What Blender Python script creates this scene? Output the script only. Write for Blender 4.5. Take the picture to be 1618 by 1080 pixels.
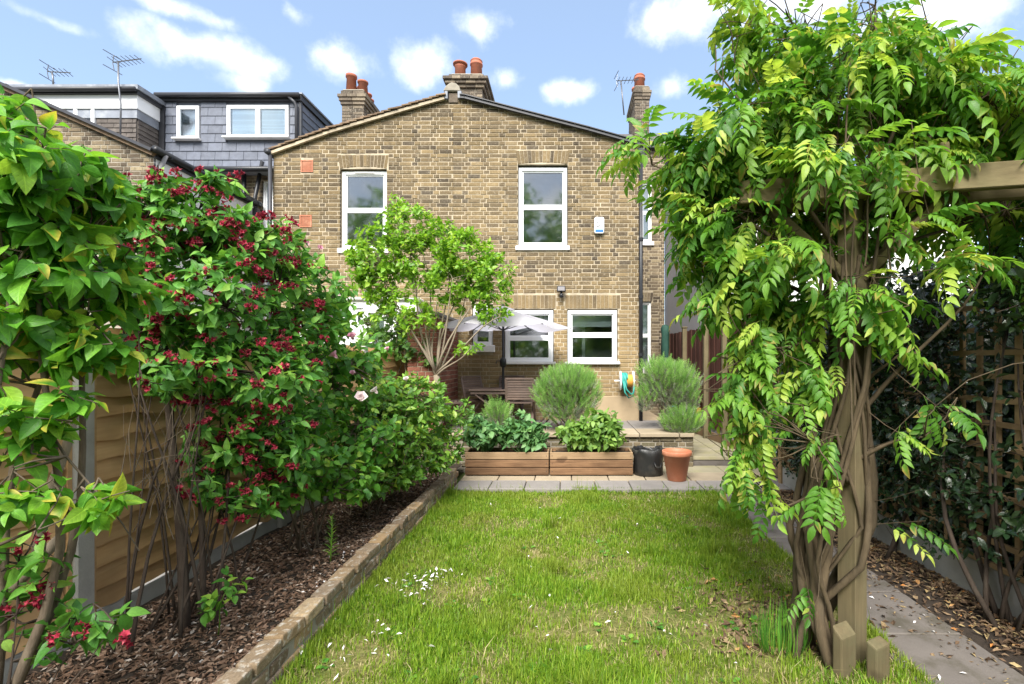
import bpy, bmesh, math, random
import numpy as np
from mathutils import Vector, Matrix, noise as mnoise

random.seed(7)
RNG = np.random.default_rng(7)
for _o in list(bpy.data.objects):
    bpy.data.objects.remove(_o)
scene = bpy.context.scene
COL = scene.collection
R = math.radians

# ------------------------------------------------------------------ camera, sky, sun, exposure
F, VX, VY, EYE = 780.0, 895.0, 570.0, 1.665          # focal length in photo pixels, vanishing point, eye height
cam_d = bpy.data.cameras.new('camera')
cam = bpy.data.objects.new('camera', cam_d)
COL.objects.link(cam)
cam.location = (0, 0, EYE)
cam.rotation_euler = (R(90), 0, 0)
cam_d.sensor_width = 36
cam_d.lens = F / 1618 * 36
cam_d.shift_x = (809 - VX) / 1618
cam_d.shift_y = (VY - 540) / 1618
cam_d.clip_start = 0.05
cam_d.clip_end = 400
scene.camera = cam

def P(px, py, Y):
    """the point at depth Y seen at photo pixel (px, py)"""
    return Vector(((px - VX) / F * Y, Y, EYE - (py - VY) / F * Y))

SUN_ELEV, SUN_AZ = 46.0, 188.0                        # azimuth clockwise from +Y: behind the camera, to its left
world = bpy.data.worlds.new('World')
scene.world = world
world.use_nodes = True
wn, wl = world.node_tree.nodes, world.node_tree.links
wn.clear()
def W(t, **kw):
    n = wn.new(t)
    for k, v in kw.items():
        setattr(n, k, v)
    return n
w_out, w_bg = W('ShaderNodeOutputWorld'), W('ShaderNodeBackground')
w_sky = W('ShaderNodeTexSky', sky_type='NISHITA')
w_sky.sun_disc = False
w_sky.sun_elevation = R(SUN_ELEV)
w_sky.sun_rotation = R(SUN_AZ)
w_sky.air_density = 1.0
w_sky.dust_density = 0.6
w_sky.ozone_density = 1.6
w_bg.inputs[1].default_value = 0.10
w_tc = W('ShaderNodeTexCoord')
def wnoise(scale, detail, rough, vec):
    n = W('ShaderNodeTexNoise')
    n.inputs['Scale'].default_value = scale
    n.inputs['Detail'].default_value = detail
    n.inputs['Roughness'].default_value = rough
    wl.new(vec, n.inputs['Vector'])
    return n
def wmath(op, a, b=None, clamp=False):
    n = W('ShaderNodeMath', operation=op, use_clamp=clamp)
    for i, v in enumerate((a, b)):
        if v is None:
            continue
        if isinstance(v, (int, float)):
            n.inputs[i].default_value = v
        else:
            wl.new(v, n.inputs[i])
    return n.outputs[0]
def wvec(op, a, b):
    n = W('ShaderNodeVectorMath', operation=op)
    for i, v in enumerate((a, b)):
        if isinstance(v, (tuple, list)):
            n.inputs[i].default_value = v
        elif v is not None:
            wl.new(v, n.inputs[i])
    return n
d0 = w_tc.outputs['Generated']
n_a = wnoise(9.0, 8.0, 0.6, d0)
off = wvec('SUBTRACT', n_a.outputs['Color'], (0.5, 0.5, 0.5)).outputs[0]
off = wvec('MULTIPLY', off, (0.05, 0.05, 0.03)).outputs[0]
dirn = wvec('ADD', d0, off).outputs[0]
CLOUDS = [(318, 76, 120, 30, .95), (545, 100, 62, 30, .9), (672, 102, 50, 36, 1), (757, 34, 48, 24, .9), (900, 142, 44, 20, .9),
          (800, 124, 50, 18, .6), (1060, 128, 50, 24, .8), (1080, 18, 90, 34, 1), (1250, 10, 150, 34, 1), (1470, 24, 190, 46, 1),
          (470, 22, 40, 22, .6), (270, 6, 90, 16, .7), (80, 32, 60, 14, .45), (20, 140, 50, 18, .7), (380, 128, 60, 18, .45), (1560, 190, 70, 30, .8),
          (-250, 60, 190, 40, .9), (1950, 60, 260, 80, .9), (-650, 160, 250, 50, .8), (300, -180, 200, 60, .9), (900, -220, 220, 60, .8), (1600, -260, 280, 90, .9)]
mask = None
for (cx, cy, rx, ry, k) in CLOUDS:
    rx, ry = rx * .84, ry * .84
    v = Vector(((cx - VX) / F, 1, (VY - cy) / F))
    L = v.length
    c = v / L
    sub = wvec('SUBTRACT', dirn, tuple(c)).outputs[0]
    a, h = rx / F / L, ry / F / L
    mul = wvec('MULTIPLY', sub, (1 / a, 1 / a, 1 / h)).outputs[0]
    ln = W('ShaderNodeVectorMath', operation='LENGTH')
    wl.new(mul, ln.inputs[0])
    val = wmath('SUBTRACT', .55 + .45 * k, wmath('MULTIPLY', ln.outputs['Value'], .72))
    mask = val if mask is None else wmath('MAXIMUM', mask, val)
n_d = wnoise(13.0, 8.0, 0.58, d0)
val = wmath('ADD', mask, wmath('MULTIPLY', wmath('SUBTRACT', n_d.outputs[0], 0.5), 2.1))
mr = W('ShaderNodeMapRange', interpolation_type='SMOOTHSTEP')
for i, x in enumerate((0.0, 1.05, 0.0, 0.97)):
    mr.inputs[1 + i].default_value = x
wl.new(val, mr.inputs[0])
mask = mr.outputs[0]
# unseen thicker cloud behind and above the camera, cover raised to add fill light
sp = W('ShaderNodeSeparateXYZ'); wl.new(d0, sp.inputs[0])
zz = wmath('ADD', wmath('MAXIMUM', sp.outputs[2], 0.0), 0.22)
cb = W('ShaderNodeCombineXYZ')
wl.new(wmath('DIVIDE', sp.outputs[0], zz), cb.inputs[0]); wl.new(wmath('DIVIDE', sp.outputs[1], zz), cb.inputs[1])
n_b = wnoise(1.1, 8.0, 0.58, cb.outputs[0])
gen = W('ShaderNodeMapRange', interpolation_type='SMOOTHSTEP')
for i, x in enumerate((0.33, 0.52, 0.0, 0.97)):
    gen.inputs[1 + i].default_value = x
wl.new(n_b.outputs[0], gen.inputs[0])
bk = W('ShaderNodeMapRange', interpolation_type='SMOOTHSTEP')
for i, x in enumerate((0.55, 0.2, 0.0, 1.0)):
    bk.inputs[1 + i].default_value = x
wl.new(sp.outputs[1], bk.inputs[0])
mask = wmath('MAXIMUM', mask, wmath('MULTIPLY', gen.outputs[0], bk.outputs[0]))
n_c = wnoise(16.0, 6.0, 0.6, d0)
wisp = W('ShaderNodeMapRange')
for i, x in enumerate((0.3, 0.6, 0.7, 1.0)):
    wisp.inputs[1 + i].default_value = x
wl.new(n_c.outputs[0], wisp.inputs[0])
mask = wmath('MULTIPLY', mask, wisp.outputs[0], True)
rampc = W('ShaderNodeValToRGB')
rampc.color_ramp.elements[0].color = (4.9, 5.4, 6.6, 1)
rampc.color_ramp.elements[1].color = (7.6, 7.7, 8.0, 1)
wl.new(n_c.outputs[0], rampc.inputs[0])
rampc.color_ramp.elements[0].position = 0.35
rampc.color_ramp.elements[1].position = 0.6
# thin bright veil of a summer sky
veil = W('ShaderNodeMix', data_type='RGBA')
veil.inputs[0].default_value = 0.31
wl.new(w_sky.outputs[0], veil.inputs[6]); veil.inputs[7].default_value = (3.9, 5.1, 6.9, 1)
wmix = W('ShaderNodeMix', data_type='RGBA')
wl.new(mask, wmix.inputs[0]); wl.new(veil.outputs[2], wmix.inputs[6]); wl.new(rampc.outputs[0], wmix.inputs[7])
wl.new(wmix.outputs[2], w_bg.inputs[0])
wl.new(w_bg.outputs[0], w_out.inputs[0])

sun_d = bpy.data.lights.new('sun', 'SUN')
sun = bpy.data.objects.new('sun', sun_d)
COL.objects.link(sun)
sun_d.energy = 4.0
sun_d.angle = R(34)
sun_d.color = (1.0, 0.96, 0.89)
_a, _e = R(SUN_AZ), R(SUN_ELEV)
SUN_DIR = Vector((math.sin(_a) * math.cos(_e), math.cos(_a) * math.cos(_e), math.sin(_e)))
sun.rotation_euler = SUN_DIR.to_track_quat('Z', 'Y').to_euler()
sun.location = SUN_DIR * 30

scene.view_settings.view_transform = 'Standard'
scene.view_settings.look = 'None'
scene.view_settings.exposure = 1.26
scene.view_settings.gamma = 1.0
scene.view_settings.use_curve_mapping = False
scene.render.engine = 'CYCLES'
scene.cycles.max_bounces = 8
scene.cycles.transparent_max_bounces = 12
scene.cycles.use_denoising = True

# ------------------------------------------------------------------ tagging
def tag(o, label=None, cat=None, group=None, kind=None):
    for k, v in (('label', label), ('category', cat), ('group', group), ('kind', kind)):
        if v:
            o[k] = v
    return o
ORG = {}
def thing(name, label, cat, loc=(0, 0, 0), group=None):
    o = bpy.data.objects.new(name, None)
    o.empty_display_size = 0.1
    COL.objects.link(o)
    o.location = loc
    ORG[o.name] = Vector(loc)
    return tag(o, label, cat, group)
def link(o, parent=None, world_loc=None):
    COL.objects.link(o)
    org = Vector((0, 0, 0))
    if parent is not None:
        o.parent = parent
        org = ORG.get(parent.name, org)
    if world_loc is not None:
        o.location = Vector(world_loc) - org
        ORG[o.name] = Vector(world_loc)
    else:
        ORG[o.name] = org
    return o
def copy_tree(o, parent=None):
    c = o.copy()
    COL.objects.link(c)
    if parent is not None:
        c.parent = parent
    for ch in list(o.children):
        copy_tree(ch, c)
    return c

# ------------------------------------------------------------------ mesh builders
def tri_mesh(name, V, T, luv=None, smooth=True):
    """a mesh from numpy vertices and triangles, with an optional per-vertex leaf coordinate"""
    me = bpy.data.meshes.new(name)
    V = np.asarray(V, dtype=np.float32); T = np.asarray(T, dtype=np.int32)
    me.vertices.add(len(V)); me.vertices.foreach_set('co', V.ravel())
    me.loops.add(T.size); me.loops.foreach_set('vertex_index', T.ravel())
    me.polygons.add(len(T)); me.polygons.foreach_set('loop_start', np.arange(0, T.size, 3, dtype=np.int32))
    me.polygons.foreach_set('use_smooth', np.full(len(T), smooth))
    if luv is not None:
        at = me.attributes.new('luv', 'FLOAT_VECTOR', 'POINT')
        at.data.foreach_set('vector', np.asarray(luv, dtype=np.float32).ravel())
    me.update(calc_edges=True)
    return me

class MB:
    """collects shapes and links them as ONE mesh object"""
    def __init__(s):
        s.v, s.f = [], []
    def add(s, vs, fs):
        b = len(s.v)
        s.v += [Vector(v) for v in vs]
        s.f += [tuple(b + i for i in f) for f in fs]
        return s
    def box(s, x0, y0, z0, x1, y1, z1):
        x0, x1 = sorted((x0, x1)); y0, y1 = sorted((y0, y1)); z0, z1 = sorted((z0, z1))
        return s.add([(x0, y0, z0), (x1, y0, z0), (x1, y1, z0), (x0, y1, z0), (x0, y0, z1), (x1, y0, z1), (x1, y1, z1), (x0, y1, z1)],
                     [(0, 3, 2, 1), (4, 5, 6, 7), (0, 1, 5, 4), (1, 2, 6, 5), (2, 3, 7, 6), (3, 0, 4, 7)])
    def bar(s, a, b, w, h, up=(0, 0, 1)):
        """a box-section bar from a to b, w across and h along up"""
        a, b = Vector(a), Vector(b)
        d = (b - a).normalized()
        u = Vector(up)
        if abs(d.dot(u)) > .98:
            u = Vector((0, 1, 0))
        sd = d.cross(u).normalized(); u = sd.cross(d).normalized()
        vs = []
        for p in (a, b):
            for i, j in ((-1, -1), (1, -1), (1, 1), (-1, 1)):
                vs.append(p + sd * (i * w / 2) + u * (j * h / 2))
        return s.add(vs, [(0, 1, 2, 3), (7, 6, 5, 4), (0, 4, 5, 1), (1, 5, 6, 2), (2, 6, 7, 3), (3, 7, 4, 0)])
    def prism(s, poly, y0, y1):
        """polygon of (x, z) from y0 to y1"""
        n = len(poly)
        vs = [(x, y0, z) for x, z in poly] + [(x, y1, z) for x, z in poly]
        fs = [tuple(range(n)), tuple(range(2 * n - 1, n - 1, -1))]
        fs += [(i, i + n, (i + 1) % n + n, (i + 1) % n) for i in range(n)]
        return s.add(vs, fs)
    def tube(s, pts, rad, n=6, cap=True):
        pts = [Vector(p) for p in pts]
        if not hasattr(rad, '__len__'):
            rad = [rad] * len(pts)
        b = len(s.v)
        up = Vector((.31, .17, .93))
        for i, p in enumerate(pts):
            d = (pts[min(i + 1, len(pts) - 1)] - pts[max(i - 1, 0)])
            if d.length < 1e-9:
                d = Vector((0, 0, 1))
            d.normalize()
            if abs(d.dot(up)) > .97:
                up = Vector((.9, .2, .1))
            a = d.cross(up).normalized(); c = a.cross(d)
            up = c
            for k in range(n):
                t = 2 * math.pi * k / n
                s.v.append(p + (a * math.cos(t) + c * math.sin(t)) * rad[i])
        for i in range(len(pts) - 1):
            for k in range(n):
                q = (k + 1) % n
                s.f.append((b + i * n + k, b + i * n + q, b + (i + 1) * n + q, b + (i + 1) * n + k))
        if cap:
            s.f.append(tuple(b + k for k in range(n))[::-1])
            s.f.append(tuple(b + (len(pts) - 1) * n + k for k in range(n)))
        return s
    def lathe(s, c, prof, n=24, wob=0.0, seed=0):
        """profile of (radius, z) turned about a vertical axis through c"""
        c = Vector(c)
        b = len(s.v)
        for j, (r, z) in enumerate(prof):
            for k in range(n):
                t = 2 * math.pi * k / n
                q = r * (1 + wob * mnoise.noise(Vector((math.cos(t) * 2 + seed, math.sin(t) * 2, z * 9))))
                s.v.append(c + Vector((q * math.cos(t), q * math.sin(t), z + wob * .25 * r * mnoise.noise(Vector((math.cos(t) * 3, math.sin(t) * 3 + seed, z * 5))))))
        for j in range(len(prof) - 1):
            for k in range(n):
                q = (k + 1) % n
                s.f.append((b + j * n + k, b + j * n + q, b + (j + 1) * n + q, b + (j + 1) * n + k))
        s.f.append(tuple(b + k for k in range(n))[::-1])
        s.f.append(tuple(b + (len(prof) - 1) * n + k for k in range(n)))
        return s
    def build(s, name, mat, parent=None, smooth=False, bevel=0.0, kind=None, seg=1):
        org = ORG.get(parent.name, Vector((0, 0, 0))) if parent is not None else Vector((0, 0, 0))
        me = bpy.data.meshes.new(name)
        me.from_pydata([tuple(v - org) for v in s.v], [], s.f)
        if bevel > 0:
            bm = bmesh.new(); bm.from_mesh(me)
            bmesh.ops.bevel(bm, geom=list(bm.edges), offset=bevel, segments=seg, affect='EDGES', profile=0.6, clamp_overlap=True)
            bm.to_mesh(me); bm.free()
        if smooth:
            me.polygons.foreach_set('use_smooth', [True] * len(me.polygons))
        me.update()
        if mat is not None:
            me.materials.append(mat)
        o = link(bpy.data.objects.new(name, me), parent)
        if kind:
            o['kind'] = kind
        return o

# ------------------------------------------------------------------ materials
class NT:
    def __init__(s, name):
        s.m = bpy.data.materials.new(name)
        s.m.use_nodes = True
        s.n, s.l = s.m.node_tree.nodes, s.m.node_tree.links
        s.n.clear()
        s.out = s.n.new('ShaderNodeOutputMaterial')
    def new(s, t, **kw):
        n = s.n.new(t)
        for k, v in kw.items():
            setattr(n, k, v)
        return n
    def put(s, sock, v):
        if isinstance(v, bpy.types.NodeSocket):
            s.l.new(v, sock)
        elif v is not None:
            if sock.type == 'RGBA' and len(v) == 3:
                v = (*v, 1)
            sock.default_value = v
    def math(s, op, a, b=0.0, c=None, clamp=False):
        n = s.new('ShaderNodeMath', operation=op, use_clamp=clamp)
        s.put(n.inputs[0], a); s.put(n.inputs[1], b)
        if c is not None:
            s.put(n.inputs[2], c)
        return n.outputs[0]
    def mix(s, f, a, b, blend='MIX'):
        n = s.new('ShaderNodeMix', data_type='RGBA', blend_type=blend)
        s.put(n.inputs[0], f); s.put(n.inputs[6], a); s.put(n.inputs[7], b)
        return n.outputs[2]
    def pos(s, scale=(1, 1, 1), obj=False):
        if obj:
            src = s.new('ShaderNodeTexCoord').outputs['Object']
        else:
            src = s.new('ShaderNodeNewGeometry').outputs['Position']
        if scale == (1, 1, 1):
            return src
        n = s.new('ShaderNodeVectorMath', operation='MULTIPLY')
        s.put(n.inputs[0], src); n.inputs[1].default_value = scale
        return n.outputs[0]
    def noise(s, scale, detail=4, rough=.55, vec=None, col=False):
        n = s.new('ShaderNodeTexNoise')
        n.inputs['Scale'].default_value = scale; n.inputs['Detail'].default_value = detail; n.inputs['Roughness'].default_value = rough
        s.put(n.inputs['Vector'], vec if vec is not None else s.pos())
        return n.outputs[1 if col else 0]
    def rng(s, v, a, b, c=0.0, d=1.0, smooth=False):
        n = s.new('ShaderNodeMapRange', interpolation_type='SMOOTHSTEP' if smooth else 'LINEAR')
        s.put(n.inputs[0], v)
        for i, x in enumerate((a, b, c, d)):
            n.inputs[1 + i].default_value = x
        return n.outputs[0]
    def ramp(s, v, stops, const=False):
        n = s.new('ShaderNodeValToRGB')
        cr = n.color_ramp
        if const:
            cr.interpolation = 'CONSTANT'
        while len(cr.elements) < len(stops):
            cr.elements.new(0.5)
        for e, (p, c) in zip(cr.elements, stops):
            e.position = p; e.color = (*c, 1)
        s.put(n.inputs[0], v)
        return n.outputs[0]
    def rnd(s):
        """a random number that differs by object and by loose piece"""
        a = s.new('ShaderNodeObjectInfo').outputs['Random']
        b = s.new('ShaderNodeNewGeometry').outputs['Random Per Island']
        return s.math('FRACT', s.math('ADD', a, b))
    def bump(s, h, strength=.4, dist=.01):
        n = s.new('ShaderNodeBump')
        n.inputs['Strength'].default_value = strength; n.inputs['Distance'].default_value = dist
        s.put(n.inputs['Height'], h)
        return n.outputs[0]
    def principled(s, color, rough=.8, spec=.3, normal=None, metal=0.0, **kw):
        b = s.new('ShaderNodeBsdfPrincipled')
        s.put(b.inputs['Base Color'], color); s.put(b.inputs['Roughness'], rough)
        b.inputs['Specular IOR Level'].default_value = spec; b.inputs['Metallic'].default_value = metal
        if normal is not None:
            s.l.new(normal, b.inputs['Normal'])
        for k, v in kw.items():
            s.put(b.inputs[k], v)
        return b.outputs[0]
    def done(s, shader):
        s.l.new(shader, s.out.inputs[0])
        return s.m

def plain(name, c, rough=.6, var=.25, scale=8.0, bump=.2, bscale=40.0, spec=.3, metal=0.0, dirt=None, stretch=(1, 1, 1), obj=False, rv=.12):
    """a painted / plastic / cast surface: small colour drift, optional dirt blotches, fine relief"""
    t = NT(name)
    vec = t.pos(stretch, obj)
    n1 = t.noise(scale, 5, .6, vec)
    k = t.rng(n1, .25, .75, 1 - var, 1 + var)
    hv = t.new('ShaderNodeHueSaturation')
    t.put(hv.inputs['Color'], c)
    rr = t.rng(t.rnd(), 0, 1, 1 - rv, 1 + rv)
    t.put(hv.inputs['Value'], t.math('MULTIPLY', k, rr))
    col = hv.outputs[0]
    if dirt:
        m = t.rng(t.noise(scale * .6 + 1.3, 6, .65, vec), .48, .68, 0, dirt[1], True)
        col = t.mix(m, col, dirt[0])
    nb = t.bump(t.noise(bscale, 4, .6, vec), bump, .006)
    return t.done(t.principled(col, rough, spec, nb, metal))

def brick_mat(name, stops, blotch=(.62, .55, .42), dark=(.05, .045, .04), amount=.35, lowz=None, rough=.9):
    t = NT(name)
    r = t.rnd()
    col = t.ramp(r, stops)
    n1 = t.noise(26, 5, .65)
    col = t.mix(t.rng(n1, .5, .72, 0, amount, True), col, blotch)
    n2 = t.noise(14, 6, .7)
    col = t.mix(t.rng(n2, .52, .75, 0, .55, True), col, dark)
    if lowz:                                        # washed, cleaner brick low on the wall
        sep = t.new('ShaderNodeSeparateXYZ'); t.put(sep.inputs[0], t.pos())
        zz = t.math('ADD', sep.outputs[2], t.math('MULTIPLY', t.noise(.9, 3, .5), 1.2))
        col = t.mix(t.rng(zz, lowz[1] + .6, lowz[0] + .6, lowz[3], 0, True), col, lowz[2])
    soot = t.noise(1.0, 4, .6, t.pos((1.3, 1.3, .55)))   # broad soot and damp stains running down
    hv = t.new('ShaderNodeHueSaturation'); t.put(hv.inputs['Color'], col)
    t.put(hv.inputs['Value'], t.math('MULTIPLY', t.rng(t.noise(90, 3, .6), .3, .7, .78, 1.2), t.rng(soot, .35, .65, .80, 1.14)))
    nb = t.bump(t.noise(70, 5, .7), .55, .008)
    return t.done(t.principled(hv.outputs[0], rough, .2, nb))

def wood_mat(name, a, b, grain=(3, 40, 40), rough=.7, knots=.5, wear=None, spec=.25):
    t = NT(name)
    vec = t.pos(grain, True)
    g = t.noise(1.0, 6, .62, vec)
    col = t.mix(t.rng(g, .3, .7), a, b)
    hv = t.new('ShaderNodeHueSaturation'); t.put(hv.inputs['Color'], col)
    t.put(hv.inputs['Value'], t.math('MULTIPLY', t.rng(t.rnd(), 0, 1, .74, 1.2), t.rng(t.noise(2.5, 3), .3, .7, .8, 1.2)))
    col = hv.outputs[0]
    kn = t.noise(5.0, 2, .4, t.pos((1, 1, 1)))
    col = t.mix(t.rng(kn, .66, .74, 0, knots, True), col, (a[0] * .35, a[1] * .3, a[2] * .28))
    if wear:
        col = t.mix(t.rng(t.noise(3.1, 6, .7), .45, .7, 0, wear[1], True), col, wear[0])
    nb = t.bump(g, .35, .004)
    return t.done(t.principled(col, rough, spec, nb))

def leaf_mat(name, stops, trans=.45, rough=.42, spec=.45, vein=.35, back=(1.35, 1.25, .8), side=9.0, tip=None):
    """a leaf: coloured by a random per leaf, a midrib and side veins, light passing through the blade"""
    t = NT(name)
    at = t.new('ShaderNodeAttribute', attribute_name='luv')
    sep = t.new('ShaderNodeSeparateXYZ'); t.put(sep.inputs[0], at.outputs['Vector'])
    isl = t.new('ShaderNodeNewGeometry').outputs['Random Per Island']
    r = t.math('FRACT', t.math('ADD', t.new('ShaderNodeObjectInfo').outputs['Random'], t.math('ADD', sep.outputs[2], t.math('MULTIPLY', isl, .12))))
    col = t.ramp(r, stops)
    u, v = sep.outputs[0], sep.outputs[1]
    au = t.math('ABSOLUTE', u)
    mid = t.rng(au, 0.0, .10, 1, 0, True)
    wv = t.math('SINE', t.math('MULTIPLY', t.math('SUBTRACT', v, t.math('MULTIPLY', au, .35)), side * 6.2832))
    vn = t.rng(wv, .72, 1.0, 0, .6, True)
    vv = t.math('MAXIMUM', mid, vn)
    light = t.mix(1.0, col, (1.5, 1.4, 1.2), 'MULTIPLY')
    col = t.mix(t.math('MULTIPLY', vv, vein), col, light)
    if tip:                                         # some leaves turning at the edges
        sel = t.rng(t.math('FRACT', t.math('MULTIPLY', r, 7.31)), 1 - tip[1], 1 - tip[1] + .05, 0, 1)
        e = t.rng(t.math('ADD', t.math('MULTIPLY', au, .6), v), .45, 1.15, 0, 1, True)
        col = t.mix(t.math('MULTIPLY', sel, e), col, tip[0])
    hv = t.new('ShaderNodeHueSaturation'); t.put(hv.inputs['Color'], col)
    t.put(hv.inputs['Value'], t.rng(t.noise(60, 3), .3, .7, .85, 1.15))
    col = hv.outputs[0]
    nb = t.bump(t.math('ADD', t.math('MULTIPLY', vv, -.6), t.noise(110, 2)), .3, .004)
    front = t.principled(col, rough, spec, nb)
    tr = t.new('ShaderNodeBsdfTranslucent')
    t.put(tr.inputs[0], t.mix(1.0, col, back, 'MULTIPLY'))
    mx = t.new('ShaderNodeMixShader'); mx.inputs[0].default_value = trans
    t.l.new(front, mx.inputs[1]); t.l.new(tr.outputs[0], mx.inputs[2])
    return t.done(mx.outputs[0])

def glass_mat(name, tint=(.75, .8, .8), base=.13):
    t = NT(name)
    tr = t.new('ShaderNodeBsdfTransparent'); t.put(tr.inputs[0], tint)
    gl = t.new('ShaderNodeBsdfGlossy'); t.put(gl.inputs[0], (1, 1, 1)); gl.inputs[1].default_value = .05
    t.l.new(t.bump(t.noise(1.7, 1), .06, .03), gl.inputs['Normal'])
    fr = t.new('ShaderNodeFresnel'); fr.inputs[0].default_value = 1.5
    mx = t.new('ShaderNodeMixShader')
    t.put(mx.inputs[0], t.math('ADD', t.math('MULTIPLY', fr.outputs[0], 1.0), base, clamp=True))
    t.l.new(tr.outputs[0], mx.inputs[1]); t.l.new(gl.outputs[0], mx.inputs[2])
    return t.done(mx.outputs[0])

STOCK = [(0, (0.071, 0.055, 0.038)), (.14, (0.134, 0.099, 0.056)), (.34, (0.172, 0.126, 0.067)), (.52, (0.202, 0.146, 0.075)), (.68, (0.126, 0.095, 0.058)), (.80, (0.231, 0.168, 0.088)), (.90, (0.084, 0.067, 0.048)), (1, (0.286, 0.213, 0.116))]
M = {}
M['brick'] = brick_mat('yellow_stock_brick', STOCK, lowz=(3.4, 2.0, (.33, .235, .115), .6), amount=.22)
M['brick_far'] = brick_mat('sooty_stock_brick', [(0, (.075, .058, .042)), (.4, (.13, .10, .068)), (.75, (.20, .155, .10)), (1, (.26, .21, .13))], amount=.15)
M['brick_chim'] = brick_mat('weathered_chimney_brick', [(0, (.08, .066, .052)), (.5, (.14, .112, .085)), (1, (.22, .18, .13))], amount=.25)
M['brick_red'] = brick_mat('red_brick', [(0, (.17, .065, .045)), (.5, (.24, .092, .062)), (1, (.30, .13, .09))], blotch=(.42, .28, .22), amount=.2)
M['brick_wall'] = brick_mat('mossy_garden_brick', [(0, (.085, .07, .043)), (.4, (.135, .11, .066)), (.75, (.18, .14, .088)), (1, (.14, .125, .075))], blotch=(.42, .38, .28), amount=.35)
M['brick_edge'] = brick_mat('lime_flecked_edging_brick', [(0, (.15, .11, .075)), (.3, (.28, .195, .11)), (.6, (.22, .17, .12)), (.8, (.36, .24, .125)), (1, (.42, .32, .20))], blotch=(.58, .56, .50), amount=.75)
M['mortar'] = plain('sandy_mortar', (.41, .345, .25), .95, .3, 6, .5, 120, dirt=((.30, .25, .18), .5))
M['mortar_grey'] = plain('grey_mortar', (.30, .27, .22), .95, .3, 6, .5, 120)
M['render_tan'] = plain('tan_render', (.30, .23, .145), .9, .14, 2, .3, 90, dirt=((.30, .235, .15), .5))
M['render_white'] = plain('white_render', (.78, .78, .77), .85, .06, 2, .2, 90, dirt=((.62, .61, .58), .4))
M['render_grey'] = plain('grey_render', (.27, .26, .27), .9, .08, 1.5, .2, 90)
M['white'] = plain('white_window_plastic', (.82, .83, .84), .35, .03, 3, .03, 60, .4, rv=.02)
M['sill'] = plain('white_painted_sill', (.78, .77, .75), .5, .06, 5, .1, 60, dirt=((.5, .48, .44), .35), rv=.04)
M['black'] = plain('black_plastic_pipe', (.016, .017, .02), .4, .2, 6, .06, 80, .4)
M['darkgrey'] = plain('dark_grey_gutter', (.035, .036, .042), .45, .2, 6, .06, 80, .4)
M['lead'] = plain('lead_flashing', (.22, .24, .28), .5, .2, 5, .3, 30, dirt=((.36, .38, .40), .6))
M['slate'] = plain('blue_grey_slate', (.105, .117, .15), .5, .2, 9, .35, 60, .4, dirt=((.15, .165, .20), .45), rv=.14)
M['slate_old'] = plain('old_slate', (.15, .14, .14), .7, .3, 9, .5, 50, dirt=((.28, .26, .22), .5), rv=.3)
M['tile_brown'] = plain('brown_concrete_tile', (.105, .09, .08), .85, .25, 8, .5, 70, dirt=((.16, .14, .12), .6), rv=.22)
M['tile_roof'] = plain('weathered_roof_tile', (.17, .115, .075), .9, .35, 9, .6, 60, dirt=((.27, .21, .14), .7), rv=.3)
M['terracotta'] = plain('terracotta', (.36, .14, .08), .75, .15, 9, .25, 60, dirt=((.52, .27, .17), .6), rv=.1)
M['chimney_pot'] = plain('red_clay_pot', (.36, .125, .075), .8, .2, 7, .25, 60, dirt=((.26, .12, .085), .6), rv=.14)
M['pot'] = plain('terracotta_plastic', (.47, .17, .09), .5, .1, 5, .08, 90, .35, dirt=((.55, .27, .17), .5), rv=.02)
M['fence'] = wood_mat('larch_fence_board', (.47, .275, .12), (.58, .375, .18), (6, 2.2, 34), .8, .7, ((.46, .29, .15), .45))
M['fence_dark'] = wood_mat('dark_stained_board', (.055, .022, .016), (.085, .036, .026), (30, 30, 2), .75, .2)
M['concrete'] = plain('concrete_post', (.34, .33, .30), .95, .15, 5, .4, 110, dirt=((.24, .235, .21), .5))
M['trellis'] = wood_mat('treated_trellis_wood', (.24, .155, .075), (.33, .22, .115), (20, 20, 20), .8, .4, ((.17, .125, .07), .5))
M['post'] = wood_mat('green_treated_post', (.10, .08, .044), (.16, .127, .07), (34, 34, 2), .85, .5, ((.13, .12, .065), .6))
M['beam'] = wood_mat('green_treated_beam', (.125, .098, .05), (.20, .158, .082), (2, 34, 34), .85, .6, ((.16, .15, .07), .5))
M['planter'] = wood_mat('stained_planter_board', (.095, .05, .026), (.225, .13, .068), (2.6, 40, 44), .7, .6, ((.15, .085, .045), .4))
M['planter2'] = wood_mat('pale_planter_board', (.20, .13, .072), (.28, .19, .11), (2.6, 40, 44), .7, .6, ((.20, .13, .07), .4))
M['teak'] = wood_mat('dark_oiled_hardwood', (.085, .058, .048), (.125, .09, .075), (6, 6, 30), .55, .2, ((.20, .13, .10), .35), .35)
M['canvas'] = None
t = NT('white_canvas'); nv = t.noise(300, 2)
_f = t.principled(t.mix(t.rng(t.noise(3, 4), .3, .7), (.54, .53, .58), (.62, .61, .66)), .85, .1, t.bump(nv, .15, .002))
_t = t.new('ShaderNodeBsdfTranslucent'); t.put(_t.inputs[0], (.72, .71, .80))
_m = t.new('ShaderNodeMixShader'); _m.inputs[0].default_value = .5
t.l.new(_f, _m.inputs[1]); t.l.new(_t.outputs[0], _m.inputs[2]); M['canvas'] = t.done(_m.outputs[0])
M['slab'] = plain('grey_paving_slab', (.225, .205, .19), .9, .12, 4, .35, 90, dirt=((.20, .19, .165), .6), rv=.10)
M['slab_tan'] = plain('tan_paving_slab', (.33, .27, .19), .9, .14, 4, .35, 90, dirt=((.30, .25, .165), .6), rv=.10)
M['slab_moss'] = plain('mossy_paving_slab', (.29, .26, .175), .9, .14, 4, .35, 90, dirt=((.27, .25, .13), .75), rv=.10)
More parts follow.
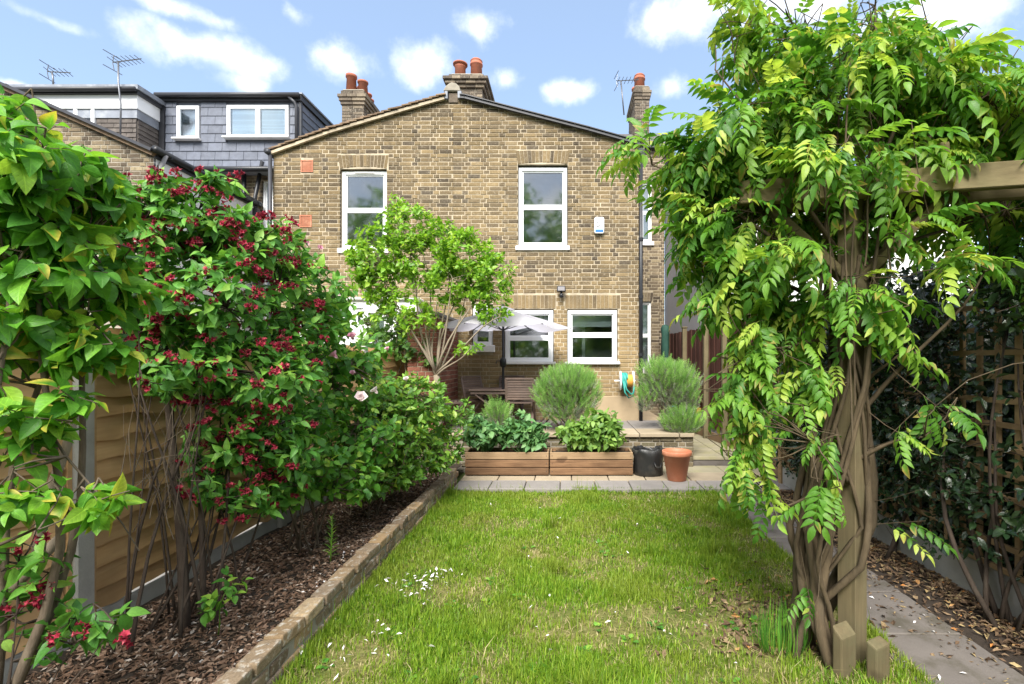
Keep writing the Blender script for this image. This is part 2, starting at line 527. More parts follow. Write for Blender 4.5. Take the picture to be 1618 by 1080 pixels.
M['slab_path'] = plain('damp_path_slab', (.165, .145, .13), .8, .16, 3, .4, 70, dirt=((.085, .075, .055), .85), rv=.16)
M['joint'] = plain('sand_joint', (.10, .085, .06), .95, .3, 8, .5, 100)
M['soil'] = plain('dark_soil', (.035, .026, .019), .95, .4, 14, .9, 60, dirt=((.075, .055, .04), .6))
M['interior'] = plain('dim_room', (.30, .30, .29), .9, .3, 1.5, 0, 20)
M['curtain'] = plain('net_curtain', (.66, .68, .66), .9, .1, 3, .1, 60)
M['blind'] = plain('white_blind', (.78, .80, .80), .7, .05, 3, .05, 60)
M['glass'] = glass_mat('window_glass')
M['glass_dormer'] = glass_mat('dormer_glass', (.85, .92, .97), .03)
M['chrome'] = plain('aerial_metal', (.17, .175, .19), .4, .1, 5, .05, 60, .5, metal=.7)
M['bark'] = plain('grey_brown_bark', (.12, .092, .065), .9, .3, 30, .8, 60, dirt=((.19, .155, .11), .6), stretch=(1, 1, .35))
M['bark_dark'] = plain('dark_shrub_bark', (.055, .040, .030), .9, .3, 30, .8, 60, dirt=((.10, .08, .06), .5), stretch=(1, 1, .35))
M['bark_pale'] = plain('pale_twig_bark', (.22, .18, .13), .9, .25, 30, .6, 60, dirt=((.19, .16, .11), .5), stretch=(1, 1, .35))
M['vine'] = plain('wisteria_bark', (.082, .06, .035), .9, .45, 26, 1.0, 55, dirt=((.085, .066, .042), .6), stretch=(1, 1, .25))
M['grow_bag'] = plain('black_polythene', (.018, .018, .018), .42, .25, 9, .5, 26, .45, dirt=((.06, .055, .045), .5))
M['hose'] = plain('teal_hose', (.035, .26, .22), .5, .12, 8, .1, 60)
M['yellow'] = plain('amber_plastic', (.55, .27, .05), .5, .12, 8, .1, 60)
M['cream'] = plain('cream_plastic', (.66, .60, .50), .5, .08, 6, .05, 60)
M['blue'] = plain('blue_plastic', (.03, .14, .42), .45, .1, 6, .05, 60)
M['blue_strip'] = plain('blue_print', (.025, .14, .46), .45, .04, 6, .02, 60)
M['ink'] = plain('grey_print', (.12, .12, .13), .6, .1, 6, .02, 60)
M['tarp'] = plain('dark_green_cover', (.022, .07, .052), .7, .25, 9, .5, 24)

# ------------------------------------------------------------------ brickwork
def brick_geo(c, dep, ch, jit, rnd):
    """one brick: c = four (u, z) corners; returns verts in (u, n, z) and faces, front at n = 0 going back to dep"""
    pr = rnd.uniform(-jit, jit)
    cu = sum(p[0] for p in c) / 4; cz = sum(p[1] for p in c) / 4
    vs = []
    for (u, z) in c:
        su, sz = (1 if u < cu else -1), (1 if z < cz else -1)
        vs.append((u + su * ch * rnd.uniform(.7, 1.6), pr, z + sz * ch * rnd.uniform(.7, 1.6)))
    vs += [(u, pr - ch, z) for (u, z) in c]
    vs += [(u, -dep, z) for (u, z) in c]
    fs = [(0, 1, 2, 3)]
    for i in range(4):
        j = (i + 1) % 4
        fs += [(4 + i, 4 + j, j, i), (8 + i, 8 + j, 4 + j, 4 + i)]
    return vs, fs
_BRICK = {}
def brickwork(parent, O, U, N, ulen, zlen, mat, top=None, holes=(), n_parts=300, focus=None, bl=.215, bh=.064, j=.0115, dep=.04, ch=.005, jit=.004, stretcher=False, course0=0, name='brick', zmin=0.0):
    """bricks laid course by course on the plane through O; the n_parts nearest to focus (u, z) become parts, the rest one stuff mesh"""
    O, U, N = Vector(O), Vector(U).normalized(), Vector(N).normalized()
    rnd = random.Random(int(abs(O.x * 71 + O.y * 37) * 100) + len(parent.name))
    out = []
    pitch = bh + j
    for i in range(int(math.ceil(zlen / pitch))):
        z0 = i * pitch
        z1 = z0 + bh
        if z0 < zmin:
            continue
        k = (i + course0) % 2
        u = -(bl * .5 + j * .5) * k - (0 if stretcher else .056 * k) - rnd.uniform(0, .01)
        q = k
        while u < ulen:
            L = bl if stretcher else (bl if q % 2 == 0 else (bl - j) / 2)
            q += 1
            a, b = max(u, 0), min(u + L + rnd.uniform(-.004, .004), ulen)
            u = u + L + j
            segs = [(a, b)]
            for (h0, g0, h1, g1) in holes:
                if g0 < z1 - .012 and g1 > z0 + .012:
                    ns = []
                    for (s0, s1) in segs:
                        if h1 <= s0 or h0 >= s1:
                            ns.append((s0, s1))
                        else:
                            if h0 > s0: ns.append((s0, h0))
                            if h1 < s1: ns.append((h1, s1))
                    segs = ns
            for (s0, s1) in segs:
                if s1 - s0 < .022:
                    continue
                za = zb = z1
                if top:
                    ta, tb = top(s0), top(s1)
                    if max(ta, tb) < z0 + .025:
                        continue
                    za, zb = min(z1, max(ta, z0 + .006)), min(z1, max(tb, z0 + .006))
                c = [(s0, z0), (s1, z0), (s1, zb), (s0, za)]
                full = za == z1 and zb == z1 and abs((s1 - s0) - L) < .0045
                out.append((c, full, 's' if L > .15 else 'h'))
    fc = focus or (ulen / 2, zlen / 2)
    order = sorted(range(len(out)), key=lambda i: (not out[i][1], abs(out[i][0][0][0] - fc[0]) * .8 + abs(out[i][0][0][1] - fc[1])))
    parts = set(i for i in order[:n_parts] if out[i][1])
    bas = Matrix((U, N, Vector((0, 0, 1)))).transposed()
    mb = MB()
    org = ORG[parent.name]
    for i, (c, full, sz) in enumerate(out):
        if i in parts:
            key = (name, mat.name, sz, rnd.randrange(4), tuple(round(x, 2) for x in N), tuple(round(x, 2) for x in U), bh, bl)
            L = bl if sz == 's' else (bl - j) / 2
            me = _BRICK.get(key)
            if me is None:
                v, f = brick_geo([(-L / 2, -bh / 2), (L / 2, -bh / 2), (L / 2, bh / 2), (-L / 2, bh / 2)], dep, ch, jit, rnd)
                me = bpy.data.meshes.new(name)
                me.from_pydata([tuple(bas @ Vector(p)) for p in v], [], f)
                me.materials.append(mat)
                _BRICK[key] = me
            o = bpy.data.objects.new(name, me)
            COL.objects.link(o)
            o.parent = parent
            cu = (c[0][0] + c[1][0]) / 2; cz = (c[0][1] + c[2][1]) / 2
            o.location = O + U * cu + Vector((0, 0, cz)) - org
        else:
            v, f = brick_geo(c, dep, ch, jit, rnd)
            mb.add([O + bas @ Vector(p) for p in v], f)
    if mb.v:
        mb.build('brickwork', mat, parent, kind='stuff')
    return out

def backing(parent, O, U, N, ulen, zlen, mat, top=None, holes=(), inset=.007, thick=.10, name='mortar'):
    """the mortar bed behind the bricks, with its openings and their reveals"""
    O, U, N = Vector(O) - Vector(N).normalized() * inset, Vector(U).normalized(), Vector(N).normalized()
    us = sorted({0.0, ulen, *[h for q in holes for h in (max(q[0], 0), min(q[2], ulen))], *[ulen * i / 24 for i in range(25)]})
    zs = sorted({0.0, zlen, *[h for q in holes for h in (max(q[1], 0), min(q[3], zlen))]})
    mb = MB()
    pt = lambda u, n, z: O + U * u - N * n + Vector((0, 0, z))
    for a, b in zip(us, us[1:]):
        for c, d in zip(zs, zs[1:]):
            mu, mz = (a + b) / 2, (c + d) / 2
            if any(q[0] < mu < q[2] and q[1] < mz < q[3] for q in holes):
                continue
            da = db = d
            if top:
                ta, tb = top(a), top(b)
                if max(ta, tb) <= c: continue
                da, db = max(min(d, ta), c), max(min(d, tb), c)
                if c >= zs[-2] - 1e-6: da, db = max(ta, c), max(tb, c)
            mb.add([pt(a, 0, c), pt(b, 0, c), pt(b, 0, db), pt(a, 0, da)], [(0, 1, 2, 3)])
    for (h0, g0, h1, g1) in holes:
        q = [(h0, g0), (h1, g0), (h1, g1), (h0, g1)]
        for i in range(4):
            a, b = q[i], q[(i + 1) % 4]
            mb.add([pt(a[0], 0, a[1]), pt(b[0], 0, b[1]), pt(b[0], thick, b[1]), pt(a[0], thick, a[1])], [(0, 1, 2, 3)])
    return mb.build(name, mat, parent)

def window(parent, x0, z0, x1, z1, Y, bars=(.5,), vbars=(), fw=.055, sill=True, glass='glass', sash_step=.02, vent=False, sill_h=.085, sill_out=.05, room=True, mat='white'):
    """a plastic window in the plane y = Y: outer frame, a sash and a pane for every light, a sill"""
    fr = MB()
    y0, y1 = Y, Y + .07
    fr.box(x0, y0, z0, x0 + fw, y1, z1).box(x1 - fw, y0, z0, x1, y1, z1)
    fr.box(x0 + fw, y0, z1 - fw, x1 - fw, y1, z1).box(x0 + fw, y0, z0, x1 - fw, y1, z0 + fw * .8)
    zs = [z0 + fw * .8] + [z0 + (z1 - z0) * b for b in bars] + [z1 - fw]
    xs = [x0 + fw] + [x0 + (x1 - x0) * b for b in vbars] + [x1 - fw]
    for b in zs[1:-1]:
        fr.box(x0 + fw, y0 + .012, b - .022, x1 - fw, y1, b + .022)
    for b in xs[1:-1]:
        fr.box(b - .028, y0 + .004, z0 + fw * .8, b + .028, y1 - .003, z1 - fw)
    w = fr.build('window', M[mat], parent, bevel=.004)
    for i in range(len(zs) - 1):
        for k in range(len(xs) - 1):
            a, b, c, d = xs[k] + (.028 if k else 0), xs[k + 1] - (.028 if k + 1 < len(xs) - 1 else 0), zs[i] + (.022 if i else 0), zs[i + 1] - (.022 if i + 1 < len(zs) - 1 else 0)
            sw = .027
            yy = y0 + (.006 if i == 0 else .006 + sash_step)
            s = MB()
            s.box(a, yy, c, a + sw, yy + .045, d).box(b - sw, yy, c, b, yy + .045, d)
            s.box(a + sw, yy, d - sw, b - sw, yy + .045, d).box(a + sw, yy, c, b - sw, yy + .045, c + sw)
            s.build('sash', M[mat], w, bevel=.004)
            MB().box(a + sw - .004, yy + .02, c + sw - .004, b - sw + .004, yy + .026, d - sw + .004).build('pane', M[glass], w)
    if vent:
        MB().box(x0 + (x1 - x0) * .28, Y - .018, z1 - fw * .75, x0 + (x1 - x0) * .72, Y - .001, z1 - fw * .3).build('trickle_vent', M['sill'], w, bevel=.004)
    if sill:
        s = MB()
        s.box(x0 - .05, Y - .10 - sill_out + .05, z0 - sill_h, x1 + .05, Y + .05, z0 - .002)
        s.build('sill', M['sill'], w, bevel=.008)
    return w

def px(x, Y):
    return (x - VX) / F * Y
def pz(y, Y):
    return EYE - (y - VY) / F * Y

YF = 9.07                        # the plane of the rear wall of the pair of houses
ZP = .575                        # the raised patio
# ------------------------------------------------------------------ the two houses that share the gable
houseA = thing('brick_house', 'yellow brick rear wing with two white kitchen windows, alarm box and black downpipe', 'house', (0, YF, ZP), 'pair of houses sharing the brick gable')
houseB = thing('brick_house', 'brick rear wing with terracotta air bricks and white rendered ground floor, slate loft dormer behind', 'house', (-3, YF, ZP), 'pair of houses sharing the brick gable')
XL, XM, XR = px(432, YF), px(716, YF), px(1010, YF)
ZA = pz(153, YF) - ZP            # apex above patio
def top_b(u):                    # slope of the left half, u from XL
    x = XL + u
    pts = [(px(432, YF), pz(243, YF)), (px(520, YF), pz(212, YF)), (px(640, YF), pz(176, YF)), (px(703, YF), pz(158, YF)), (px(717, YF), pz(154, YF))]
    for (a, za), (b, zb) in zip(pts, pts[1:]):
        if x <= b:
            return za + (zb - za) * (x - a) / (b - a) - ZP
    return pts[-1][1] - ZP
def top_a(u):
    x = XM + u
    pts = [(px(716, YF), pz(154, YF)), (px(735, YF), pz(157, YF)), (px(860, YF), pz(190, YF)), (px(930, YF), pz(208, YF)), (px(1012, YF), pz(231, YF))]
    for (a, za), (b, zb) in zip(pts, pts[1:]):
        if x <= b:
            return za + (zb - za) * (x - a) / (b - a) - ZP
    return pts[-1][1] - ZP
def hole(x0, y0, x1, y1, U0, grow=0.0):
    return (px(x0, YF) - U0 - grow, pz(y1, YF) - ZP, px(x1, YF) - U0 + grow, pz(y0, YF) - ZP)

# --- right half (A)
hA = [hole(818, 259, 897, 395, XM), hole(797, 488, 875, 574, XM), hole(896, 488, 976, 574, XM), hole(746, 480, 779, 556, XM)]
arch = hole(817, 237, 898, 259, XM)
sold = [hole(793, 466, 879, 488, XM), hole(892, 466, 981, 488, XM)]
wA = backing(houseA, (XM, YF, ZP), (1, 0, 0), (0, -1, 0), XR - XM, ZA, M['mortar'], top_a, hA, name='rear_wall')
plinth_top = pz(625, YF) - ZP
brickwork(wA, (XM, YF, ZP), (1, 0, 0), (0, -1, 0), XR - XM, ZA, M['brick'], top_a, hA + [arch] + sold + [(px(868, YF) - XM, 0, 9, plinth_top)], 300, focus=(1.15, 3.4))
MB().box(px(868, YF), YF - .03, ZP - .3, XR + .01, YF + .05, ZP + plinth_top).build('plinth', M['render_tan'], houseA, bevel=.01)
def voussoirs(parent, x0, x1, zb, h, n, mat, rise=.035, fan=.16, Y=YF):
    """a flat-topped arch of bricks on end, splayed from the middle"""
    for k in range(n):
        a, b = k / n, (k + 1) / n
        def pt(f, g):
            s = (f - .5) * 2
            return (x0 + (x1 - x0) * f + s * fan * .25 * g, zb + rise * (1 - s * s) * (1 - g) + h * g)
        g = .045
        c = [pt(a + g / n, 0), pt(b - g / n, 0), pt(b - g / n, 1), pt(a + g / n, 1)]
        v, f = brick_geo(c, .04, .005, .004, random)
        MB().add([(p[0], Y - p[1], p[2]) for p in v], f).build('arch_brick', mat, parent)
voussoirs(wA, px(818, YF), px(897, YF), pz(259, YF), .25, 14, M['brick'])
for (x0, x1) in ((794, 878), (893, 980)):
    voussoirs(wA, px(x0, YF), px(x1, YF), pz(487, YF), .245, 14, M['brick'], rise=0, fan=0)
window(houseA, px(819, YF), pz(388, YF), px(896, YF), pz(262, YF), YF + .065, bars=(.5,), fw=.06)
window(houseA, px(798, YF), pz(571, YF), px(874, YF), pz(490, YF), YF + .02, bars=(.46,), fw=.06, sill_h=.05)
w2 = window(houseA, px(897, YF), pz(571, YF), px(975, YF), pz(490, YF), YF + .02, bars=(.52,), fw=.06, sill_h=.05)
window(houseA, px(747, YF), pz(545, YF), px(778, YF), pz(482, YF), YF + .03, bars=(), fw=.05, sill_h=.13)
# the dim rooms behind the panes, a half-drawn blind and a pale door inside
for (xa, za, xb, zb, n) in ((-1.2, 3.3, .35, 5.4, 1), (-2.1, .9, 1.2, 2.9, 1)):
    r = MB()
    y0, y1 = YF + .12, YF + 2.3
    r.add([(xa, y0, za), (xb, y0, za), (xb, y1, za), (xa, y1, za), (xa, y0, zb), (xb, y0, zb), (xb, y1, zb), (xa, y1, zb)],
          [(0, 1, 2, 3), (4, 7, 6, 5), (1, 5, 6, 2), (2, 6, 7, 3), (3, 7, 4, 0)])
    r.build('room', M['interior'], houseA)
MB().box(px(902, YF), YF + .20, pz(515, YF), px(970, YF), YF + .22, pz(492, YF)).build('roller_blind', M['blind'], houseA)
MB().box(px(921, YF), YF + .5, 1.2, px(926, YF), YF + .56, 2.5).build('door_post', M['white'], houseA)
MB().box(px(927, YF), YF + .9, 1.2, px(978, YF), YF + .92, 2.2).build('inner_door', M['render_grey'], houseA)
# verge, roof and the raised party wall at the ridge
def slab_roof(parent, name, pts, Y0, Y1, th, mat):
    m = MB()
    up = [(x, z + th) for x, z in pts]
    m.prism(pts[::1] + up[::-1], Y0, Y1)
    return m.build(name, mat, parent)
ra = [(px(x, YF), pz(y, YF)) for x, y in ((728, 157), (735, 157.5), (860, 190), (930, 208), (1016, 232))]
slab_roof(houseA, 'roof', ra, YF - .05, YF + 3.3, .055, M['slate_old'])
for i in range(len(ra) - 1):
    (a, za), (b, zb) = ra[i], ra[i + 1]
    MB().bar((a, YF - .06, za + .016), (b + .004, YF - .06, zb + .016), .05, .05).build('verge_board', M['darkgrey'], houseA)
    MB().bar((a, YF - .07, za + .050), (b + .004, YF - .07, zb + .050), .08, .016).build('verge_capping', M['black'], houseA)
cap = MB().box(px(709, YF), YF - .02, pz(163, YF), px(724, YF), YF + .5, pz(147, YF)).build('party_wall_cap', M['brick_chim'], houseA, bevel=.012)
m = MB().prism([(px(701, YF), pz(146, YF)), (px(728, YF), pz(146, YF)), (px(727, YF), pz(139, YF)), (px(721, YF), pz(133, YF)), (px(713, YF), pz(132, YF)), (px(705, YF), pz(138, YF))], YF - .06, YF + .35)
m.build('coping_stone', M['mortar_grey'], cap, bevel=.015)
MB().box(px(704, YF), YF - .07, pz(158, YF), px(708.5, YF), YF + .3, pz(146.5, YF)).build('flashing', M['lead'], cap)
MB().box(px(724.5, YF), YF - .07, pz(157, YF), px(730, YF), YF + .3, pz(146.5, YF)).build('flashing', M['lead'], cap)
# downpipe on the right corner
XD = px(1011.5, YF)
dp = MB().tube([(XD, YF - .09, pz(244, YF)), (XD, YF - .09, pz(672, YF))], .036, 10).build('downpipe', M['black'], houseA, smooth=True)
MB().box(XD - .07, YF - .15, pz(252, YF), XD + .07, YF + .02, pz(238, YF)).build('hopper', M['black'], dp, bevel=.012)
for y in (380, 470, 560, 636):
    MB().tube([(XD, YF - .09, pz(y, YF) - .03), (XD, YF - .09, pz(y, YF) + .03)], .046, 10).build('pipe_bracket', M['black'], dp)
# main rear wall of the right house, set back
YR = 12.2
xr0, xr1 = px(1008, YR), px(1050, YR)
zr1 = pz(236, YR)
hR = [(px(1012, YR) - xr0, pz(388, YR), px(1030, YR) - xr0, pz(288, YR)), (px(1010, YR) - xr0, pz(590, YR), px(1029, YR) - xr0, pz(476, YR))]
wR = backing(houseA, (xr0, YR, 0), (1, 0, 0), (0, -1, 0), xr1 - xr0, zr1, M['mortar'], None, hR, name='set_back_wall')
brickwork(wR, (xr0, YR, 0), (1, 0, 0), (0, -1, 0), xr1 - xr0, zr1, M['brick_far'], None, hR + [(px(1010, YR) - xr0, pz(476, YR), px(1032, YR) - xr0, pz(459, YR))], 300, focus=(.5, 3.2), j=.012)
voussoirs(wR, px(1010, YR), px(1031, YR), pz(476, YR), .225, 5, M['brick_far'], rise=0, fan=.1, Y=YR)
for h in hR:
    w = window(houseA, xr0 + h[0], h[1] + .1, xr0 + h[2], h[3], YR + .05, bars=(.5,), fw=.05, sill_h=.10)
    MB().box(xr0 + h[0], YR + .25, h[1], xr0 + h[2], YR + .27, h[3]).build('net_curtain', M['curtain'], houseA)
MB().box(XR - .02, YF + .1, ZP - .4, XR, YR + .01, pz(236, YF)).build('side_wall', M['brick_far'], houseA)
MB().bar((xr0 - .1, YR - .08, zr1 + .05), (xr1 + .35, YR - .08, zr1 + .05), .11, .10).build('gutter', M['darkgrey'], houseA)
# slate roof of the main house seen over the verge: rows of slates, each proud of the one below
rf = MB()
xa, xb = px(900, YR), px(1075, YR)
y1, z1 = YR + 4.2, pz(201, YR) + 2.35
y0, z0 = YR - .05, zr1 + .1
zc = pz(206, 13.4)
rf.add([(-3.2, y0, z0), (xb + .3, y0, z0), (xb + .3, 14.2, zc + .25), (-3.2, 14.2, zc + .25), (-3.2, 14.2, z0), (xb + .3, 14.2, z0)], [(0, 1, 2, 3), (3, 2, 5, 4)])
rfo = rf.build('main_roof', M['slate_old'], houseA)
rows = 12
for i in range(rows):
    f0, f1 = i / rows, (i + 1) / rows
    ya, za = y0 + (14.2 - y0) * f0, z0 + (zc + .25 - z0) * f0
    yb, zb = y0 + (14.2 - y0) * f1, z0 + (zc + .25 - z0) * f1
    xx = px(940, YR) - (.15 if i % 2 else 0)
    while xx < xb:
        MB().add([(xx + .005, ya - .02, za + .035), (xx + .295, ya - .02, za + .035), (xx + .295, yb, zb + .022), (xx + .005, yb, zb + .022),
                  (xx + .005, ya - .02, za + .012), (xx + .295, ya - .02, za + .012), (xx + .295, yb, zb + .008), (xx + .005, yb, zb + .008)],
                 [(0, 1, 2, 3), (4, 5, 1, 0), (5, 6, 2, 1), (7, 4, 0, 3), (7, 6, 5, 4), (3, 2, 6, 7)]).build('slate', M['slate_old'], rfo)
        xx += .30

def chimney(parent, x0, x1, Y0, Y1, zb, zt, pots, cap=.10, courses=4, brick='brick_chim', n_parts=150):
    """a brick stack with a corbelled head and clay pots"""
    c = MB().box(x0 + .012, Y0 + .012, zb, x1 - .012, Y1 - .012, zt - .02).build('chimney', M['mortar_grey'], parent)
    zc = zt - .34
    brickwork(c, (x0, Y0, zb), (1, 0, 0), (0, -1, 0), x1 - x0, zc - zb, M[brick], n_parts=n_parts, dep=.02)
    if x1 < 0:
        brickwork(c, (x1, Y0, zb), (0, 1, 0), (1, 0, 0), Y1 - Y0, zc - zb, M[brick], n_parts=n_parts, dep=.02)
    else:
        brickwork(c, (x0, Y1, zb), (0, -1, 0), (-1, 0, 0), Y1 - Y0, zc - zb, M[brick], n_parts=n_parts, dep=.02)
    for k, (o, h0, h1) in enumerate(((cap * .35, 0, .075), (cap * .7, .08, .155), (cap, .16, .235), (cap * .25, .24, .34))):
        xx = x0 - o
        n = max(2, int((x1 - x0 + 2 * o) / .225))
        L = (x1 - x0 + 2 * o) / n
        for i in range(n):
            MB().box(xx + L * i + .004, Y0 - o, zc + h0, xx + L * (i + 1) - .004, Y0 - o + .1, zc + h1).build('brick', M[brick], c, bevel=.006)
        for sx in ((x1 + o - .1, x1 + o), (x0 - o, x0 - o + .1)):
            n2 = max(2, int((Y1 - Y0 + 2 * o - .1) / .225))
            L2 = (Y1 - Y0 + 2 * o - .1) / n2
            for i in range(n2):
                MB().box(sx[0], Y0 - o + .1 + L2 * i + .004, zc + h0, sx[1], Y0 - o + .1 + L2 * (i + 1) - .004, zc + h1).build('brick', M[brick], c, bevel=.006)
        MB().box(x0 - o + .05, Y0 - o + .05, zc + h0, x1 + o - .05, Y1 + o - .05, zc + h1 - .002).build('corbel_core', M['mortar_grey'], c)
    MB().box(x0, Y0, zt - .004, x1, Y1, zt + .05).build('flaunching', M['mortar_grey'], c, bevel=.03)
    for (x, y, r, h, kind) in pots:
        if kind == 'cowl':
            prof = [(r * .92, 0), (r * .88, h * .62), (r * .95, h * .64), (r * .95, h * .70), (r * .75, h * .71), (r * .75, h * .78), (r * 1.22, h * .79), (r * 1.22, h * .86), (r * .3, h), (.01, h)]
        elif kind == 'vent':
            prof = [(r, 0), (r * .93, h * .66), (r * 1.06, h * .68), (r * 1.06, h * .76), (r * .95, h * .77), (r * .95, h * .88), (r * 1.02, h * .9), (r * .8, h * .98), (.02, h)]
        else:
            prof = [(r, 0), (r * .86, h * .8), (r * 1.05, h * .82), (r * 1.05, h * .96), (r * .8, h), (r * .7, h * .98), (r * .7, h * .8)]
        MB().lathe((x, y, zt + .04), prof, 18).build('chimney_pot', M['chimney_pot'], c, smooth=True)
    return c
# middle stack, behind the apex
Yc = 12.6
chimney(houseA, px(712, Yc), px(762, Yc), Yc, Yc + .95, pz(190, Yc), pz(118, Yc),
        [(px(724, Yc), Yc + .25, .155, .45, 'cowl'), (px(750, Yc), Yc + .25, .155, .50, 'vent'), (px(729, Yc + .75), Yc + .75, .13, .4, 'pot'), (px(752, Yc + .8), Yc + .75, .13, .42, 'pot')], cap=.17)
# right stack
Yc = 13.4
chimney(houseA, px(1003, Yc), px(1026, Yc), Yc, Yc + 1.3, pz(215, Yc), pz(137, Yc), [(px(1013, Yc), Yc + .3, .15, .46, 'vent'), (px(1013, Yc), Yc + .85, .14, .40, 'pot')], cap=.06)

# --- left half (B)
hB = [hole(537, 266, 611, 400, XL)]
archB = hole(535, 244, 614, 266, XL)
wB = backing(houseB, (XL, YF, ZP), (1, 0, 0), (0, -1, 0), XM - XL, ZA, M['mortar'], top_b, hB, name='rear_wall')
vents = [(485, 262), (483, 349)]
vh = [hole(x - 10, y - 10, x + 10, y + 10, XL) for x, y in vents]
brickwork(wB, (XL, YF, ZP), (1, 0, 0), (0, -1, 0), XM - XL, ZA, M['brick'], top_b, hB + [archB] + vh, 300, focus=(2.4, 4.3), course0=1)
voussoirs(wB, px(537, YF), px(611, YF), pz(266, YF), .25, 14, M['brick'])
window(houseB, px(538, YF), pz(392, YF), px(610, YF), pz(268, YF), YF + .065, bars=(.5,), fw=.06, vent=True, sill_h=.09)
r = MB()
xa, xb, za, zb, y0, y1 = -4.5, -3.0, 3.5, 5.6, YF + .12, YF + 2.3
r.add([(xa, y0, za), (xb, y0, za), (xb, y1, za), (xa, y1, za), (xa, y0, zb), (xb, y0, zb), (xb, y1, zb), (xa, y1, zb)], [(0, 1, 2, 3), (4, 7, 6, 5), (1, 5, 6, 2), (2, 6, 7, 3), (3, 7, 4, 0)])
r.build('room', M['interior'], houseB)
for (x, y) in vents:
    cx, cz = px(x, YF), pz(y, YF)
    fr = MB()
    s = .112
    fr.box(cx - s, YF - .008, cz - s, cx - s + .024, YF + .03, cz + s).box(cx + s - .024, YF - .008, cz - s, cx + s, YF + .03, cz + s)
    fr.box(cx - s + .024, YF - .008, cz + s - .024, cx + s - .024, YF + .03, cz + s).box(cx - s + .024, YF - .008, cz - s, cx + s - .024, YF + .03, cz - s + .024)
    n = 8
    for k in range(1, n):
        q = -s + .024 + (2 * s - .048) * k / n
        fr.box(cx + q - .006, YF - .004, cz - s + .024, cx + q + .006, YF + .02, cz + s - .024)
        fr.box(cx - s + .024, YF - .002, cz + q - .006, cx + s - .024, YF + .018, cz + q + .006)
    ab = fr.build('air_brick', M['terracotta'], houseB)
    MB().box(cx - s, YF + .031, cz - s, cx + s, YF + .035, cz + s).build('vent_back', M['black'], ab)
rb = [(px(x, YF), pz(y, YF)) for x, y in ((428, 245), (520, 212), (640, 176), (703, 158))]
slab_roof(houseB, 'roof', rb, YF - .03, YF + 3.0, .05, M['tile_roof'])
tot = 26
for k in range(tot):
    def at(f):
        x = px(427, YF) + (px(706, YF) - px(427, YF)) * f
        return x, top_b(max(0, x - XL)) + ZP - (0 if x >= XL else (XL - x) * .35)
    a, b = at(k / tot), at((k + 1) / tot)
    d = Vector((b[0] - a[0], 0, b[1] - a[1])).normalized()
    n = Vector((-d.z, 0, d.x))
    t0, t1 = Vector((a[0], 0, a[1])) - d * .03, Vector((b[0], 0, b[1])) + d * .015
    lo, hi = .075 + random.uniform(-.006, .008), .052
    vs = []
    for yy in (YF - .10 + random.uniform(-.012, .012), YF + .25):
        for p, q in ((t0, lo), (t1, hi)):
            vs += [tuple(p + n * (q + .018) + Vector((0, yy, 0))), tuple(p + n * (q - .006) + Vector((0, yy, 0)))]
    MB().add(vs, [(0, 2, 3, 1), (4, 5, 7, 6), (0, 4, 6, 2), (1, 3, 7, 5), (0, 1, 5, 4), (2, 6, 7, 3)]).build('roof_tile', M['tile_roof'], houseB)
for i in range(len(rb) - 1):
    (a, za), (b, zb) = rb[i], rb[i + 1]
    MB().bar((a, YF - .045, za + .012), (b, YF - .045, zb + .012), .05, .05).build('mortar_fillet', M['mortar'], houseB)
# corner gutter end and downpipe of B
xg = px(430, YF)
MB().tube([(xg, YF - .06, pz(246, YF)), (xg, YF - .06, pz(420, YF)), (xg, YF - .06, .6)], .034, 10).build('downpipe', M['darkgrey'], houseB, smooth=True)
MB().tube([(xg - .03, YF - .12, pz(242, YF)), (xg - .03, YF + 2.4, pz(242, YF))], .055, 10).build('gutter', M['darkgrey'], houseB, smooth=True)
MB().box(XL, YF + .1, ZP - .4, XL + .02, 11.5, pz(246, YF)).build('side_wall', M['brick_far'], houseB)
# white rendered ground floor with door and small window
YW = 8.72
xa, xb = px(470, YW), px(656, YW)
zt = pz(474, YW)
hw = [(px(558, YW) - xa, pz(514, YW), px(574, YW) - xa, pz(486, YW)), (px(581, YW) - xa, .12, px(612, YW) - xa, pz(494, YW)), (px(618, YW) - xa, pz(560, YW), px(648, YW) - xa, pz(492, YW))]
rw = backing(houseB, (xa, YW, .3), (1, 0, 0), (0, -1, 0), xb - xa, zt - .3, M['render_white'], None, [(a, b - .3, c, d - .3) for a, b, c, d in hw], inset=0, thick=.12, name='rendered_wall')
MB().box(xa - .05, YW - .06, zt, xb + .06, YF - .002, zt + .05).build('coping', M['sill'], houseB, bevel=.012)
MB().box(xb + .001, YW, .3, xb + .02, YF - .002, zt - .001).build('return_wall', M['render_white'], houseB)
window(houseB, xa + hw[0][0], hw[0][1], xa + hw[0][2], hw[0][3], YW + .03, bars=(), fw=.035, sill=False)
window(houseB, xa + hw[2][0], hw[2][1], xa + hw[2][2], hw[2][3], YW + .03, bars=(), fw=.05, sill_h=.06)
dr = MB().box(xa + hw[1][0], YW + .04, .4, xa + hw[1][2], YW + .09, hw[1][3]).build('door', M['white'], houseB, bevel=.006)
MB().box(xa + hw[1][0] + .07, YW + .028, 1.3, xa + hw[1][2] - .07, YW + .036, hw[1][3] - .09).build('pane', M['glass'], dr)
MB().box(xa - .01, YW + .14, .35, xb - .02, YW + .145, zt - .05).build('room_back', M['interior'], houseB)

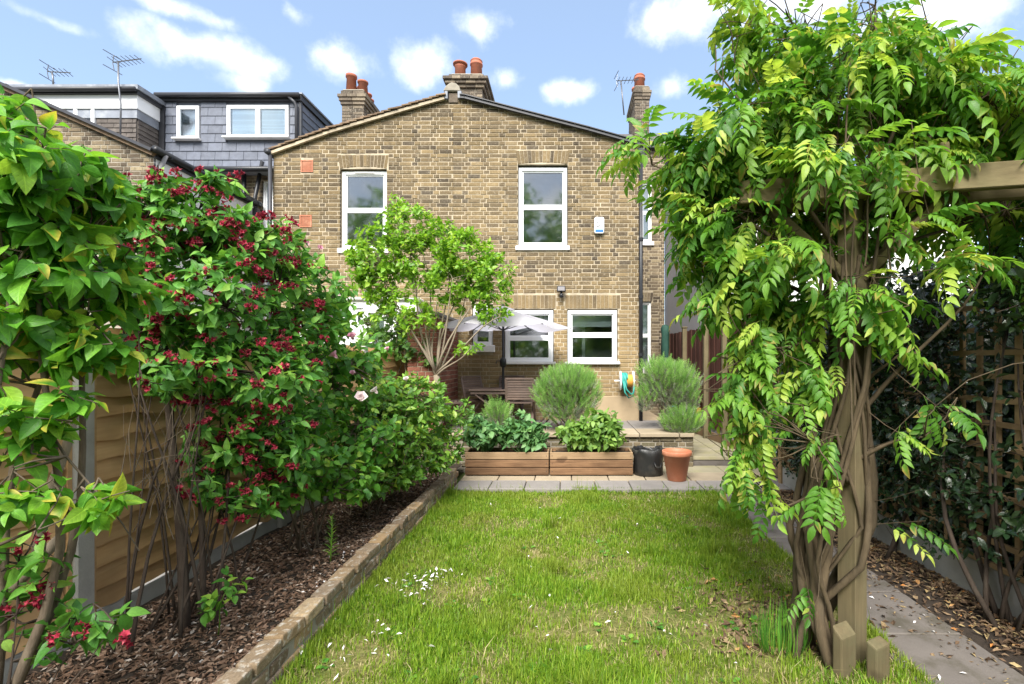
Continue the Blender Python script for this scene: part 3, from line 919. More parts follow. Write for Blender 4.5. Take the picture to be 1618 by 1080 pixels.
# the left stack, B's
Yc = 11.9
chimney(houseB, px(540, Yc), px(575, Yc), Yc, Yc + 1.15, pz(215, Yc), pz(143, Yc),
        [(px(551, Yc), Yc + .15, .125, .43, 'pot'), (px(568, Yc), Yc + .2, .12, .30, 'pot'), (px(572, Yc + .5), Yc + .48, .11, .30, 'pot'), (px(580, Yc + .7), Yc + .72, .11, .27, 'pot'), (px(585, Yc + 1.0), Yc + .95, .11, .25, 'pot')], cap=.08)

# B's loft dormer in blue-grey slate
YD = 11.5
dx0, dx1 = px(254, YD), px(475, YD)
dz0, dz1 = pz(268, YD), pz(152, YD)
db = 13.2
dm = MB()
dm.add([(dx0, YD + .02, dz0), (dx1 - .02, YD + .02, dz0), (dx1 - .02, YD + .02, dz1), (dx0, YD + .02, dz1), (dx1 - .02, db, dz1), (dx0, db, dz1), (dx1 - .02, db, dz1 - .75), (dx0, db, dz0)],
       [(0, 1, 2, 3), (3, 2, 4, 5), (1, 6, 4, 2), (0, 3, 5, 7), (1, 0, 7, 6), (6, 7, 5, 4)])
dor = dm.build('dormer', M['slate'], houseB)
dwin = [(281, 168, 316, 220), (360, 167, 457, 218)]
drect = [(px(a, YD), pz(d, YD), px(c, YD), pz(b, YD)) for a, b, c, d in dwin]
def slates(parent, x0, x1, z0, z1, Y, holes, w, h, mat, name='slate'):
    rows = int(math.ceil((z1 - z0) / h))
    for i in range(rows):
        za, zb = z0 + i * h, min(z0 + (i + 1) * h, z1)
        x = x0 - (w / 2 if i % 2 else 0)
        while x < x1:
            a, b = max(x, x0) + .004, min(x + w, x1) - .004
            x += w
            segs = [(a, b)]
            for (p, q, r_, s_) in holes:
                if q < zb - .01 and s_ > za + .01:
                    ns = []
                    for (s0, s1) in segs:
                        if r_ <= s0 or p >= s1: ns.append((s0, s1))
                        else:
                            if p > s0: ns.append((s0, p))
                            if r_ < s1: ns.append((r_, s1))
                    segs = ns
            for (s0, s1) in segs:
                if s1 - s0 < .03: continue
                g = random.uniform(-.003, .003)
                MB().add([(s0, Y - .022 + g, za + .003), (s1, Y - .022 + g, za + .003), (s1, Y - .006, zb), (s0, Y - .006, zb), (s0, Y + .01, za), (s1, Y + .01, za), (s1, Y + .01, zb), (s0, Y + .01, zb)],
                         [(0, 1, 2, 3), (4, 5, 1, 0), (0, 3, 7, 4), (1, 5, 6, 2)]).build(name, mat, parent)
slates(dor, dx0 + .12, dx1 - .03, dz0 + .02, dz1 - .13, YD, [(a - .03, b - .03, c + .03, d + .03) for a, b, c, d in drect], .33, .205, M['slate'])
ws = [window(houseB, *drect[0], YD - .045, bars=(), fw=.05, glass='glass_dormer', sill_h=.04), window(houseB, *drect[1], YD - .045, bars=(), vbars=(.5,), fw=.05, glass='glass_dormer', sill_h=.04)]
for (a, b, c, d), on in zip(drect, (True, True)):
    if on:
        n = 18
        for half in (((a + .1, (a + c) / 2 - .07), ((a + c) / 2 + .07, c - .1)) if c - a > .8 else ((a + .08, c - .08),)):
            bl = MB()
            for k in range(n):
                z = b + .07 + (d - b - .14) * (k + .5) / n
                bl.add([(half[0], YD + .004, z - .024), (half[1], YD + .004, z - .024), (half[1], YD + .014, z + .020), (half[0], YD + .014, z + .020)], [(0, 1, 2, 3)])
            bl.build('venetian_blind', M['blind'], houseB, kind='stuff')
# cheek: slate courses stepping back along the side
for k in range(9):
    za, zb = dz0 + .05 + (dz1 - .15 - dz0 - .05) * k / 9, dz0 + .05 + (dz1 - .15 - dz0 - .05) * (k + 1) / 9
    yb = min(db, YD + .25 + (zb - dz0) * 1.15)
    nn = max(1, int((yb - YD) / .33))
    for i in range(nn):
        ya, ye = YD + .03 + (yb - YD - .03) * i / nn, YD + .03 + (yb - YD - .03) * (i + 1) / nn
        MB().add([(dx1 + .022, ya + .003, za), (dx1 + .022, ye - .003, za), (dx1 + .006, ye - .003, zb), (dx1 + .006, ya + .003, zb), (dx1 - .02, ya + .003, za), (dx1 - .02, ye - .003, za), (dx1 - .02, ye - .003, zb), (dx1 - .02, ya + .003, zb)],
                 [(0, 1, 2, 3), (4, 5, 1, 0), (1, 5, 6, 2), (0, 3, 7, 4)]).build('slate', M['slate'], dor)
MB().box(dx1 - .03, YD - .03, dz0 + .02, dx1 + .03, YD + .03, dz1 - .12).build('corner_trim', M['darkgrey'], dor)
MB().box(dx0 - .01, YD - .05, dz0 + .02, dx0 + .115, YD + .01, dz1 - .12).build('corner_trim', M['darkgrey'], dor)
MB().box(dx0 - .02, YD - .07, dz1 - .13, dx1 + .05, YD + .02, dz1 + .01).build('fascia', M['darkgrey'], dor)
MB().box(dx1 + .002, YD + .021, dz1 - .13, dx1 + .05, db, dz1 + .01).build('fascia', M['darkgrey'], dor)
MB().box(dx0 - .02, YD - .09, dz1 + .012, dx1 + .08, db, dz1 + .05).build('flat_roof', M['lead'], dor)
MB().tube([(dx0 - .02, YD - .13, dz1 - .03), (dx1 + .03, YD - .13, dz1 - .03)], .055, 10).build('gutter', M['darkgrey'], dor, smooth=True)
xq = px(471, YD)
MB().tube([(xq - .15, YD - .12, dz1 - .07), (xq - .03, YD - .1, dz1 - .18), (xq, YD - .08, dz1 - .26), (xq, YD - .08, dz0 + .05)], .034, 8).build('downpipe', M['darkgrey'], dor, smooth=True)
# eaves strip and main rear wall of B under the dormer
MB().add([(dx0, YD - .05, dz0 + .05), (dx1 + .5, YD - .05, dz0 + .05), (dx1 + .5, YD - .33, dz0 - .11), (dx0, YD - .33, dz0 - .11), (dx0, YD - .05, dz0 - .15), (dx1 + .5, YD - .05, dz0 - .15)], [(3, 2, 1, 0), (0, 1, 5, 4), (2, 3, 4, 5)]).build('eaves_strip', M['lead'], houseB)
MB().tube([(dx0 + .2, YD - .36, dz0 - .12), (dx1 + .5, YD - .36, dz0 - .12)], .06, 10).build('gutter', M['black'], houseB, smooth=True)
YQ = YD + .01
qx0, qx1 = px(250, YQ), px(470, YQ)
hq = [(px(414, YQ) - qx0, 2.2, px(431, YQ) - qx0, pz(285, YQ))]
wq = backing(houseB, (qx0, YQ, 0), (1, 0, 0), (0, -1, 0), qx1 - qx0, dz0 - .1, M['mortar'], None, hq, name='main_rear_wall')
brickwork(wq, (qx0, YQ, 0), (1, 0, 0), (0, -1, 0), qx1 - qx0, dz0 - .1, M['brick_far'], None, hq, 120, focus=(px(385, YQ) - qx0, pz(298, YQ)), zmin=pz(350, YQ))
window(houseB, qx0 + hq[0][0], 2.3, qx0 + hq[0][2], pz(285, YQ), YQ + .04, bars=(.7,), fw=.05, glass='glass_dormer')
MB().box(qx0 + hq[0][0], YQ + .2, 2.2, qx0 + hq[0][2], YQ + .22, pz(285, YQ)).build('net_curtain', M['curtain'], houseB)
for x, t0, tilt in ((391, 270, 0), (413, 258, 8)):
    MB().tube([(px(x, YD) + tilt * .012, YD - .12, pz(t0, YD)), (px(x - tilt, YD), YD - .12, pz(322 + tilt, YD)), (px(x - tilt, YD), YD - .12, 2.4)], .045, 8).build('soil_pipe', M['black'], houseB, smooth=True)

# ------------------------------------------------------------------ next house to the left (C)
houseC = thing('brick_house', 'house at the far left with brown tiled dormer, brick gable wing and white rendered side', 'house', (-9, 9, 0))
YC = 8.6
cx0, cx1 = px(-40, YC), px(243, YC)
def top_c(u):
    x = cx0 + u
    p = x / YC * F + VX
    return pz(134 + (p + 0) * .44, YC)
wC = backing(houseC, (cx0, YC, 0), (1, 0, 0), (0, -1, 0), cx1 - cx0, pz(130, YC), M['mortar_grey'], top_c, (), name='gable_wall')
brickwork(wC, (cx0, YC, 0), (1, 0, 0), (0, -1, 0), cx1 - cx0, pz(120, YC), M['brick_far'], top_c, (), 300, focus=(px(190, YC) - cx0, pz(265, YC)), zmin=pz(340, YC))
MB().bar((cx0, YC - .05, top_c(0) + .03), (cx1 + .05, YC - .05, top_c(cx1 - cx0 + .05) + .03), .16, .05).build('verge_capping', M['darkgrey'], houseC)
MB().bar((cx0, YC - .03, top_c(0) - .03), (cx1 + .03, YC - .03, top_c(cx1 - cx0 + .03) - .03), .08, .06).build('verge_board', M['tile_roof'], houseC)
ez = top_c(cx1 - cx0)
MB().add([(cx1, YC, 0), (cx1, 11.45, 0), (cx1, 11.45, ez), (cx1, YC, ez), (cx1 - .1, YC + .01, 0), (cx1 - .1, 11.45, 0), (cx1 - .1, 11.45, ez), (cx1 - .1, YC + .01, ez)],
         [(0, 1, 2, 3), (5, 4, 7, 6), (3, 2, 6, 7)]).build('rendered_side_wall', M['render_white'], houseC)
MB().add([(cx1 + .06, YC - .02, ez + .04), (cx1 + .06, 11.4, ez + .04), (cx0, 11.4, top_c(0) + .04), (cx0, YC - .02, top_c(0) + .04)], [(0, 1, 2, 3)]).build('wing_roof', M['slate_old'], houseC)
gt = MB().tube([(cx1 + .09, YC - .1, ez + .03), (cx1 + .09, 11.45, ez + .0)], .06, 10).build('gutter', M['black'], houseC, smooth=True)
for k in range(6):
    MB().box(cx1 + .02, YC + .2 + k * .5, ez - .035, cx1 + .155, YC + .23 + k * .5, ez + .01).build('bracket', M['black'], gt)
MB().box(cx1 + .001, YC, ez - .09, cx1 + .035, 11.45, ez - .01).build('fascia', M['darkgrey'], houseC)
MB().tube([(cx1 + .12, YC + .12, ez), (cx1 + .05, YC + .1, ez - .2), (cx1 + .05, YC + .1, 1.5)], .036, 8).build('downpipe', M['render_grey'], houseC, smooth=True)
MB().box(px(403, 11.3), 11.2, 1.6, px(411, 11.3), 11.3, pz(330, 11.3)).build('downpipe', M['black'], houseC)
# brown tiled dormer
YT = 10.9
tx0, tx1 = px(-60, YT), px(216, YT)
tz0, tz1 = pz(262, YT), pz(134, YT)
tb = 11.55
MB().add([(tx0, YT + .02, tz0), (tx1 - .02, YT + .02, tz0), (tx1 - .02, YT + .02, tz1), (tx0, YT + .02, tz1), (tx1 - .02, 13, tz0), (tx1 - .02, 13, tz1), (tx0, 13, tz1)],
         [(0, 1, 2, 3), (1, 4, 5, 2), (3, 2, 5, 6)])
dC = MB().box(tx0, YT + .02, tz0, tx1 - .02, 13.2, tz1).build('dormer', M['tile_brown'], houseC)
cw = [(51, 159, 101, 206), (119, 155, 152, 210)]
crect = [(px(a, YT), pz(d, YT), px(c, YT), pz(b, YT)) for a, b, c, d in cw]
slates(dC, tx0, tx1, tz0, pz(187, YT), YT, [(a - .02, b, c + .02, d + .02) for a, b, c, d in crect], .28, .105, M['tile_brown'], 'tile')
k = 0
z = tz0
while z < pz(187, YT) - .01:
    z2 = min(z + .105, pz(187, YT))
    for i in range(5):
        ya, ye = YT + .02 + .48 * i, YT + .02 + .48 * (i + 1) - .005
        MB().add([(tx1 + .022, ya, z), (tx1 + .022, ye, z), (tx1 + .006, ye, z2), (tx1 + .006, ya, z2), (tx1 - .02, ya, z), (tx1 - .02, ye, z), (tx1 - .02, ye, z2), (tx1 - .02, ya, z2)],
                 [(0, 1, 2, 3), (4, 5, 1, 0), (1, 5, 6, 2), (0, 3, 7, 4)]).build('tile', M['tile_brown'], dC)
    z = z2
for n_, za, zb, mt, o in (('lead_band', 187, 173, 'lead', .03), ('white_fascia', 173, 152, 'white', .06), ('gutter_board', 152, 146, 'darkgrey', .12)):
    for i, (xa, xb) in enumerate(((tx0, crect[0][0]), (tx0, tx1 + o)) if n_ == 'lead_band' else ((tx0, tx1 + o),)):
        if n_ == 'lead_band' and i == 0: continue
        MB().box(xa, YT - o, pz(za, YT) + .002, xb, 13.2, pz(zb, YT)).build(n_, M[mt], dC)
MB().box(tx0, YT - .16, pz(146, YT) + .002, tx1 + .16, 13.2, pz(139, YT)).build('flat_roof', M['lead'], dC)
gt = MB().tube([(tx0, YT - .18, pz(148, YT)), (tx1 + .12, YT - .18, pz(147, YT))], .05, 10).build('gutter', M['darkgrey'], dC, smooth=True)
for (a, b, c, d), vb in zip(crect, ((.5,), ())):
    window(houseC, a, b, c, d, YT - .05, bars=(), vbars=vb, fw=.055, glass='glass_dormer', sill=False)
    bl = MB()
    n = 20
    for k in range(n):
        zz = b + .1 + (d - b - .16) * (k + .5) / n
        bl.add([(a + .1, YT + .004, zz - .024), (c - .1, YT + .004, zz - .024), (c - .1, YT + .012, zz + .02), (a + .1, YT + .012, zz + .02)], [(0, 1, 2, 3)])
    bl.build('venetian_blind', M['blind'], houseC, kind='stuff')

# ------------------------------------------------------------------ neighbour to the right (D)
houseD = thing('rendered_house', 'grey rendered side and white back of the house beyond the dark fence', 'house', (4, 9, 0))
MB().add([(2.47, 12.4, 0), (2.78, 8.9, 0), (2.78, 8.9, 4.6), (2.47, 12.4, 5.75), (2.6, 12.4, 0), (2.9, 8.9, 0), (2.9, 8.9, 4.6), (2.6, 12.4, 5.75)],
         [(0, 1, 2, 3), (5, 4, 7, 6), (3, 2, 6, 7), (1, 5, 6, 2)]).build('side_wall', M['render_grey'], houseD)
hd = [(.45, 1.4, .95, 2.9), (1.6, 1.2, 2.6, 2.7), (.7, 3.3, 1.5, 4.3)]
backing(houseD, (2.79, 8.9, 0), (1, 0, 0), (0, -1, 0), 4.6, 4.6, M['render_white'], None, hd, inset=0, thick=.12, name='rear_wall')
for (a, b, c, d) in hd:
    window(houseD, 2.79 + a, b, 2.79 + c, d, 8.95, bars=(.5,), fw=.055)
    MB().box(2.79 + a, 9.15, b, 2.79 + c, 9.17, d).build('room_back', M['interior'], houseD)
MB().box(2.7, 8.8, 4.61, 7.5, 12.6, 4.75).build('flat_roof', M['lead'], houseD)
MB().tube([(3.62, 8.83, 4.5), (3.62, 8.83, 2.0), (3.72, 8.83, 1.85), (3.72, 8.83, .3)], .04, 8).build('downpipe', M['black'], houseD, smooth=True)

# ------------------------------------------------------------------ fittings on the walls
al = thing('alarm_box', 'small white burglar alarm box with a blue strip, on the upper brick wall', 'alarm', (px(946.5, YF), YF - .05, pz(357, YF)))
cx, cz = px(946.5, YF), pz(357, YF)
hw_, hh_ = .09, .148
poly = [(cx - hw_ + .02, cz - hh_), (cx + hw_ - .02, cz - hh_), (cx + hw_ - .004, cz - hh_ + .02), (cx + hw_, cz - .05), (cx + hw_, cz + hh_ - .03), (cx + hw_ - .02, cz + hh_), (cx - hw_ + .02, cz + hh_), (cx - hw_, cz + hh_ - .03), (cx - hw_, cz - .05), (cx - hw_ + .004, cz - hh_ + .02)]
MB().prism(poly, YF - .075, YF - .006).build('housing', M['white'], al, bevel=.012, seg=2)
MB().box(cx - .073, YF - .079, cz - .128, cx + .073, YF - .0755, cz - .078).build('blue_strip', M['blue_strip'], al)
lg = MB()                                             # the drawn emblem: a peaked outline over a sloping stroke, and small lines of print
for a, b, w_ in (((-.055, .02), (-.012, .066), .014), ((-.012, .066), (.012, .052), .009), ((.012, .052), (.03, .06), .008), ((.03, .06), (.055, .032), .008), ((-.055, -.03), (-.01, -.022), .016), ((-.01, -.022), (.012, .006), .014), ((.012, .006), (.055, -.03), .008)):
    lg.bar((cx + a[0], YF - .077, cz + a[1]), (cx + b[0], YF - .077, cz + b[1]), .004, w_, up=(0, 0, 1))
lg.build('emblem', M['ink'], al, kind='stuff')
pr = MB()
for i in range(5):
    pr.box(cx - .045 + i * .019, YF - .078, cz + .102, cx - .031 + i * .019, YF - .0755, cz + .113)
for i in range(7):
    pr.box(cx - .066 + i * .019, YF - .078, cz - .062, cx - .052 + i * .019, YF - .0755, cz - .053)
pr.build('lettering', M['ink'], al, kind='stuff')

def floodlight(x, y, Y, label):
    c = P(x, y, Y)
    t_ = thing('floodlight', label, 'outdoor light', c)
    MB().prism([(c.x - .085, c.z - .02), (c.x + .085, c.z - .02), (c.x + .07, c.z + .085), (c.x - .07, c.z + .085)], Y - .14, Y - .06).build('lamp_head', M['black'], t_, bevel=.01)
    MB().box(c.x - .062, Y - .146, c.z - .005, c.x + .062, Y - .141, c.z + .068).build('lens', M['render_grey'], t_)
    MB().box(c.x - .02, Y - .07, c.z - .09, c.x + .02, Y - .0, c.z - .0).build('bracket', M['black'], t_, bevel=.006)
    MB().lathe((c.x, Y - .1, c.z - .13), [(.012, 0), (.034, .012), (.034, .06), (.02, .08)], 12).build('motion_sensor', M['black'], t_, smooth=True)
floodlight(887, 460, YF - .01, 'black floodlight on the brick above the kitchen windows')
floodlight(586, 467, YF - .01, 'black floodlight above the white rendered ground floor behind the small tree')

def aerial(name_label, base, top, boom_dir, boom_len, els, bend=None):
    t_ = thing('tv_aerial', name_label, 'aerial', base)
    MB().tube([base] + (bend or []) + [top], .018, 6).build('mast', M['chrome'], t_, smooth=True)
    d = Vector(boom_dir).normalized()
    a, b = Vector(top) - d * boom_len * .2, Vector(top) + d * boom_len * .8
    bm_ = MB().tube([a, b], .012, 5).build('boom', M['chrome'], t_)
    sd = d.cross(Vector((0, 0, 1))).normalized()
    for k in range(els):
        p = a + (b - a) * ((k + .5) / els)
        q = sd * (.16 - .008 * k) + Vector((0, 0, .02))
        MB().tube([p - q, p + q], .007, 4).build('element', M['chrome'], bm_)
    for s_ in (-1, 1):
        MB().bar(a + Vector((0, 0, .16 * s_)) - sd * .2, a + Vector((0, 0, .16 * s_)) + sd * .2, .012, .012).build('reflector', M['chrome'], bm_)
        MB().bar(a + Vector((0, 0, .02 * s_)), a + Vector((.03, 0, .16 * s_)), .012, .012).build('reflector', M['chrome'], bm_)
aerial('tall aerial on the pole in front of the brown tiled dormer', P(190, 222, 10.7), P(187, 97, 10.7), (1, -.15, .02), .72, 7, [P(191, 165, 10.62), P(187, 130, 10.62)])
aerial('small aerial on the flat roof at the far left', P(84, 139, 11.6), P(82, 113, 11.6), (1, .1, 0), .5, 5, [P(84, 125, 11.6)])
aerial('thin aerial beside the rightmost chimney', P(986, 181, 13), P(981, 127, 13), (1, .2, .16), .62, 6)

# ------------------------------------------------------------------ ground
def sheet(name, poly, z, mat, kind='structure', parent=None):
    m = MB()
    m.add([(x, y, z) for x, y in poly], [tuple(range(len(poly)))])
    o = m.build(name, mat, parent)
    if kind: o['kind'] = kind
    return o
def ground_mat():
    t = NT('rough_ground')
    n = t.noise(.6, 5, .6)
    col = t.mix(t.rng(n, .4, .6, 0, 1, True), (.05, .075, .02), (.09, .07, .045))
    return t.done(t.principled(col, .95, .1, t.bump(t.noise(14, 5), .6, .03)))
sheet('ground', [(-90, -90), (90, -90), (90, 90), (-90, 90)], -.02, ground_mat())
def thatch_mat():
    t = NT('lawn_thatch')
    n = t.noise(2.2, 5, .6)
    col = t.mix(t.rng(n, .38, .66, 0, 1, True), (.085, .115, .022), (.235, .205, .08))
    col = t.mix(t.rng(t.noise(45, 4, .7), .45, .7, 0, .6), col, (.05, .045, .02))
    return t.done(t.principled(col, .95, .1, t.bump(t.noise(60, 4), .7, .02)))
lawn = MB()
nx, ny = 24, 40
def lawn_z(x, y):
    return .012 + .014 * mnoise.noise(Vector((x * 1.3, y * 1.3, 3))) + .006 * mnoise.noise(Vector((x * 5, y * 5, 9)))
LX0, LX1, LY0, LY1 = -1.50, 1.9, .2, 6.16
vs = [(LX0 + (LX1 - LX0) * i / nx, LY0 + (LY1 - LY0) * j / ny, 0) for j in range(ny + 1) for i in range(nx + 1)]
vs = [(x, y, lawn_z(x, y)) for x, y, _ in vs]
lawn.add(vs, [(j * (nx + 1) + i, j * (nx + 1) + i + 1, (j + 1) * (nx + 1) + i + 1, (j + 1) * (nx + 1) + i) for j in range(ny) for i in range(nx)])
lo = lawn.build('lawn', thatch_mat(), None, smooth=True); lo['kind'] = 'structure'

# --- paving: every slab a piece of its own on its bed
def slab(parent, x0, y0, x1, y1, z, th, mat, name='paving_slab'):
    g = .006
    tz = [random.uniform(-.003, .003) for _ in range(4)]
    x0, x1, y0, y1 = x0 + g, x1 - g, y0 + g, y1 - g
    m = MB()
    m.add([(x0, y0, z - th), (x1, y0, z - th), (x1, y1, z - th), (x0, y1, z - th), (x0, y0, z + tz[0]), (x1, y0, z + tz[1]), (x1, y1, z + tz[2]), (x0, y1, z + tz[3])],
          [(0, 3, 2, 1), (4, 5, 6, 7), (0, 1, 5, 4), (1, 2, 6, 5), (2, 3, 7, 6), (3, 0, 4, 7)])
    return m.build(name, mat, parent, bevel=.006)
ZS = .071
pv = MB().box(-1.45, 6.18, -.03, 2.88, 7.52, ZS - .03).build('paving', M['joint'], None); pv['kind'] = 'structure'
x = -1.43
while x < 2.8:
    slab(pv, x, 6.15, x + .45, 6.60, ZS, .055, M['slab']); x += .45
x = -1.43
k = 0
while x < 2.8:
    w_ = .6 if x > .8 else .5
    slab(pv, x, 6.60, min(x + w_, 2.88), 7.06 if x > .8 else 7.3, ZS, .05, M['slab_tan'])
    if x > .8:
        slab(pv, x, 7.06, min(x + w_, 2.88), 7.52, ZS, .05, M['slab_moss'])
    x += w_
# side passage, one step up
ps = MB().box(1.93, 7.60, -.02, 2.95, 12.3, .17).build('passage', M['joint'], None); ps['kind'] = 'structure'
y = 7.545
while y < 12.0:
    for (a, b) in ((1.93, 2.42), (2.42, 2.93)):
        slab(ps, a, y, b, y + .6, .20, .05, M['slab_moss'])
    y += .6
rs = MB().box(1.93, 7.565, ZS - .04, 2.95, 7.62, .148).build('step_riser', M['slab_path'], ps)
# raised patio
pt_ = MB().box(-3.0, 7.56, -.02, 1.90, 9.06, ZP - .05).build('patio', M['joint'], None); pt_['kind'] = 'structure'
y = 7.40
for j_ in range(3):
    x = -2.5 + (j_ % 2) * .0
    while x < 1.9:
        slab(pt_, x, y, min(x + .6, 1.93), min(y + .58, 9.06), ZP, .055, M['slab'] if j_ else M['slab_tan']); x += .6
    y += .58
pt2 = MB().box(1.345, 9.062, -.02, 1.90, 12.19, ZP - .06).build('patio_return', M['render_tan'], pt_)

# --- side path by the pergola
pa = MB().box(1.82, 1.0, -.05, 2.38, 6.14, -.004).build('path', M['joint'], None); pa['kind'] = 'structure'
y = 1.35
while y < 6.1:
    slab(pa, 1.80, y, 2.39, min(y + .535, 6.13), .022 + random.uniform(-.004, .004), .05, M['slab_path']); y += .54

# --- left bed and its soil
bed = MB()
nx, ny = 16, 60
def bed_z(x, y):
    return .125 + .03 * mnoise.noise(Vector((x * 2.2, y * 2.2, 1))) + .012 * mnoise.noise(Vector((x * 9, y * 9, 4))) + .03 * max(0, (-1.9 - x))
BX0, BX1, BY0, BY1 = -2.63, -1.55, .3, 7.4
vs = [(BX0 + (BX1 - BX0) * i / nx, BY0 + (BY1 - BY0) * j / ny) for j in range(ny + 1) for i in range(nx + 1)]
bed.add([(x, y, bed_z(x, y)) for x, y in vs], [(j * (nx + 1) + i, j * (nx + 1) + i + 1, (j + 1) * (nx + 1) + i + 1, (j + 1) * (nx + 1) + i) for j in range(ny) for i in range(nx)])
bo = bed.build('flower_bed', M['soil'], None, smooth=True); bo['kind'] = 'structure'
rb_ = MB()
rb_.add([(2.37, .5, .012), (2.82, .5, .03), (2.95, 7.5, .06), (2.37, 6.15, .012)], [(0, 1, 2, 3)])
ro = rb_.build('border_soil', M['soil'], None); ro['kind'] = 'structure'

def chips(name, n, region, zf, size, mat, label, cat, flat=.5):
    """bark, dead leaves or petals lying loose: small curled flakes"""
    r = np.random.default_rng(n + len(name))
    V, T = [], []
    for i in range(n):
        x, y = region(r)
        s = size * r.uniform(.5, 1.6)
        a = r.uniform(0, 6.283); e1, e2 = r.normal(0, flat, 2)
        L, w_ = s, s * r.uniform(.18, .55)
        d = Vector((math.cos(a), math.sin(a), math.sin(e1) * .6)); sd = Vector((-math.sin(a), math.cos(a), math.sin(e2) * .8))
        c = Vector((x, y, zf(x, y) + r.uniform(.002, .014)))
        up = Vector((0, 0, s * r.uniform(-.1, .28)))
        b = len(V)
        V += [c - d * L / 2, c - sd * w_ / 2 + up, c + d * L / 2, c + sd * w_ / 2 + up]
        T += [(b, b + 1, b + 2), (b, b + 2, b + 3)]
    me = tri_mesh(name, [tuple(v) for v in V], T, smooth=False)
    me.materials.append(mat)
    o = link(bpy.data.objects.new(name, me))
    return tag(o, label, cat, kind='stuff')
def flake_mat(name, stops, rough=.8):
    t = NT(name)
    hv = t.new('ShaderNodeHueSaturation'); t.put(hv.inputs['Color'], t.ramp(t.rnd(), stops))
    t.put(hv.inputs['Value'], t.rng(t.noise(50, 3), .3, .7, .75, 1.25))
    return t.done(t.principled(hv.outputs[0], rough, .2))
M['mulch'] = flake_mat('bark_mulch', [(0, (.06, .042, .028)), (.3, (.14, .085, .055)), (.6, (.19, .115, .075)), (.85, (.27, .185, .13)), (.97, (.42, .34, .27)), (1, (.55, .5, .45))])
M['litter'] = flake_mat('dead_leaves', [(0, (.05, .032, .02)), (.4, (.12, .075, .045)), (.75, (.22, .15, .09)), (.93, (.34, .26, .13)), (1, (.46, .19, .05))])
M['petal'] = flake_mat('fallen_petal', [(0, (.70, .66, .64)), (1, (.82, .80, .78))])
chips('mulch', 21000, lambda r: (r.uniform(-2.58, -1.58), 1.6 + 5.2 * r.uniform() ** 1.25), bed_z, .034, M['mulch'], 'brown bark mulch and dead leaves covering the left flower bed', 'mulch')
chips('leaf_litter', 4600, lambda r: (2.36 + .46 * (1 - abs(r.normal(0, .45)) % 1), 2.0 + 4.2 * r.uniform()), lambda x, y: .03 + .05 * max(0, (x - 2.45)), .04, M['litter'], 'brown dead leaves and twigs along the foot of the trellis', 'leaf litter')
chips('path_litter', 420, lambda r: (2.39 - abs(r.normal(0, .16)), r.uniform(2.2, 5.9)), lambda x, y: .024, .03, M['litter'], 'small dead leaves and twigs blown over the edge of the path slabs', 'leaf litter')
chips('straw_litter', 800, lambda r: (1.15 + r.normal(.2, .28), 2.75 + abs(r.normal(0, .5))), lambda x, y: lawn_z(x, y) + .004, .05, M['litter'], 'dry stems and dead leaves round the pergola post', 'leaf litter')
def petal_region(r):
    q = r.uniform()
    if q < .35: return (-1.05 + r.normal(0, .12), 3.62 + r.normal(0, .12))
    if q < .5: return (-1.12 + r.normal(0, .16), 2.9 + r.normal(0, .3))
    if q < .62: return (r.uniform(1.82, 2.4), r.uniform(2.4, 3.6))
    if q < .8: return (-1.75 + r.normal(0, .12), 3.6 + r.normal(0, .55))
    return (r.uniform(-1.3, 1.7), r.uniform(2.5, 5.8))
chips('petals', 170, petal_region, lambda x, y: (bed_z(x, y) if x < -1.5 else (.024 if x > 1.8 else .045)), .028, M['petal'], 'fallen white petals scattered over the lawn, path and bed', 'petals', .8)

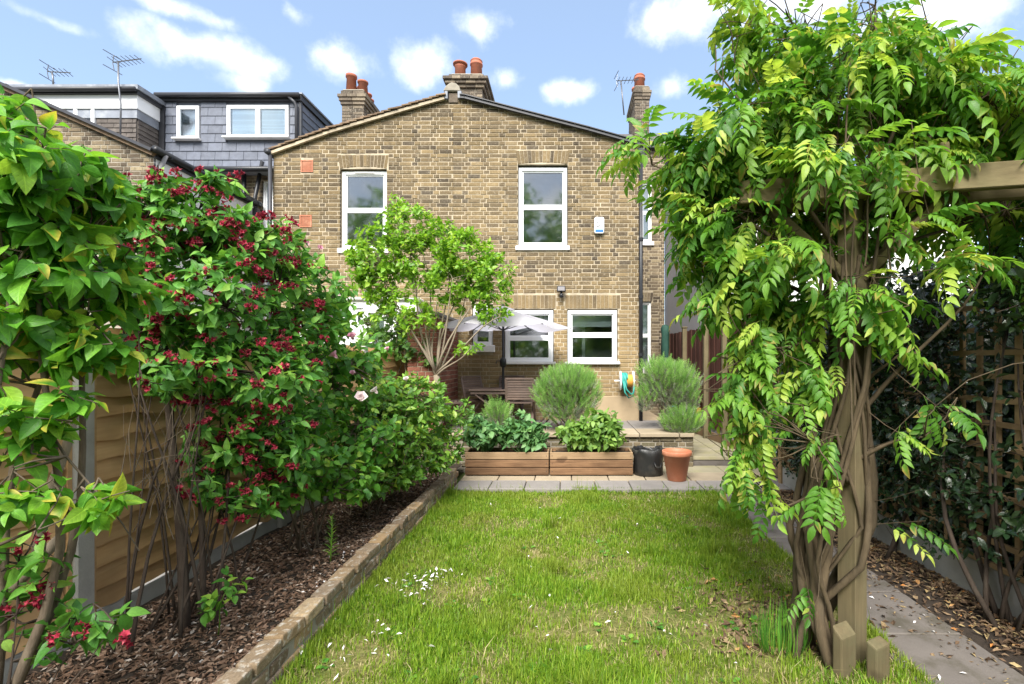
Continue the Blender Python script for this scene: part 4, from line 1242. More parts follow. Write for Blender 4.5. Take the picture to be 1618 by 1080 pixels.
# --- grass
def grass(n, label):
    r = np.random.default_rng(11)
    yy = 2.15 + (6.22 - 2.15) * r.random(n) ** 1.35
    xx = -1.47 + (1.86 + 1.47) * r.random(n)
    nz = np.array([mnoise.noise(Vector((x * 2.1, y * 2.1, 0))) + .5 * mnoise.noise(Vector((x * 6, y * 6, 5))) for x, y in zip(xx, yy)])
    worn = np.exp(-(((xx - 1.25) / .55) ** 2 + ((yy - 2.9) / .8) ** 2)) * .7 + np.exp(-(((xx - .55) / .7) ** 2 + ((yy - 3.1) / .45) ** 2)) * .22
    edge = np.clip(1 - (xx + 1.47) / .16, 0, 1) + np.clip((yy - 6.05) / .15, 0, 1) * .8 + np.clip((xx - 1.68) / .15, 0, 1) * .8
    keep = r.random(n) < np.clip(.62 + nz * .9 - worn + edge * .6, .12, 1)
    xx, yy, nz, worn, edge = xx[keep], yy[keep], nz[keep], worn[keep], edge[keep]
    n = len(xx)
    straw = r.random(n) < np.clip(.17 - nz * .5 + worn * .45 - edge * .2, .02, .65)
    tall = np.clip(nz, 0, 1) * .06 + edge * .05
    h = (.026 + .030 * r.random(n) ** 1.5 + tall * r.random(n)) * (1 + (r.random(n) < .015) * 1.2) * np.where(straw, .7, 1)
    for cx_, cy_ in zip(r.uniform(-1.3, 1.7, 46), 2.3 + 3.6 * r.random(46) ** 1.3):      # coarser tufts standing above the rest
        q = np.hypot(xx - cx_, yy - cy_) < .05 + .05 * r.random()
        h = np.where(q, h * r.uniform(1.4, 2.2), h)
    a = r.random(n) * 6.283
    lean = np.abs(r.normal(0, .45, n)) + np.where(straw, .8, 0)
    dx, dy = np.cos(a), np.sin(a)
    w_ = (.0016 + .0016 * r.random(n)) * (1 + (yy - 2) * .16)
    z0 = np.array([lawn_z(x, y) for x, y in zip(xx, yy)]) - .003
    sx, sy = -dy * w_, dx * w_
    mid, tip = h * .55, h
    mx_, my_ = xx + dx * lean * h * .22, yy + dy * lean * h * .22
    tx_, ty_ = xx + dx * lean * h * .85, yy + dy * lean * h * .85
    tz_ = z0 + h * np.clip(1 - lean * .28, .25, 1)
    V = np.stack([np.stack([xx - sx, yy - sy, z0], 1), np.stack([xx + sx, yy + sy, z0], 1), np.stack([mx_ - sx * .8, my_ - sy * .8, z0 + mid * np.clip(1 - lean * .12, .4, 1)], 1),
                  np.stack([mx_ + sx * .8, my_ + sy * .8, z0 + mid * np.clip(1 - lean * .12, .4, 1)], 1), np.stack([tx_, ty_, tz_], 1)], 1).reshape(-1, 3)
    b = np.arange(n)[:, None] * 5
    T = np.stack([b + [0, 1, 3], b + [0, 3, 2], b + [2, 3, 4]], 1).reshape(-1, 3)
    luv = np.zeros((n, 5, 3)); luv[:, :, 0] = straw[:, None]; luv[:, :, 1] = np.array([0, 0, .5, .5, 1]); luv[:, :, 2] = nz[:, None]
    me = tri_mesh('grass', V, T, luv.reshape(-1, 3), True)
    t = NT('grass_blade')
    at = t.new('ShaderNodeAttribute', attribute_name='luv')
    sp_ = t.new('ShaderNodeSeparateXYZ'); t.put(sp_.inputs[0], at.outputs['Vector'])
    g = t.ramp(t.rnd(), [(0, (.095, .20, .015)), (.45, (.165, .30, .02)), (.8, (.24, .375, .028)), (1, (.34, .43, .06))])
    s_ = t.ramp(t.rnd(), [(0, (.30, .26, .11)), (.6, (.42, .36, .17)), (1, (.52, .45, .24))])
    g = t.mix(t.rng(t.noise(1.6, 3), .42, .62, 0, .45, True), g, (.25, .28, .045))
    c_ = t.mix(sp_.outputs[0], g, s_)
    f_ = t.principled(c_, .5, .3)
    tr = t.new('ShaderNodeBsdfTranslucent'); t.put(tr.inputs[0], t.mix(1.0, c_, (1.3, 1.25, .8), 'MULTIPLY'))
    mx = t.new('ShaderNodeMixShader'); mx.inputs[0].default_value = .35
    t.l.new(f_, mx.inputs[1]); t.l.new(tr.outputs[0], mx.inputs[2])
    me.materials.append(t.done(mx.outputs[0]))
    return tag(link(bpy.data.objects.new('grass', me)), label, 'grass', kind='stuff')
grass(270000, 'patchy green lawn grass with straw coloured worn spots')

# ------------------------------------------------------------------ low brick walls
bw = thing('garden_wall', 'low lime flecked brick edging wall between the lawn and the left bed', 'wall', (-1.47, 4, 0))
WY0, WY1, WZ = 1.2, 6.72, .158
MB().box(-1.575, WY0, -.03, -1.487, WY1, WZ).build('mortar', M['mortar_grey'], bw)
rr = random.Random(5)
def loose_brick(parent, c, L, w_, h, yaw, mat, tilt=.0, name='brick'):
    m = MB().box(-w_ / 2, -L / 2, -h / 2, w_ / 2, L / 2, h / 2)
    Rm = Matrix.Rotation(yaw, 3, 'Z') @ Matrix.Rotation(rr.gauss(0, tilt), 3, 'X') @ Matrix.Rotation(rr.gauss(0, tilt), 3, 'Y')
    m.v = [Rm @ (v + Vector((rr.uniform(-.004, .004), rr.uniform(-.004, .004), rr.uniform(-.004, .004)))) + Vector(c) for v in m.v]
    return m.build(name, mat, parent, bevel=.011, seg=2)
for i in range(3):
    y = WY0 - (.11 if i == 1 else 0)
    z = .036 + i * .077
    while y < WY1 - .1:
        L = .212 + rr.uniform(-.006, .006)
        x = -1.528 + rr.uniform(-.006, .006) + .01 * mnoise.noise(Vector((y * 1.5, i, 0)))
        loose_brick(bw, (x, y + L / 2, z + rr.uniform(-.005, .005)), L, .106 if i == 2 else .098, .066, rr.gauss(0, .035), M['brick_edge'], .018)
        y += L + .017
rt = thing('retaining_wall', 'mossy brick retaining wall under the raised patio, behind the planters', 'wall', (0, 7.45, 0))
YRW = 7.45
MB().box(-2.6, YRW + .01, -.02, 1.905, 7.555, ZP - .06).build('mortar', M['mortar_grey'], rt)
brickwork(rt, (-2.6, YRW, ZS), (1, 0, 0), (0, -1, 0), 4.515, ZP - .06 - ZS, M['brick_wall'], n_parts=300, focus=(4.2, .3), ch=.008, jit=.008, dep=.09)
brickwork(rt, (1.915, YRW + .01, ZS), (0, 1, 0), (1, 0, 0), 1.55, ZP - .06 - ZS, M['brick_wall'], n_parts=60, ch=.008, jit=.006, dep=.05)
MB().box(1.80, YRW + .12, -.02, 1.90, 9.0, ZP - .06).build('mortar', M['mortar_grey'], rt)
# red party wall by the small tree
rw_ = thing('boundary_wall', 'red brick wall end standing out from the house behind the small tree', 'wall', (-2.2, 8.3, ZP))
MB().box(-2.44, 7.61, 0, -2.0, YF - .012, 2.36).build('mortar', M['mortar'], rw_)
brickwork(rw_, (-2.45, 7.6, .3), (1, 0, 0), (0, -1, 0), .455, 2.0, M['brick_red'], n_parts=120, dep=.02)
brickwork(rw_, (-1.99, 7.6, .3), (0, 1, 0), (1, 0, 0), YF - 7.62, 2.0, M['brick_red'], n_parts=300, dep=.02, focus=(.8, .8))
MB().box(-2.48, 7.57, 2.362, -1.96, YF - .012, 2.42).build('coping', M['slab'], rw_, bevel=.012)

# ------------------------------------------------------------------ fences
fl = thing('timber_fence', 'orange timber fence of wavy edged boards between concrete posts behind the left bed', 'fence', (-2.62, 3, 0))
FX = -2.66
posts = [-1.1, .8, 2.68, 4.56, 6.44, 8.3]
rf_ = random.Random(3)
for y in posts:
    MB().box(FX - .06, y - .055, -.05, FX + .055, y + .055, 1.86).build('concrete_post', M['concrete'], fl, bevel=.01)
for y0, y1 in zip(posts, posts[1:]):
    a, b = y0 + .056, y1 - .056
    MB().box(FX - .03, a, -.02, FX + .022, b, .255).build('gravel_board', M['concrete'], fl, bevel=.008)
    MB().box(FX - .045, a, .05, FX - .032, b, .20).build('board_rib', M['concrete'], fl)
    z = .262
    q = 0
    while z < 1.74:
        hgt = .128
        n = 14
        top = [(a + .03 + (b - a - .06) * i / n, z + hgt + .03) for i in range(n + 1)]
        ph, am = rf_.uniform(0, 9), rf_.uniform(.004, .016)
        bot = [(p[0], z + am * math.sin(p[0] * rf_.choice((2.3, 3.1)) + ph) + .010 * mnoise.noise(Vector((p[0] * 5, ph, z)))) for p in top]
        m = MB()
        vs = []
        for p in bot: vs.append((FX + .027 + rf_.uniform(-.001, .001), p[0], p[1]))
        for p in top: vs.append((FX - .004, p[0], p[1]))
        for p in bot: vs.append((FX + .003, p[0], p[1]))
        for p in top: vs.append((FX - .019, p[0], p[1]))
        k = n + 1
        fs = []
        for i in range(n):
            fs += [(i, i + 1, k + i + 1, k + i), (2 * k + i, 3 * k + i, 3 * k + i + 1, 2 * k + i + 1), (i, 2 * k + i, 2 * k + i + 1, i + 1), (k + i, k + i + 1, 3 * k + i + 1, 3 * k + i)]
        fs += [(0, k, 3 * k, 2 * k), (n, 2 * k + n, 3 * k + n, k + n)]
        m.add(vs, fs).build('board', M['fence'], fl)
        z += hgt - .008
    for yy in (a + .012, b - .012):
        MB().box(FX - .02, yy - .0115, .256, FX + .034, yy + .0115, 1.80).build('batten', M['fence'], fl)
    MB().box(FX - .03, a, 1.765, FX + .03, b, 1.80).build('cap_rail', M['fence'], fl)

tf = thing('trellis_fence', 'square timber trellis on a concrete gravel board beside the path', 'fence', (2.83, 3.5, 0))
TX = 2.83
tp = [.85, 2.72, 4.59, 6.46]
for y in tp:
    MB().box(TX - .045, y - .045, -.05, TX + .045, y + .045, 2.12).build('post', M['trellis'], tf, bevel=.006)
for y0, y1 in zip(tp, tp[1:]):
    a, b = y0 + .046, y1 - .046
    MB().box(TX - .025, a, -.03, TX + .025, b, .30).build('gravel_board', M['concrete'], tf, bevel=.006)
    n = 12
    for k in range(n + 1):
        y = a + .02 + (b - a - .04) * k / n
        MB().box(TX - .022, y - .017, .306, TX - .002, y + .017, 2.06).build('slat', M['trellis'], tf)
    for k in range(12):
        z = .325 + k * .155
        MB().box(TX - .044, a, z - .017, TX - .023, b, z + .017).build('slat', M['trellis'], tf)

df = thing('dark_fence', 'dark brown stained board fence along the passage on the right', 'fence', (2.7, 9.5, 0))
A, B = Vector((2.99, 6.6, 0)), Vector((2.44, 12.1, 0))
L = (B - A).length
d = (B - A) / L
nrm = Vector((-d.y, d.x, 0)); nrm = nrm if nrm.x < 0 else -nrm
n = int(L / .12)
for k in range(n):
    p, q = A + d * (L * k / n + .003), A + d * (L * (k + 1) / n - .003)
    o1 = nrm * (.012 if k % 2 else 0)
    zt_ = 2.31 + random.uniform(-.012, .012)
    m = MB()
    vs = []
    for z in (.42, zt_):
        for v in (p + o1, q + o1, q + o1 - nrm * .02, p + o1 - nrm * .02):
            vs.append((v.x, v.y, z))
    m.add(vs, [(0, 3, 2, 1), (4, 5, 6, 7), (0, 1, 5, 4), (1, 2, 6, 5), (2, 3, 7, 6), (3, 0, 4, 7)]).build('board', M['fence_dark'], df)
for s_ in (.0, 1.1, 1.95, 2.8, 4.0, 5.2):
    p = A + d * s_ + nrm * .065
    MB().box(p.x - .045, p.y - .045, 0, p.x + .045, p.y + .045, 2.36).build('post', M['fence_dark'] if s_ < 1.5 else M['post'], df, bevel=.008)
    MB().box(p.x - .055, p.y - .055, 2.361, p.x + .055, p.y + .055, 2.40).build('post_cap', M['post'], df, bevel=.012)
for k in range(2):
    p, q = A + nrm * .025, A + d * 4.0 + nrm * .025
    MB().bar((p.x, p.y, .11 + k * .16), (q.x, q.y, .11 + k * .16), .03, .15).build('gravel_board', M['planter2'], df, bevel=.006)

# ------------------------------------------------------------------ planters, pot, bag
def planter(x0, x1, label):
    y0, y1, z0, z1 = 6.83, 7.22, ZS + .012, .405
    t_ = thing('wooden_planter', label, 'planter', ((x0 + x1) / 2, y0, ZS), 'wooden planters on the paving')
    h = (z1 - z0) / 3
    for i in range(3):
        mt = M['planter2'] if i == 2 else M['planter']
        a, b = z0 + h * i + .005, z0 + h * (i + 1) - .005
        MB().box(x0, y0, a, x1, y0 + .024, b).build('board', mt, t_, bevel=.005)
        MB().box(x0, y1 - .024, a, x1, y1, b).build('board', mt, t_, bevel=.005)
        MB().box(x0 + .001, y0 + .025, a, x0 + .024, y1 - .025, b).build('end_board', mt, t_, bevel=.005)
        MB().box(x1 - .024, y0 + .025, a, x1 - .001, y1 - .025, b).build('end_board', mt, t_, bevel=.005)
    for xx in (x0 + .05, x1 - .05):
        for yy in (y0 + .05, y1 - .05):
            MB().box(xx - .025, yy - .024, ZS, xx + .025, yy + .024, z1 - .02).build('corner_post', M['planter'], t_)
    MB().box(x0 + .026, y0 + .026, z1 - .07, x1 - .026, y1 - .026, z1 - .045).build('soil', M['soil'], t_)
    sc = MB()
    for i in range(3):
        for xx in (x0 + .03, x1 - .03):
            sc.tube([(xx, y0 - .002, z0 + h * (i + .5)), (xx, y0 + .004, z0 + h * (i + .5))], .006, 6)
    sc.build('screws', M['darkgrey'], t_, kind='stuff')
planter(px(735, 6.84), px(867, 6.84), 'wooden planter on the paving nearer the low brick edging wall')
planter(px(869, 6.84), px(1000, 6.84), 'wooden planter on the paving next to the black bag')

Yp = 6.62
pc = Vector((px(1069.5, Yp), Yp, ZS + .002))
pot = thing('plant_pot', 'empty terracotta coloured plastic pot standing on the paving', 'plant pot', pc)
MB().lathe(pc, [(.118, 0), (.122, .004), (.178, .33), (.19, .332), (.196, .34), (.197, .385), (.191, .392), (.180, .39), (.176, .34), (.165, .30), (.12, .05), (.01, .05)], 40).build('bowl', M['pot'], pot, smooth=True)
MB().lathe(pc + Vector((0, 0, .22)), [(.158, 0), (.155, .01), (.05, .012)], 30).build('soil', M['soil'], pot, smooth=True)

gb = Vector((px(1025, 6.9), 6.95, ZS + .001))
bag = thing('grow_bag', 'black plastic growing bag with a crumpled open rim between planter and pot', 'grow bag', gb)
m = MB()
n, prof = 36, [(.195, 0), (.205, .015), (.208, .09), (.203, .19), (.21, .25), (.218, .30), (.215, .36), (.20, .37), (.188, .33), (.18, .25), (.17, .22), (.02, .215)]
vs, fs = [], []
for j_, (r_, z) in enumerate(prof):
    for k in range(n):
        t_ = 2 * math.pi * k / n
        cr = 0 if z < .2 or r_ < .1 else (z - .2) / .17
        w_ = mnoise.noise(Vector((math.cos(t_) * 3.2, math.sin(t_) * 3.2, z * 7)))
        w2_ = mnoise.noise(Vector((math.cos(t_) * 7, math.sin(t_) * 7, z * 14 + 4)))
        r2 = r_ * (1 + .04 * w_ + cr * (.20 * w_ + .14 * w2_))
        zz_ = z + cr * (.035 * mnoise.noise(Vector((math.cos(t_) * 1.7 + 3, math.sin(t_) * 1.7, 2))) + .035 * w2_)
        vs.append((gb.x + r2 * math.cos(t_), gb.y + r2 * math.sin(t_) * .9, gb.z + zz_))
for j_ in range(len(prof) - 1):
    for k in range(n):
        q = (k + 1) % n
        fs.append((j_ * n + k, j_ * n + q, (j_ + 1) * n + q, (j_ + 1) * n + k))
m.add(vs, fs).build('sack', M['grow_bag'], bag, smooth=True)
MB().lathe(gb + Vector((0, 0, .2)), [(.17, 0), (.16, .012), (.02, .016)], 24, .05).build('soil', M['soil'], bag, smooth=True)
for sx in (.75,):
    MB().tube([gb + Vector((sx * .14 - .05, -.185, .20)), gb + Vector((sx * .14 - .03, -.205, .14)), gb + Vector((sx * .14 + .03, -.208, .14)), gb + Vector((sx * .14 + .05, -.185, .20))], .009, 6).build('handle', M['grow_bag'], bag, smooth=True)

# ------------------------------------------------------------------ patio furniture
tb_ = thing('garden_table', 'dark slatted hardwood table under the white parasol', 'table', (px(792, 8.25), 8.25, ZP))
cx, cy, zt = px(792, 8.42), 8.42, ZP + .62
hw_, hd_ = .52, .36
for k in range(9):
    y = cy - hd_ + .05 + (2 * hd_ - .1) * k / 8
    wx = hw_ * (1 if 1 < k < 7 else .93)
    MB().box(cx - wx, y - .046, zt - .022, cx + wx, y + .046, zt).build('slat', M['teak'], tb_, bevel=.003)
MB().box(cx - hw_ + .06, cy - hd_ + .03, zt - .075, cx + hw_ - .06, cy - hd_ + .055, zt - .024).build('apron', M['teak'], tb_)
MB().box(cx - hw_ + .06, cy + hd_ - .055, zt - .075, cx + hw_ - .06, cy + hd_ - .03, zt - .024).build('apron', M['teak'], tb_)
for yy in (cy - hd_ + .08, cy + hd_ - .08):
    for s_ in (-1, 1):
        MB().bar((cx + s_ * (hw_ - .12), yy + s_ * .012, zt - .07), (cx - s_ * (hw_ - .22), yy + s_ * .012, ZP + .01), .022, .06, (0, 1, 0)).build('leg', M['teak'], tb_, bevel=.003)
MB().bar((cx, cy - hd_ + .08, ZP + .30), (cx, cy + hd_ - .08, ZP + .30), .04, .05).build('stretcher', M['teak'], tb_)

def make_chair(label):
    """folding slatted garden chair; sits at the origin facing +Y"""
    t_ = thing('folding_chair', label, 'chair', (0, 0, 0), 'dark wooden folding chairs round the table')
    W_ = .23
    for s_ in (-1, 1):
        MB().bar((s_ * W_, .22, .012), (s_ * W_, -.20, .50), .022, .042, (1, 0, 0)).build('leg', M['teak'], t_, bevel=.003)
        MB().bar((s_ * (W_ - .03), -.24, .012), (s_ * (W_ - .03), .20, .44), .022, .042, (1, 0, 0)).build('leg', M['teak'], t_, bevel=.003)
        MB().bar((s_ * W_, -.19, .475), (s_ * W_, -.30, .86), .022, .042, (1, 0, 0)).build('stile', M['teak'], t_, bevel=.003)
        MB().bar((s_ * (W_ - .03), -.20, .425), (s_ * (W_ - .03), .22, .445), .022, .035, (0, 0, 1)).build('seat_rail', M['teak'], t_, bevel=.003)
    for k in range(8):
        f = (k + .5) / 8
        y, z = -.205 - .09 * f, .51 + .34 * f
        MB().box(-W_ + .012, y - .007, z - .0185, W_ - .012, y + .007, z + .0185).build('back_slat', M['teak'], t_, bevel=.002)
    MB().bar((-W_ - .011, -.303, .872), (W_ + .011, -.303, .872), .03, .03).build('top_rail', M['teak'], t_, bevel=.004)
    for k in range(7):
        y = -.17 + .38 * k / 6
        MB().box(-W_ + .02, y - .025, .446, W_ - .02, y + .025, .462).build('seat_slat', M['teak'], t_, bevel=.002)
    return t_
c0 = make_chair('dark folding chair at the table with its slatted back to the lawn')
seats = [(px(821, 7.75) , 8.02, 0, None, .93),
         (px(757, 8.3), 8.55, -128, 'dark folding chair at the left end of the table, its back against the brick wall', .93),
         (px(807, 8.8), 8.72, 180, 'dark folding chair on the house side of the table behind the parasol pole', .93),
         (px(716, 8.1), 7.92, -78, 'dark folding chair pulled back from the table beside the red brick wall', .98),
         (px(872, 8.1), 8.12, 74, 'dark folding chair half hidden behind the round lavender bush', .93)]
for i, (x, y, a, lb, s_) in enumerate(seats):
    o = c0 if i == 0 else copy_tree(c0)
    o.location = (x, y, ZP)
    o.rotation_euler = (0, 0, R(a))
    o.scale = (s_, s_, s_)
    if lb: o['label'] = lb

ux, uy = px(795, 8.25), 8.25
um = thing('parasol', 'open white parasol on a dark pole standing through the garden table', 'parasol', (ux, uy, ZP))
ztop, zrim, ur = pz(487, 8.25), pz(517, 8.25), 1.0
MB().tube([(ux, uy, ZP + .05), (ux, uy, ztop + .03)], .021, 12).build('pole', M['black'], um, smooth=True)
MB().lathe((ux, uy, ZP), [(.24, 0), (.24, .05), (.06, .075), (.04, .14), (.03, .15)], 24).build('base', M['darkgrey'], um, smooth=True)
ck = MB().lathe((ux, uy, pz(580, 8.25)), [(.024, 0), (.05, .02), (.055, .09), (.05, .14), (.026, .17)], 14).build('crank_box', M['black'], um, smooth=True)
MB().tube([(ux - .05, uy - .03, pz(570, 8.25)), (ux - .10, uy - .05, pz(570, 8.25)), (ux - .11, uy - .05, pz(574, 8.25))], .01, 6).build('crank_handle', M['black'], ck)
NR = 6
m = MB()
ph0 = R(8)
rows, sub = 8, 8
def canopy_pt(a, f, extra=0.0):
    sector = (a - ph0) / (2 * math.pi / NR)
    w_ = abs(sector - round(sector)) * 2
    rr_ = ur * f * (math.cos(math.pi / NR) / math.cos((sector - math.floor(sector) - .5) * 2 * math.pi / NR)) * (1 - .06 * f * math.sin(w_ * math.pi / 2)) / math.cos(math.pi / NR) * math.cos(math.pi / NR)
    rr_ = rr_ / math.cos(math.pi / NR)
    z = ztop - (ztop - zrim) * (f ** 1.12) - .05 * f * f * math.sin(w_ * math.pi / 2) + extra
    return (ux + rr_ * math.cos(a), uy + rr_ * math.sin(a), z)
vs, fs = [], []
nn = NR * sub
for j_ in range(rows + 1):
    f = .1 + .9 * j_ / rows
    for k in range(nn):
        vs.append(canopy_pt(ph0 + 2 * math.pi * k / nn, f))
for j_ in range(rows):
    for k in range(nn):
        q = (k + 1) % nn
        fs.append((j_ * nn + k, j_ * nn + q, (j_ + 1) * nn + q, (j_ + 1) * nn + k))
cn = MB(); cn.add(vs, fs)
cno = cn.build('canopy', M['canvas'], um, smooth=False)
vs = [(ux, uy, ztop + .045)] + [canopy_pt(ph0 + 2 * math.pi * k / nn, .17, .03) for k in range(nn)]
MB().add(vs, [(0, 1 + k, 1 + (k + 1) % nn) for k in range(nn)]).build('vent_cap', M['canvas'], um)
MB().lathe((ux, uy, ztop + .04), [(.02, 0), (.03, .012), (.012, .04)], 10).build('finial', M['black'], um, smooth=True)
for k in range(NR):
    a = ph0 + 2 * math.pi * k / NR
    p, q = Vector((ux, uy, ztop - .02)), Vector(canopy_pt(a, .99)) - Vector((0, 0, .012))
    rbm = MB().tube([p, q], .009, 6).build('rib', M['black'], um)
    mid = p.lerp(q, .5)
    MB().tube([(ux + .02 * math.cos(a), uy + .02 * math.sin(a), ztop - .36), mid], .007, 6).build('strut', M['black'], rbm)

# covered parasol in the corner of the passage
rc = P(1051, 600, 11.6)
rp = thing('rolled_parasol', 'folded parasol in a dark green cover standing by the corner of the house', 'parasol', (rc.x, 11.6, .2))
MB().lathe((rc.x, 11.6, pz(600, 11.6)), [(.05, 0), (.085, .1), (.075, .4), (.095, .75), (.085, 1.05), (.10, 1.22), (.065, 1.28), (.02, 1.30)], 16, .45, 3).build('cover', M['tarp'], rp, smooth=True)
MB().tube([(rc.x, 11.6, .19), (rc.x, 11.6, pz(600, 11.6) + .1)], .025, 10).build('pole', M['darkgrey'], rp, smooth=True)

# hose reel on the wall
hc = P(990, 601, YF - .18)
hr = thing('hose_reel', 'amber hose reel with teal hose fixed to the brick wall', 'hose reel', hc)
def xring(mb, c, prof, n=20):
    c = Vector(c); b = len(mb.v)
    for (x, r_) in prof:
        for k in range(n):
            t_ = 2 * math.pi * k / n
            mb.v.append(c + Vector((x, r_ * math.cos(t_), r_ * math.sin(t_))))
    for j_ in range(len(prof) - 1):
        for k in range(n):
            q = (k + 1) % n
            mb.f.append((b + j_ * n + k, b + j_ * n + q, b + (j_ + 1) * n + q, b + (j_ + 1) * n + k))
    return mb
xring(MB(), hc, [(-.10, .02), (-.10, .11), (.10, .11), (.10, .02)]).build('drum', M['yellow'], hr, smooth=True)
for x in (-.12, .11):
    xring(MB(), hc, [(x, .02), (x, .17), (x + .012, .175), (x + .018, .17), (x + .018, .02)]).build('flange', M['blind'], hr, smooth=True)
co = MB()
pts = []
for k in range(130):
    t_ = k / 130
    a = t_ * 2 * math.pi * 5.5
    pts.append(hc + Vector((-.09 + .085 * t_ + .01 * math.sin(k), .135 * math.cos(a), .135 * math.sin(a))))
hs = co.tube(pts, .014, 6).build('hose', M['hose'], hr, smooth=True)
MB().tube([hc + Vector((-.07, -.14, .0)), hc + Vector((-.05, -.16, -.2)), hc + Vector((.02, -.15, -.30)), hc + Vector((.10, -.14, -.27)), hc + Vector((.12, -.13, -.1))], .014, 6).build('hose_loop', M['hose'], hs, smooth=True)
MB().tube([hc + Vector((-.06, -.14, .0)), hc + Vector((-.02, -.165, -.15)), hc + Vector((.06, -.16, -.24)), hc + Vector((.12, -.12, -.2))], .014, 6).build('hose_loop', M['hose'], hs, smooth=True)
MB().bar(hc + Vector((-.22, 0, .0)), hc + Vector((.16, 0, 0)), .02, .02).build('axle', M['blind'], hr)
MB().box(hc.x - .05, hc.y + .175, hc.z - .12, hc.x + .05, YF - .008, hc.z + .12).build('wall_plate', M['darkgrey'], hr)
for x in (-.135, .135):
    MB().bar(hc + Vector((x, 0, 0)), hc + Vector((x * .4, .18, 0)), .012, .04).build('arm', M['darkgrey'], hr)

# odds and ends in the passage
YB_ = 9.7
wb = thing('timber_bench', 'rough timber workbench with a diagonal brace in the side passage', 'bench', (px(1118, YB_), YB_, .2))
bx0, bx1, bzt = px(1092, YB_), px(1152, YB_), pz(594, YB_)
for k in range(3):
    MB().box(bx0, YB_ + k * .15, bzt - .045, bx1, YB_ + k * .15 + .14, bzt).build('plank', M['post'], wb, bevel=.004)
MB().box(bx0 + .02, YB_ + .01, bzt - .13, bx1 - .02, YB_ + .035, bzt - .047).build('apron', M['post'], wb)
for xx in (bx0 + .05, bx1 - .05):
    for yy in (YB_ + .04, YB_ + .4):
        MB().box(xx - .03, yy - .03, .2, xx + .03, yy + .03, bzt - .047).build('leg', M['post'], wb)
MB().bar((bx0 + .04, YB_ - .02, bzt - .28), (bx1 - .1, YB_ - .02, .32), .03, .07, (0, 1, 0)).build('brace', M['post'], wb)
MB().box(bx0 + .02, YB_ + .02, .44, bx1 - .02, YB_ + .42, .47).build('shelf', M['post'], wb)
c = Vector((px(1103, YB_), YB_ + .22, .471))
cr_ = thing('storage_crate', 'amber yellow crate on the shelf under the timber workbench', 'crate', c)
m = MB()
for s_ in (-1, 1):
    m.box(c.x - .16, c.y + s_ * .12 - .008, c.z, c.x + .16, c.y + s_ * .12 + .008, c.z + .24)
    m.box(c.x + s_ * .16 - .008, c.y - .111, c.z, c.x + s_ * .16 + .008, c.y + .111, c.z + .24)
m.box(c.x - .151, c.y - .111, c.z, c.x + .151, c.y + .111, c.z + .015)
m.build('body', M['yellow'], cr_, bevel=.004)
for s_ in (-1, 1):
    MB().box(c.x + s_ * .172 - .004, c.y - .05, c.z + .16, c.x + s_ * .172 + .004, c.y + .05, c.z + .2).build('handle', M['yellow'], cr_)
MB().box(c.x - .175, c.y - .136, c.z + .24, c.x + .175, c.y + .136, c.z + .262).build('rim', M['yellow'], cr_, bevel=.005)
c = Vector((px(1128, 9.9), 9.95, bzt - .62))
kb = thing('kettle_barbecue', 'round black kettle barbecue pushed under the timber workbench', 'barbecue', (c.x + .03, c.y + .2, .2))
c = Vector((c.x + .03, c.y + .42, .2))
MB().lathe(c + Vector((0, 0, .38)), [(.05, 0), (.15, .03), (.21, .1), (.22, .16)], 24).build('bowl', M['black'], kb, smooth=True)
MB().lathe(c + Vector((0, 0, .545)), [(.225, 0), (.22, .03), (.18, .11), (.09, .16), (.01, .17)], 24).build('lid', M['black'], kb, smooth=True)
for k in range(3):
    a = k * 2.094 + .4
    MB().tube([c + Vector((.1 * math.cos(a), .1 * math.sin(a), .40)), c + Vector((.22 * math.cos(a), .22 * math.sin(a), 0))], .011, 6).build('leg', M['chrome'], kb)

sc_ = Vector((px(1128, 9.55), 9.5, .2))
st = thing('plastic_stool', 'small cream plastic step stool on the passage paving', 'stool', sc_)
m = MB()
vs, fs = [], []
W1, W2, H_ = .155, .185, .33
top = MB().box(sc_.x - W1, sc_.y - .12, sc_.z + H_ - .03, sc_.x + W1, sc_.y + .12, sc_.z + H_).build('seat', M['cream'], st, bevel=.012, seg=2)
for sx in (-1, 1):
    for sy in (-1, 1):
        MB().bar((sc_.x + sx * (W1 - .028), sc_.y + sy * .10, sc_.z + H_ - .031), (sc_.x + sx * (W2 - .028), sc_.y + sy * .13, sc_.z), .055, .03, (0, 1, 0)).build('leg', M['cream'], st, bevel=.006)
for sy in (-1, 1):
    pts = [(sc_.x - W1 + .05, sc_.y + sy * .112, sc_.z + H_ - .05), (sc_.x + W1 - .05, sc_.y + sy * .112, sc_.z + H_ - .05)]
    MB().bar(pts[0], pts[1], .016, .05).build('apron', M['cream'], st)
c = Vector((px(1150, 9.5), 9.75, .2))
bk_ = thing('bucket', 'pale teal plastic tub standing behind the cream stool', 'bucket', c)
MB().lathe(c, [(.12, 0), (.125, .005), (.17, .36), (.185, .362), (.185, .385), (.17, .385), (.155, .34), (.115, .02), (.01, .02)], 24).build('body', plain('pale_teal_plastic', (.16, .42, .46), .45, .08, 5, .05, 60), bk_, smooth=True)
MB().tube([c + Vector((-.18, 0, .35)), c + Vector((-.13, -.12, .28)), c + Vector((0, -.19, .25)), c + Vector((.13, -.12, .28)), c + Vector((.18, 0, .35))], .006, 6).build('handle', M['chrome'], bk_, smooth=True)
c = P(1065, 642, 8.6)
wc = thing('watering_can', 'bright blue plastic watering can behind the clipped lavender', 'watering can', (c.x, 8.6, ZP))
MB().lathe((c.x, 8.6, ZP), [(.10, 0), (.105, .01), (.10, .16), (.085, .20), (.07, .21), (.068, .2), (.05, .18), (.01, .18)], 20).build('tank', M['blue'], wc, smooth=True)
